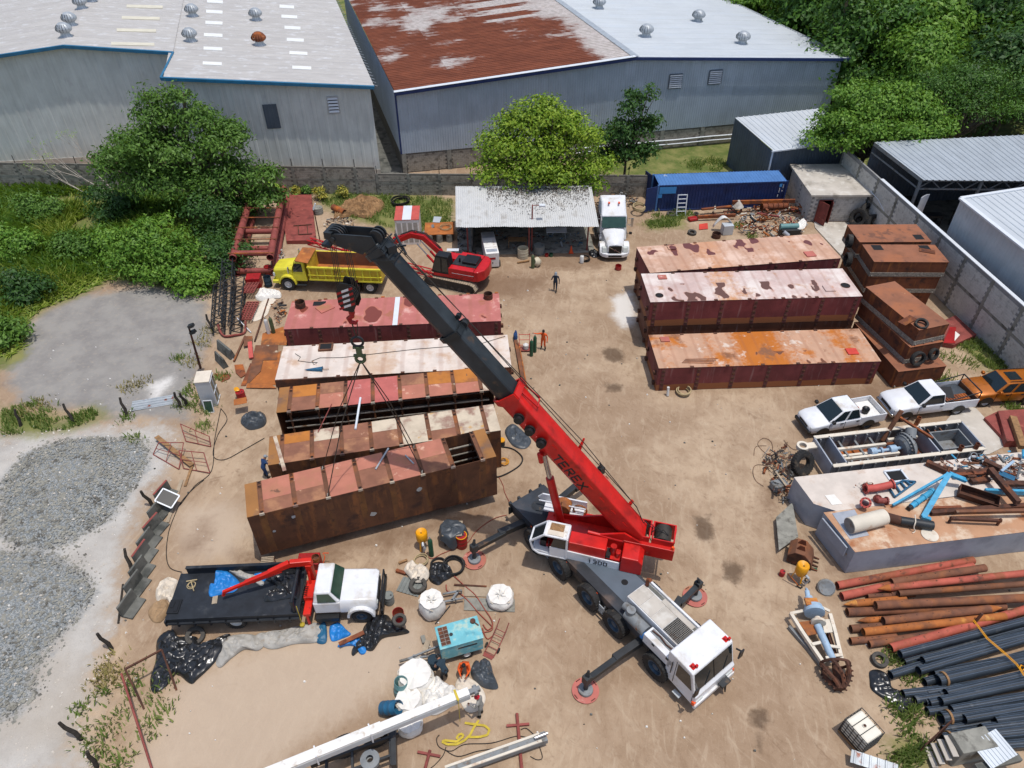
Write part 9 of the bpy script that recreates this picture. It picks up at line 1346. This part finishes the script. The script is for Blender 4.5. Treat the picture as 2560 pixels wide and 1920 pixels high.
gn=Th('white_generator','white boxed generator set standing before the workshop shed','generator',Q('i',480,1090),R(98));MB().box(0,3.6,-.55,.55,.15,1.45).bd('housing','white_dusty',gn,bv=.03);[MB().box(x_,x_+.02,-.5,.5,1.452,1.46).bd('lid_seam','plastic_black',gn)for x_ in(1.0,1.9)];MB().box(-.012,0,-.25,.3,.85,1.05).bd('warning_sign','drum_red',gn);MB().cyl((-.012,0,.55),(0,0,.55),.06,n=12).bd('cap','plastic_black',gn);MB().box(.25,.7,-.45,.45,1.452,1.462).bd('vent_panel','grey_paint',gn);MB().box(2.6,3.6,-.5,.5,1.452,1.464).bd('roof_sheet','galv',gn);[wheel(gn,(.4,y_,.25),.25,.18,'rim_white',sg)for y_,sg in((-.6,-1),(.6,1))]
tb_=drum('cream_tub','big cream tub standing in front of the workshop shed',Q('i',835,950),.46,.85,'plastic_cream',0,'tub',True,'plastic_cream');drum('grey_tank','grey round tank with pale lid in the shed entrance',Q('i',1025,905),.48,.75,'plastic_grey',0,'tank');mx=Th('cement_mixer','cream drum cement mixer lying in front of the shed','mixer',Q('i',1000,1010,.35),(R(70),0,R(-60)));MB().lathe((0,0,-.3),(0,0,1),[(.001,0),(.25,.02),(.42,.3),(.25,.62),(.22,.62),(.36,.3),(.001,.08)],20).bd('mixing_drum','plastic_cream',mx,40);gascyl('olive gas cylinder on a cart before the shed',Q('i',950,1080),'gas_olive',1.3,.15);barv('wood_cross','wooden beam lying before the shed','beam','i',(770,1020),(910,995),.08,.08,.14,.12,'wood')
o=Th('traffic_cone','orange traffic cone at the shed entrance','cone',Q('i',1400,900));MB().lathe((0,0,.03),(0,0,1),[(.17,0),(.03,.62),(.001,.62)],16).bd('cone_body','cone_orange',o,40);MB().box(-.2,.2,-.2,.2,0,.03).bd('cone_base','cone_orange',o);drum('red_bucket','red bucket in front of the white tractor unit',Q('i',1955,1095),.26,.36,'drum_red',0,'bucket',True,'drum_red');gascyl('small white propane bottle by the shed corner',Q('i',1525,1020),'gas_white',.75,.17);coil('hose coil beside the small propane bottle',Q('i',1570,980,.02),.35,4,'cable_black',.03);cloth('black_heap','black plastic heap between the shed and the tractor unit','plastic sheet','i',[(1610,900),(1680,870),(1730,930),(1700,960),(1640,950)],.35,'tarp_black',0,61,.5);drum('green_bucket','dark green bucket before the shed',Q('i',1165,945),.16,.28,'gas_green',0,'bucket',True);drum('red_pail','small red pail before the shed',Q('i',1113,945),.15,.25,'drum_red',0,'bucket',True)
dk=Th('wooden_desk','brown wooden desk inside the workshop shed','desk',Q('i',770,830));MB().box(-.8,.8,-.35,.35,.7,.75).bd('desk_top','wood',dk);[MB().box(x_-.03,x_+.03,y_-.03,y_+.03,0,.7).bd('leg','wood',dk)for x_ in(-.75,.75)for y_ in(-.3,.3)];tw_=Th('white_table','white folding table at the back of the workshop shed','table',Q('i',1225,730));MB().box(-.9,.9,-.4,.5,.74,.78).bd('table_top','white_paint',tw_);[MB().cyl((x_,y_,0),(x_,y_,.74),.02,n=6).bd('leg','galv',tw_)for x_ in(-.8,.8)for y_ in(-.3,.4)];heap('workshop_clutter','tools and parts cluttering the workshop shed floor','i',[(330,700),(1560,690),(1560,830),(1300,860),(1000,800),(700,880),(640,760)],120,.12,.5,['steel_dark','plastic_blue','rust','galv','plastic_grey'],.05,.5);heap('engine_pile','pile of engine parts at the left corner of the shed','i',[(60,640),(160,620),(170,840),(60,850)],70,.15,.5,['steel_dark','rubber_dusty','grey_steel'],0,.8)
tr_=Th('pipe_vise_stand','red tripod stand with white tray beside the excavator','stand',Q('h',1640,830));MB().box(-.5,.5,-.2,.2,.9,.95).bd('tray','trim_white',tr_);[MB().bar((0,0,.9),(x_,y_,0),.06).bd('leg','primer_red',tr_)for x_,y_ in((-.5,-.3),(.5,-.3),(0,.5))];heap('exc_side_scrap','red machine parts beside the excavator','h',[(1700,720),(1900,760),(1990,850),(1800,860),(1700,800)],40,.2,.6,['exc_red','rust','steel_dark'],0,.4)
#- blue container and the scrap before it
bc=Th('shipping_container','dark blue shipping container with its end doors open','container',(13.42,62.2,0),R(3.6));CL,CW,CH=12.19,2.44,2.59
for y_,sg in((.04,-1),(CW-.04,1)):
 pr=wprof(.15,CL-.15,42,.036);b=MB();n=len(pr);b.add([(t,y_+sg*(-.036+o),.15)for t,o in pr]+[(t,y_+sg*(-.036+o),CH-.12)for t,o in pr],[(k,k+1,n+k+1,n+k)if sg<0 else(k+1,k,n+k,n+k+1)for k in range(n-1)]);b.bd('side_wall','container_blue',bc)
 for z0,z1 in((0,.16),(CH-.13,CH-.02)):MB().box(.15,CL-.15,y_-.04,y_+.04,z0,z1).bd('side_rail','container_blue',bc)
for x_ in(0.075,CL-.075):
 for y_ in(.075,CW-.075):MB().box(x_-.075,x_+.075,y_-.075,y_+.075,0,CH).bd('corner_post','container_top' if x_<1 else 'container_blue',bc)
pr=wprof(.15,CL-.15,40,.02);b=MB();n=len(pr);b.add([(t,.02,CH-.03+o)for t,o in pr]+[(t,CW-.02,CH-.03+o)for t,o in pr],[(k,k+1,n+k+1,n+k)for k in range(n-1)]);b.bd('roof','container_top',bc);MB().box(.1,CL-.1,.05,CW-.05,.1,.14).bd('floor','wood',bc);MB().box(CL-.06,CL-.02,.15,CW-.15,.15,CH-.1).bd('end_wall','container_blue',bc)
for y_,a_ in((.05,200),(CW-.05,110)):d=MB().box(0,1.16,-.03,.03,.15,CH-.12).bd('door','container_blue',bc,loc=(0,y_,0),rot=R(a_));[MB().cyl((x_,-.06,.2),(x_,-.06,CH-.15),.02,n=6).bd('lock_bar','galv',d)for x_ in(.35,.8)];[MB().box(x_,x_+.22,-.036,-.031,z_,z_+.06).bd('stencil_mark','hazard_white',d)for x_,z_ in((.12,2.15),(.5,2.15),(.12,1.6),(.5,1.6),(.5,1.1))]
MB().box(.2,1.75,-.008,-.002,1.75,2.4).bd('paint_patch','container_patch',bc);MB().box(.15,.5,-.008,-.002,1.35,1.7).bd('paint_patch','container_patch',bc);[MB().box(11.4+x_,11.4+x_+w_,-.008,-.002,z_,z_+h_).bd('stencil_mark','container_patch' if w_>.15 else 'hazard_white',bc)for x_,z_,w_,h_ in((0,2.05,.25,.3),(.05,1.5,.06,.45),(.35,1.9,.05,.4),(.3,1.6,.1,.1),(.0,1.05,.08,.25))]
shf=Th('white_shelf','white metal shelf unit leaning on the blue container','shelf',Q('a',630,720),(R(-10),0,R(4)));[MB().box(x_-.04,x_+.04,-.05,.05,0,1.95).bd('upright','trim_white',shf)for x_ in(-.42,.42)];[MB().box(-.38,.38,-.05,.05,z_,z_+.06).bd('shelf_bar','trim_white',shf)for z_ in(0,.38,.76,1.14,1.52,1.9)]
for a,t,za,zb,w_,h_,m_,lb in(((850,740),(1340,715),.35,.4,.2,.3,'rust','rusty I beam lying in the scrap below the container'),((1300,550),(2110,530),1.0,1.0,.2,.35,'rust','long rusty I beam raised above the scrap heap'),((900,640),(1290,600),.5,.6,.25,.15,'rust','rusty flat leaning on the container side'),((1620,690),(1910,735),.7,.6,.14,.14,'primer_red','thin red bar on top of the scrap heap'),((1700,690),(2110,650),.3,.3,.2,.25,'rust_dark','dark rusty beam under the screw roller')):barv('scrap_beam',lb,'beam','a',a,t,za,zb,w_,h_,m_,'beams in the scrap heap')
af=Th('rusty_a_frame','rusty A shaped lifting frame standing before the container','frame',Q('a',1700,500));tp_=Q('a',1720,280,2.3)-af.location;[MB().bar(tp_+Vc((x_*.15,0,0)),Vc((x_,y_,.0)),.12).bd('frame_leg','rust',af)for x_,y_ in((-1.0,.4),(-.4,-.4),(.75,-.3),(.95,.4))];MB().bar(tp_+Vc((-.3,0,0)),tp_+Vc((.3,0,0)),.3,.35).bd('frame_head','rust',af)
sr=Th('screw_roller','rusty screw conveyor drum with flights on the scrap heap','roller',Q('a',1680,610,.55));e_=Q('a',2010,590,.55)-sr.location;MB().cyl((0,0,0),e_,.32,n=18).bd('roller_drum','rust',sr,40);[MB().cyl(e_*t,e_*(t+.015),.4,n=18).bd('flight','rust',sr)for t in(0,.2,.4,.6,.8,.98)]
fn=Th('white_fender','curved white truck fender standing in the scrap heap','fender',Q('a',1150,930),R(-10));MB().grid(lambda u,v:(-.75+1.6*u*(1-.2*v),.4*v,.15+1.25*ms(PI*(.05+.75*u))),10,3).bd('fender_shell','white_dusty',fn,60,solid=.03);bx('wrapped_pallet','stack wrapped in grey film beside the white fender','stack',Q('a',1220,950),(.9,.7,.9),.15,'clad_white');eg=bx('engine_block','large teal and black engine block on the scrap heap','engine',Q('a',2020,1000),(1.7,.8,.9),.05,'steel_dark',.06);MB().cyl((-.9,.1,1.0),(.7,.1,1.0),.26,n=16).bd('rocker_cover','plastic_teal',eg,40);MB().cyl((-.7,-.35,.75),(-.25,-.55,.45),.18,n=14).bd('oil_filter','grey_paint',eg,40);cloth('white_rag','white rag thrown over the large engine block','rag','a',[(2120,860),(2200,770),(2260,800),(2240,880),(2170,900)],.3,'cloth_white',.9,70,.6)
for lb,x,y,r_ in(('tyre in the weeds before the blue container',505,700,.42),('tyre lying near the white fender',778,940,.4),('small tyre beside the red scrap hood',830,700,.25)):tyre_(lb,Q('a',x,y,.12),r_,.24,'rubber_dusty',(R(4),R(3),0))
drum('rusty_ring','rusty open ring drum in front of the white fender',Q('a',1090,1000),.38,.4,'rust_dark',0,'drum',True);plate('red_square_plate','red square plate with a hole near the white fender','plate','a',[(870,830),(980,815),(985,890),(870,900)],.03,.03,'primer_hatch');b=MB();b.lathe((0,0,0),(0,0,1),[(.55,0),(.1,.6),(.001,.62)],18);tag(b.bd('grey_cone','concrete',loc=Q('a',1370,600,.6)),'pale grey cone on the scrap heap by the container','cone');bx('red_hood','red car part in the weeds before the container','car part',Q('a',785,780),(.9,.6,.3),.3,'drum_red',.12)
heap('container_scrap','dense heap of engines, plates and rusty parts in front of the blue container','a',[(900,700),(1350,640),(1900,620),(2250,650),(2250,1000),(1650,1040),(1450,980),(1330,900),(1330,780)],420,.12,.8,['rust','rust_dark','steel_dark','grey_steel','white_rust','rust_orange','primer_red'],0,.7);heap('corner_scrap','dark scrap heap behind the white tractor unit','i',[(1700,330),(1960,250),(2120,250),(2200,360),(2000,400),(1750,400)],120,.2,.8,['rust_dark','steel_dark','rubber_dusty','wood','grey_steel'],0,.8);coil('large hose coil standing by the container doors',Q('i',2190,380,.5),.55,5,'rope',.05)
barv('long_channel','long rusty channel lying on the sand right of the barges','channel','4',(1130,545),(1195,900),.12,.12,.25,.2,'rust_brown');barv('thin_channel','thin steel channel beside the long rusty channel','channel','4',(1150,560),(1205,860),.25,.1,.08,.08,'rust_orange');cloth('blue_jacket','dark blue jacket hung on the end of the long channel','jacket','4',[(1115,510),(1135,495),(1142,530),(1120,540)],.5,'cloth_blue',.2,71,.4)
wc=Th('welding_cart','orange framed gas welding cart with a small white tank','cart',Q('4',1185,600));[MB().bar((x_,0,.1),(x_*1.1,.3,1.2),.04).bd('cart_rail','primer_hatch',wc)for x_ in(-.35,.35)];[MB().bar((-.36,.1+.1*i,.3+.4*i),(.36,.1+.1*i,.3+.4*i),.03).bd('cart_rung','primer_hatch',wc)for i in range(3)];MB().box(-.4,.4,-.3,.2,.05,.1).bd('cart_bed','primer_red',wc);MB().lathe((.1,-.05,.1),(0,0,1),[(.001,0),(.2,.05),(.2,.35),(.1,.45),(.001,.46)],14).bd('small_tank','gas_white',wc,40);gascyl('bright green gas cylinder beside the welding cart',Q('4',1230,640),'gas_green',1.45,.13);gascyl('dark green gas cylinder under the hand of the man in orange',Q('4',1252,615),'gas_green',1.5,.13)
o=Th('yellow_capped_pot','small black pot with a yellow lid beside the hull section','pot',Q('4',1040,1215));MB().cyl((0,0,0),(0,0,.4),.2,n=16).bd('pot_body','steel_dark',o,40);MB().cyl((0,0,.4),(0,0,.46),.21,n=16).bd('lid','yellow_pot',o,40);cloth('grey_tarp','grey blue tarp spread on the sand under the boom','tarp','4',[(1060,1130),(1110,1080),(1180,1130),(1230,1190),(1190,1240),(1110,1220)],.2,'tarp_grey',0,72,.5);tubev('thick_hose','thick black hose looping on the sand beside the lifted hull section','hose','4',[(1030,1225),(1110,1240),(1170,1290),(1160,1340),(1090,1390),(1010,1420),(1000,1380),(1025,1310)],.045,'cable_black');coil('tangle of yellow rope beside the lifted hull section',Q('4',1055,1330,.02),.25,5,'yellow_pot',.018,'yellow_rope_coil')
for i in range(4):b=MB();p,q=ob_(r3,1.6+.1*i,.45+.12*i,2.0),ob_(r3,3.6+.15*i,.3+.15*i,2.0);b.cyl(p,q,.02,n=5);tag(b.bd('rebar_rod','rust',sm0=40),'thin rusty rod lying on the orange stained barge','rod','rods on the orange stained barge')
rodv('white_tube','white tube leaning on the orange stained barge','tube','d',(365,1370),(372,1300),.05,.7,.09,'gas_white');coil('olive hose coil beside the orange stained barge',Q('d',495,1345,.02),.45,5,'rope',.05)
b=MB();c=[(ru(-14,26),ru(13,52))for _ in range(260)]+[(ru(-34,-14),ru(14,44))for _ in range(160)]
for x,y in c:r_=ru(.03,.09);z=surf_z(x,y);a=random.random()*6;b.hexa([(x+r_*mc(a+t),y+r_*ms(a+t)*.7,z-.01)for t in(0,1.5,3.1,4.6)]+[(x+r_*.6*mc(a+t),y+r_*.5*ms(a+t),z+r_*.7)for t in(0.2,1.7,3.2,4.8)],int(random.random()*3))
tag(b.bd('yard_litter',['concrete','concrete_dark','cloth_white']),'small stones and litter scattered over the yard','litter',kind='stuff')
#- people: one skinned body each, materials by limb
HIP,KN=.93,.5
def person(label,loc,rz,J,top,legs,hat,hatm,pants_z=None,sc=1.0,group=None):
 """J: joint positions (x right, y facing, z up) for head, chest, pelvis, elbows, hands, knees, feet"""
 o=Th('person',label,'person',loc,rz,group);o.scale=(sc,)*3;g={k:Vc(v)for k,v in J.items()};P,C_,H_=g['pel'],g['ch'],g['hd'];up=(C_-P).normalized();nk=C_+(H_-C_)*.42;fw=Vc((0,1,0));sx=Vc((1,0,0))
 vs=[P,P.lerp(C_,.5),C_,nk,H_-up*.02,H_+(H_-C_).normalized()*.1];rad=[(.15,.11),(.135,.1),(.165,.11),(.06,.06),(.078,.095),(.07,.085)];ed=[(0,1),(1,2),(2,3),(3,4),(4,5)];kind=['t','t','t','s','s','s']
 for sd_,s_ in(('l',-1),('r',1)):
  sh=C_+sx*s_*.2-up*.0;n=len(vs);vs+=[sh,g['e'+sd_],g['w'+sd_],g['w'+sd_]+(g['w'+sd_]-g['e'+sd_]).normalized()*.09];rad+=[(.065,.065),(.048,.048),(.036,.036),(.04,.025)];ed+=[(2,n),(n,n+1),(n+1,n+2),(n+2,n+3)];kind+=['t','a','a','s']
  hp=P+sx*s_*.1-up*.06;n=len(vs);ft=g['f'+sd_];toe=ft+g.get('toe',Vc((0,.17,-.05)));vs+=[hp,g['k'+sd_],ft,toe];rad+=[(.1,.1),(.07,.07),(.052,.052),(.042,.035)];ed+=[(0,n),(n,n+1),(n+1,n+2),(n+2,n+3)];kind+=['p','p','b','b']
 me=bpy.data.meshes.new('body');me.from_pydata([tuple(v)for v in vs],ed,[]);tmp=bpy.data.objects.new('tmp',me);COL.objects.link(tmp);md=tmp.modifiers.new('s','SKIN');md.use_smooth_shade=True;sv=me.skin_vertices[0].data
 for i,r_ in enumerate(rad):sv[i].radius=r_;sv[i].use_root=i==0
 tmp.modifiers.new('u','SUBSURF').levels=2;tmp.modifiers['u'].render_levels=2;dg=bpy.context.evaluated_depsgraph_get();dg.update();bm=bpy.data.meshes.new_from_object(tmp.evaluated_get(dg));V=[v.co.copy()for v in bm.vertices];F_=[tuple(p.vertices)for p in bm.polygons];bpy.data.objects.remove(tmp);bpy.data.meshes.remove(bm)
 b=MB();mi={'t':0,'a':0 if pants_z is None else 4,'s':1,'p':2,'b':3}
 for f in F_:
  c=sum((V[i]for i in f),Vc())/len(f);best=(9,'t')
  for i,j in ed:
   a_,d=vs[i],vs[j]-vs[i];t=min(1,max(0,(c-a_).dot(d)/max(d.length_squared,1e-6)));q=(c-a_-d*t).length-(rad[i][0]*(1-t)+rad[j][0]*t)
   if q<best[0]:best=(q,kind[j]if t>.45 or kind[i]in 'ts' and kind[j]!='s' else kind[i])
  b.m.append(mi[best[1]]);b.f.append(f)
 b.v=[tuple(v)for v in V]
 for sd_,s_ in(('l',-1),('r',1)):
  w_,e_=g['w'+sd_],g['e'+sd_];d=(w_-e_).normalized();h0=w_+d*.08;_,sa,su=frame(d)
  for k_ in range(4):b.tube([h0+sa*(-.03+.02*k_),h0+sa*(-.033+.022*k_)+d*.045,h0+sa*(-.03+.02*k_)+d*(.075+.008*(1.5-abs(k_-1.5)))-su*.02],[.011,.01,.008],5,1)
  b.tube([w_+d*.03+sa*.03*s_,w_+d*.06+sa*.06*s_,w_+d*.09+sa*.062*s_],[.013,.011,.009],5,1)
 hu=(H_-C_).normalized();hf=(fw-hu*fw.dot(hu)).normalized();hr=hf.cross(hu);c=H_+hu*.04
 b.bar(c+hf*.085-hu*.0,c+hf*.115-hu*.03,.022,.03,1);[b.cyl(c+hr*.03*s_+hf*.088+hu*.015,c+hr*.03*s_+hf*.095+hu*.015,.009,n=6,m=3)for s_ in(-1,1)];b.bar(c-hr*.025+hf*.086-hu*.055,c+hr*.025+hf*.086-hu*.055,.006,.01,1);[b.cyl(c+hr*.07*s_,c+hr*.088*s_,.025,n=7,m=1)for s_ in(-1,1)]
 b.bd('body',[top,'skin',legs,'boot','skin'],o,60)
 h=MB()
 if hat=='hair':h.lathe(c-hu*.0-hf*.012,hu,[(.094,-.05),(.098,.02),(.08,.09),(.04,.115),(.001,.12)],14)
 elif hat=='helmet':h.lathe(c+hu*.02,hu,[(.13,0),(.112,.01),(.108,.06),(.07,.12),(.001,.14)],16)
 elif hat=='hood':h.lathe(c-hf*.01,hu,[(.13,-.13),(.108,-.04),(.104,.04),(.07,.105),(.001,.12)],14)
 else:h.lathe(c+hu*.02,hu,[(.105,0),(.104,.05),(.06,.1),(.001,.105)],14);h.bar(c+hu*.03+hf*.09,c+hu*.02+hf*.19,.15,.012)
 h.bd({'hair':'hair','helmet':'helmet','hood':'hood'}.get(hat,'cap'),hatm,o,60);return o
ST=dict(pel=(0,0,.95),ch=(0,.02,1.36),hd=(0,.05,1.58),el=(-.29,-.02,1.12),wl=(-.31,.1,.9),er=(.29,-.02,1.12),wr=(.31,.1,.9),kl=(-.11,.04,.5),kr=(.11,.04,.5),fl=(-.12,0,.07),fr=(.12,0,.07))
def P(**k):d=dict(ST);d.update(k);return d
person('person in dark navy overalls and grey hood walking across the open sand',Q('4',1383,226),R(-8),P(kl=(-.1,.12,.52),fl=(-.1,.1,.07),kr=(.1,0,.5),fr=(.1,-.28,.1),wl=(-.33,.2,.93),wr=(.3,-.05,.88)),'cloth_navy','cloth_navy','hood','hat_grey')
person('person in bright orange overalls holding a green gas cylinder',Q('4',1306,598),R(160),P(er=(.42,.08,1.3),wr=(.62,.22,1.4),fl=(-.17,.02,.07),fr=(.15,-.05,.07)),'cloth_orange','cloth_orange','hair','hair')
person('person in blue overalls and grey cap leaning at the end of a hull section',Q('C',410,1440),R(-40),P(ch=(0,.16,1.3),hd=(0,.28,1.5),er=(.28,.26,1.08),wr=(.2,.48,1.05),el=(-.28,.22,1.05),wl=(-.18,.42,.98)),'cloth_blue','cloth_blue','cap','hat_grey')
person('person in dark teal shirt and black trousers bending over by the compressor',Q('p',1062,1420),R(35),P(pel=(0,-.12,.92),ch=(0,.22,1.18),hd=(0,.42,1.26),er=(.26,.32,.92),wr=(.2,.42,.66),el=(-.26,.32,.92),wl=(-.2,.42,.66)),'cloth_teal','cloth_black','hair','hair',pants_z=1)
person('person in orange overalls crouching beside the dark plastic bag',Q('p',1345,1340),R(175),P(pel=(0,-.2,.5),ch=(0,.05,.88),hd=(0,.2,1.05),er=(.27,.2,.68),wr=(.14,.42,.55),el=(-.27,.2,.68),wl=(-.14,.42,.55),kl=(-.2,.26,.5),kr=(.2,.26,.5),fl=(-.17,-.02,.07),fr=(.17,-.02,.07)),'cloth_orange','cloth_orange','hair','hair')
person('person in grey overalls and red helmet standing at the tip of the white boom',Q('q',1625,385),R(70),P(ch=(0,.08,1.34),hd=(0,.14,1.55),er=(.3,.15,1.1),wr=(.24,.38,1.05),el=(-.28,.15,1.12),wl=(-.2,.4,1.1)),'cloth_suit','cloth_suit','helmet','hat_red')
person('person with a purple head cloth standing half hidden behind the crane boom',G(1366,1046,1.6)*1-Vc((0,0,1.6)),R(100),P(),'cloth_navy','cloth_black','hood','hat_purple')
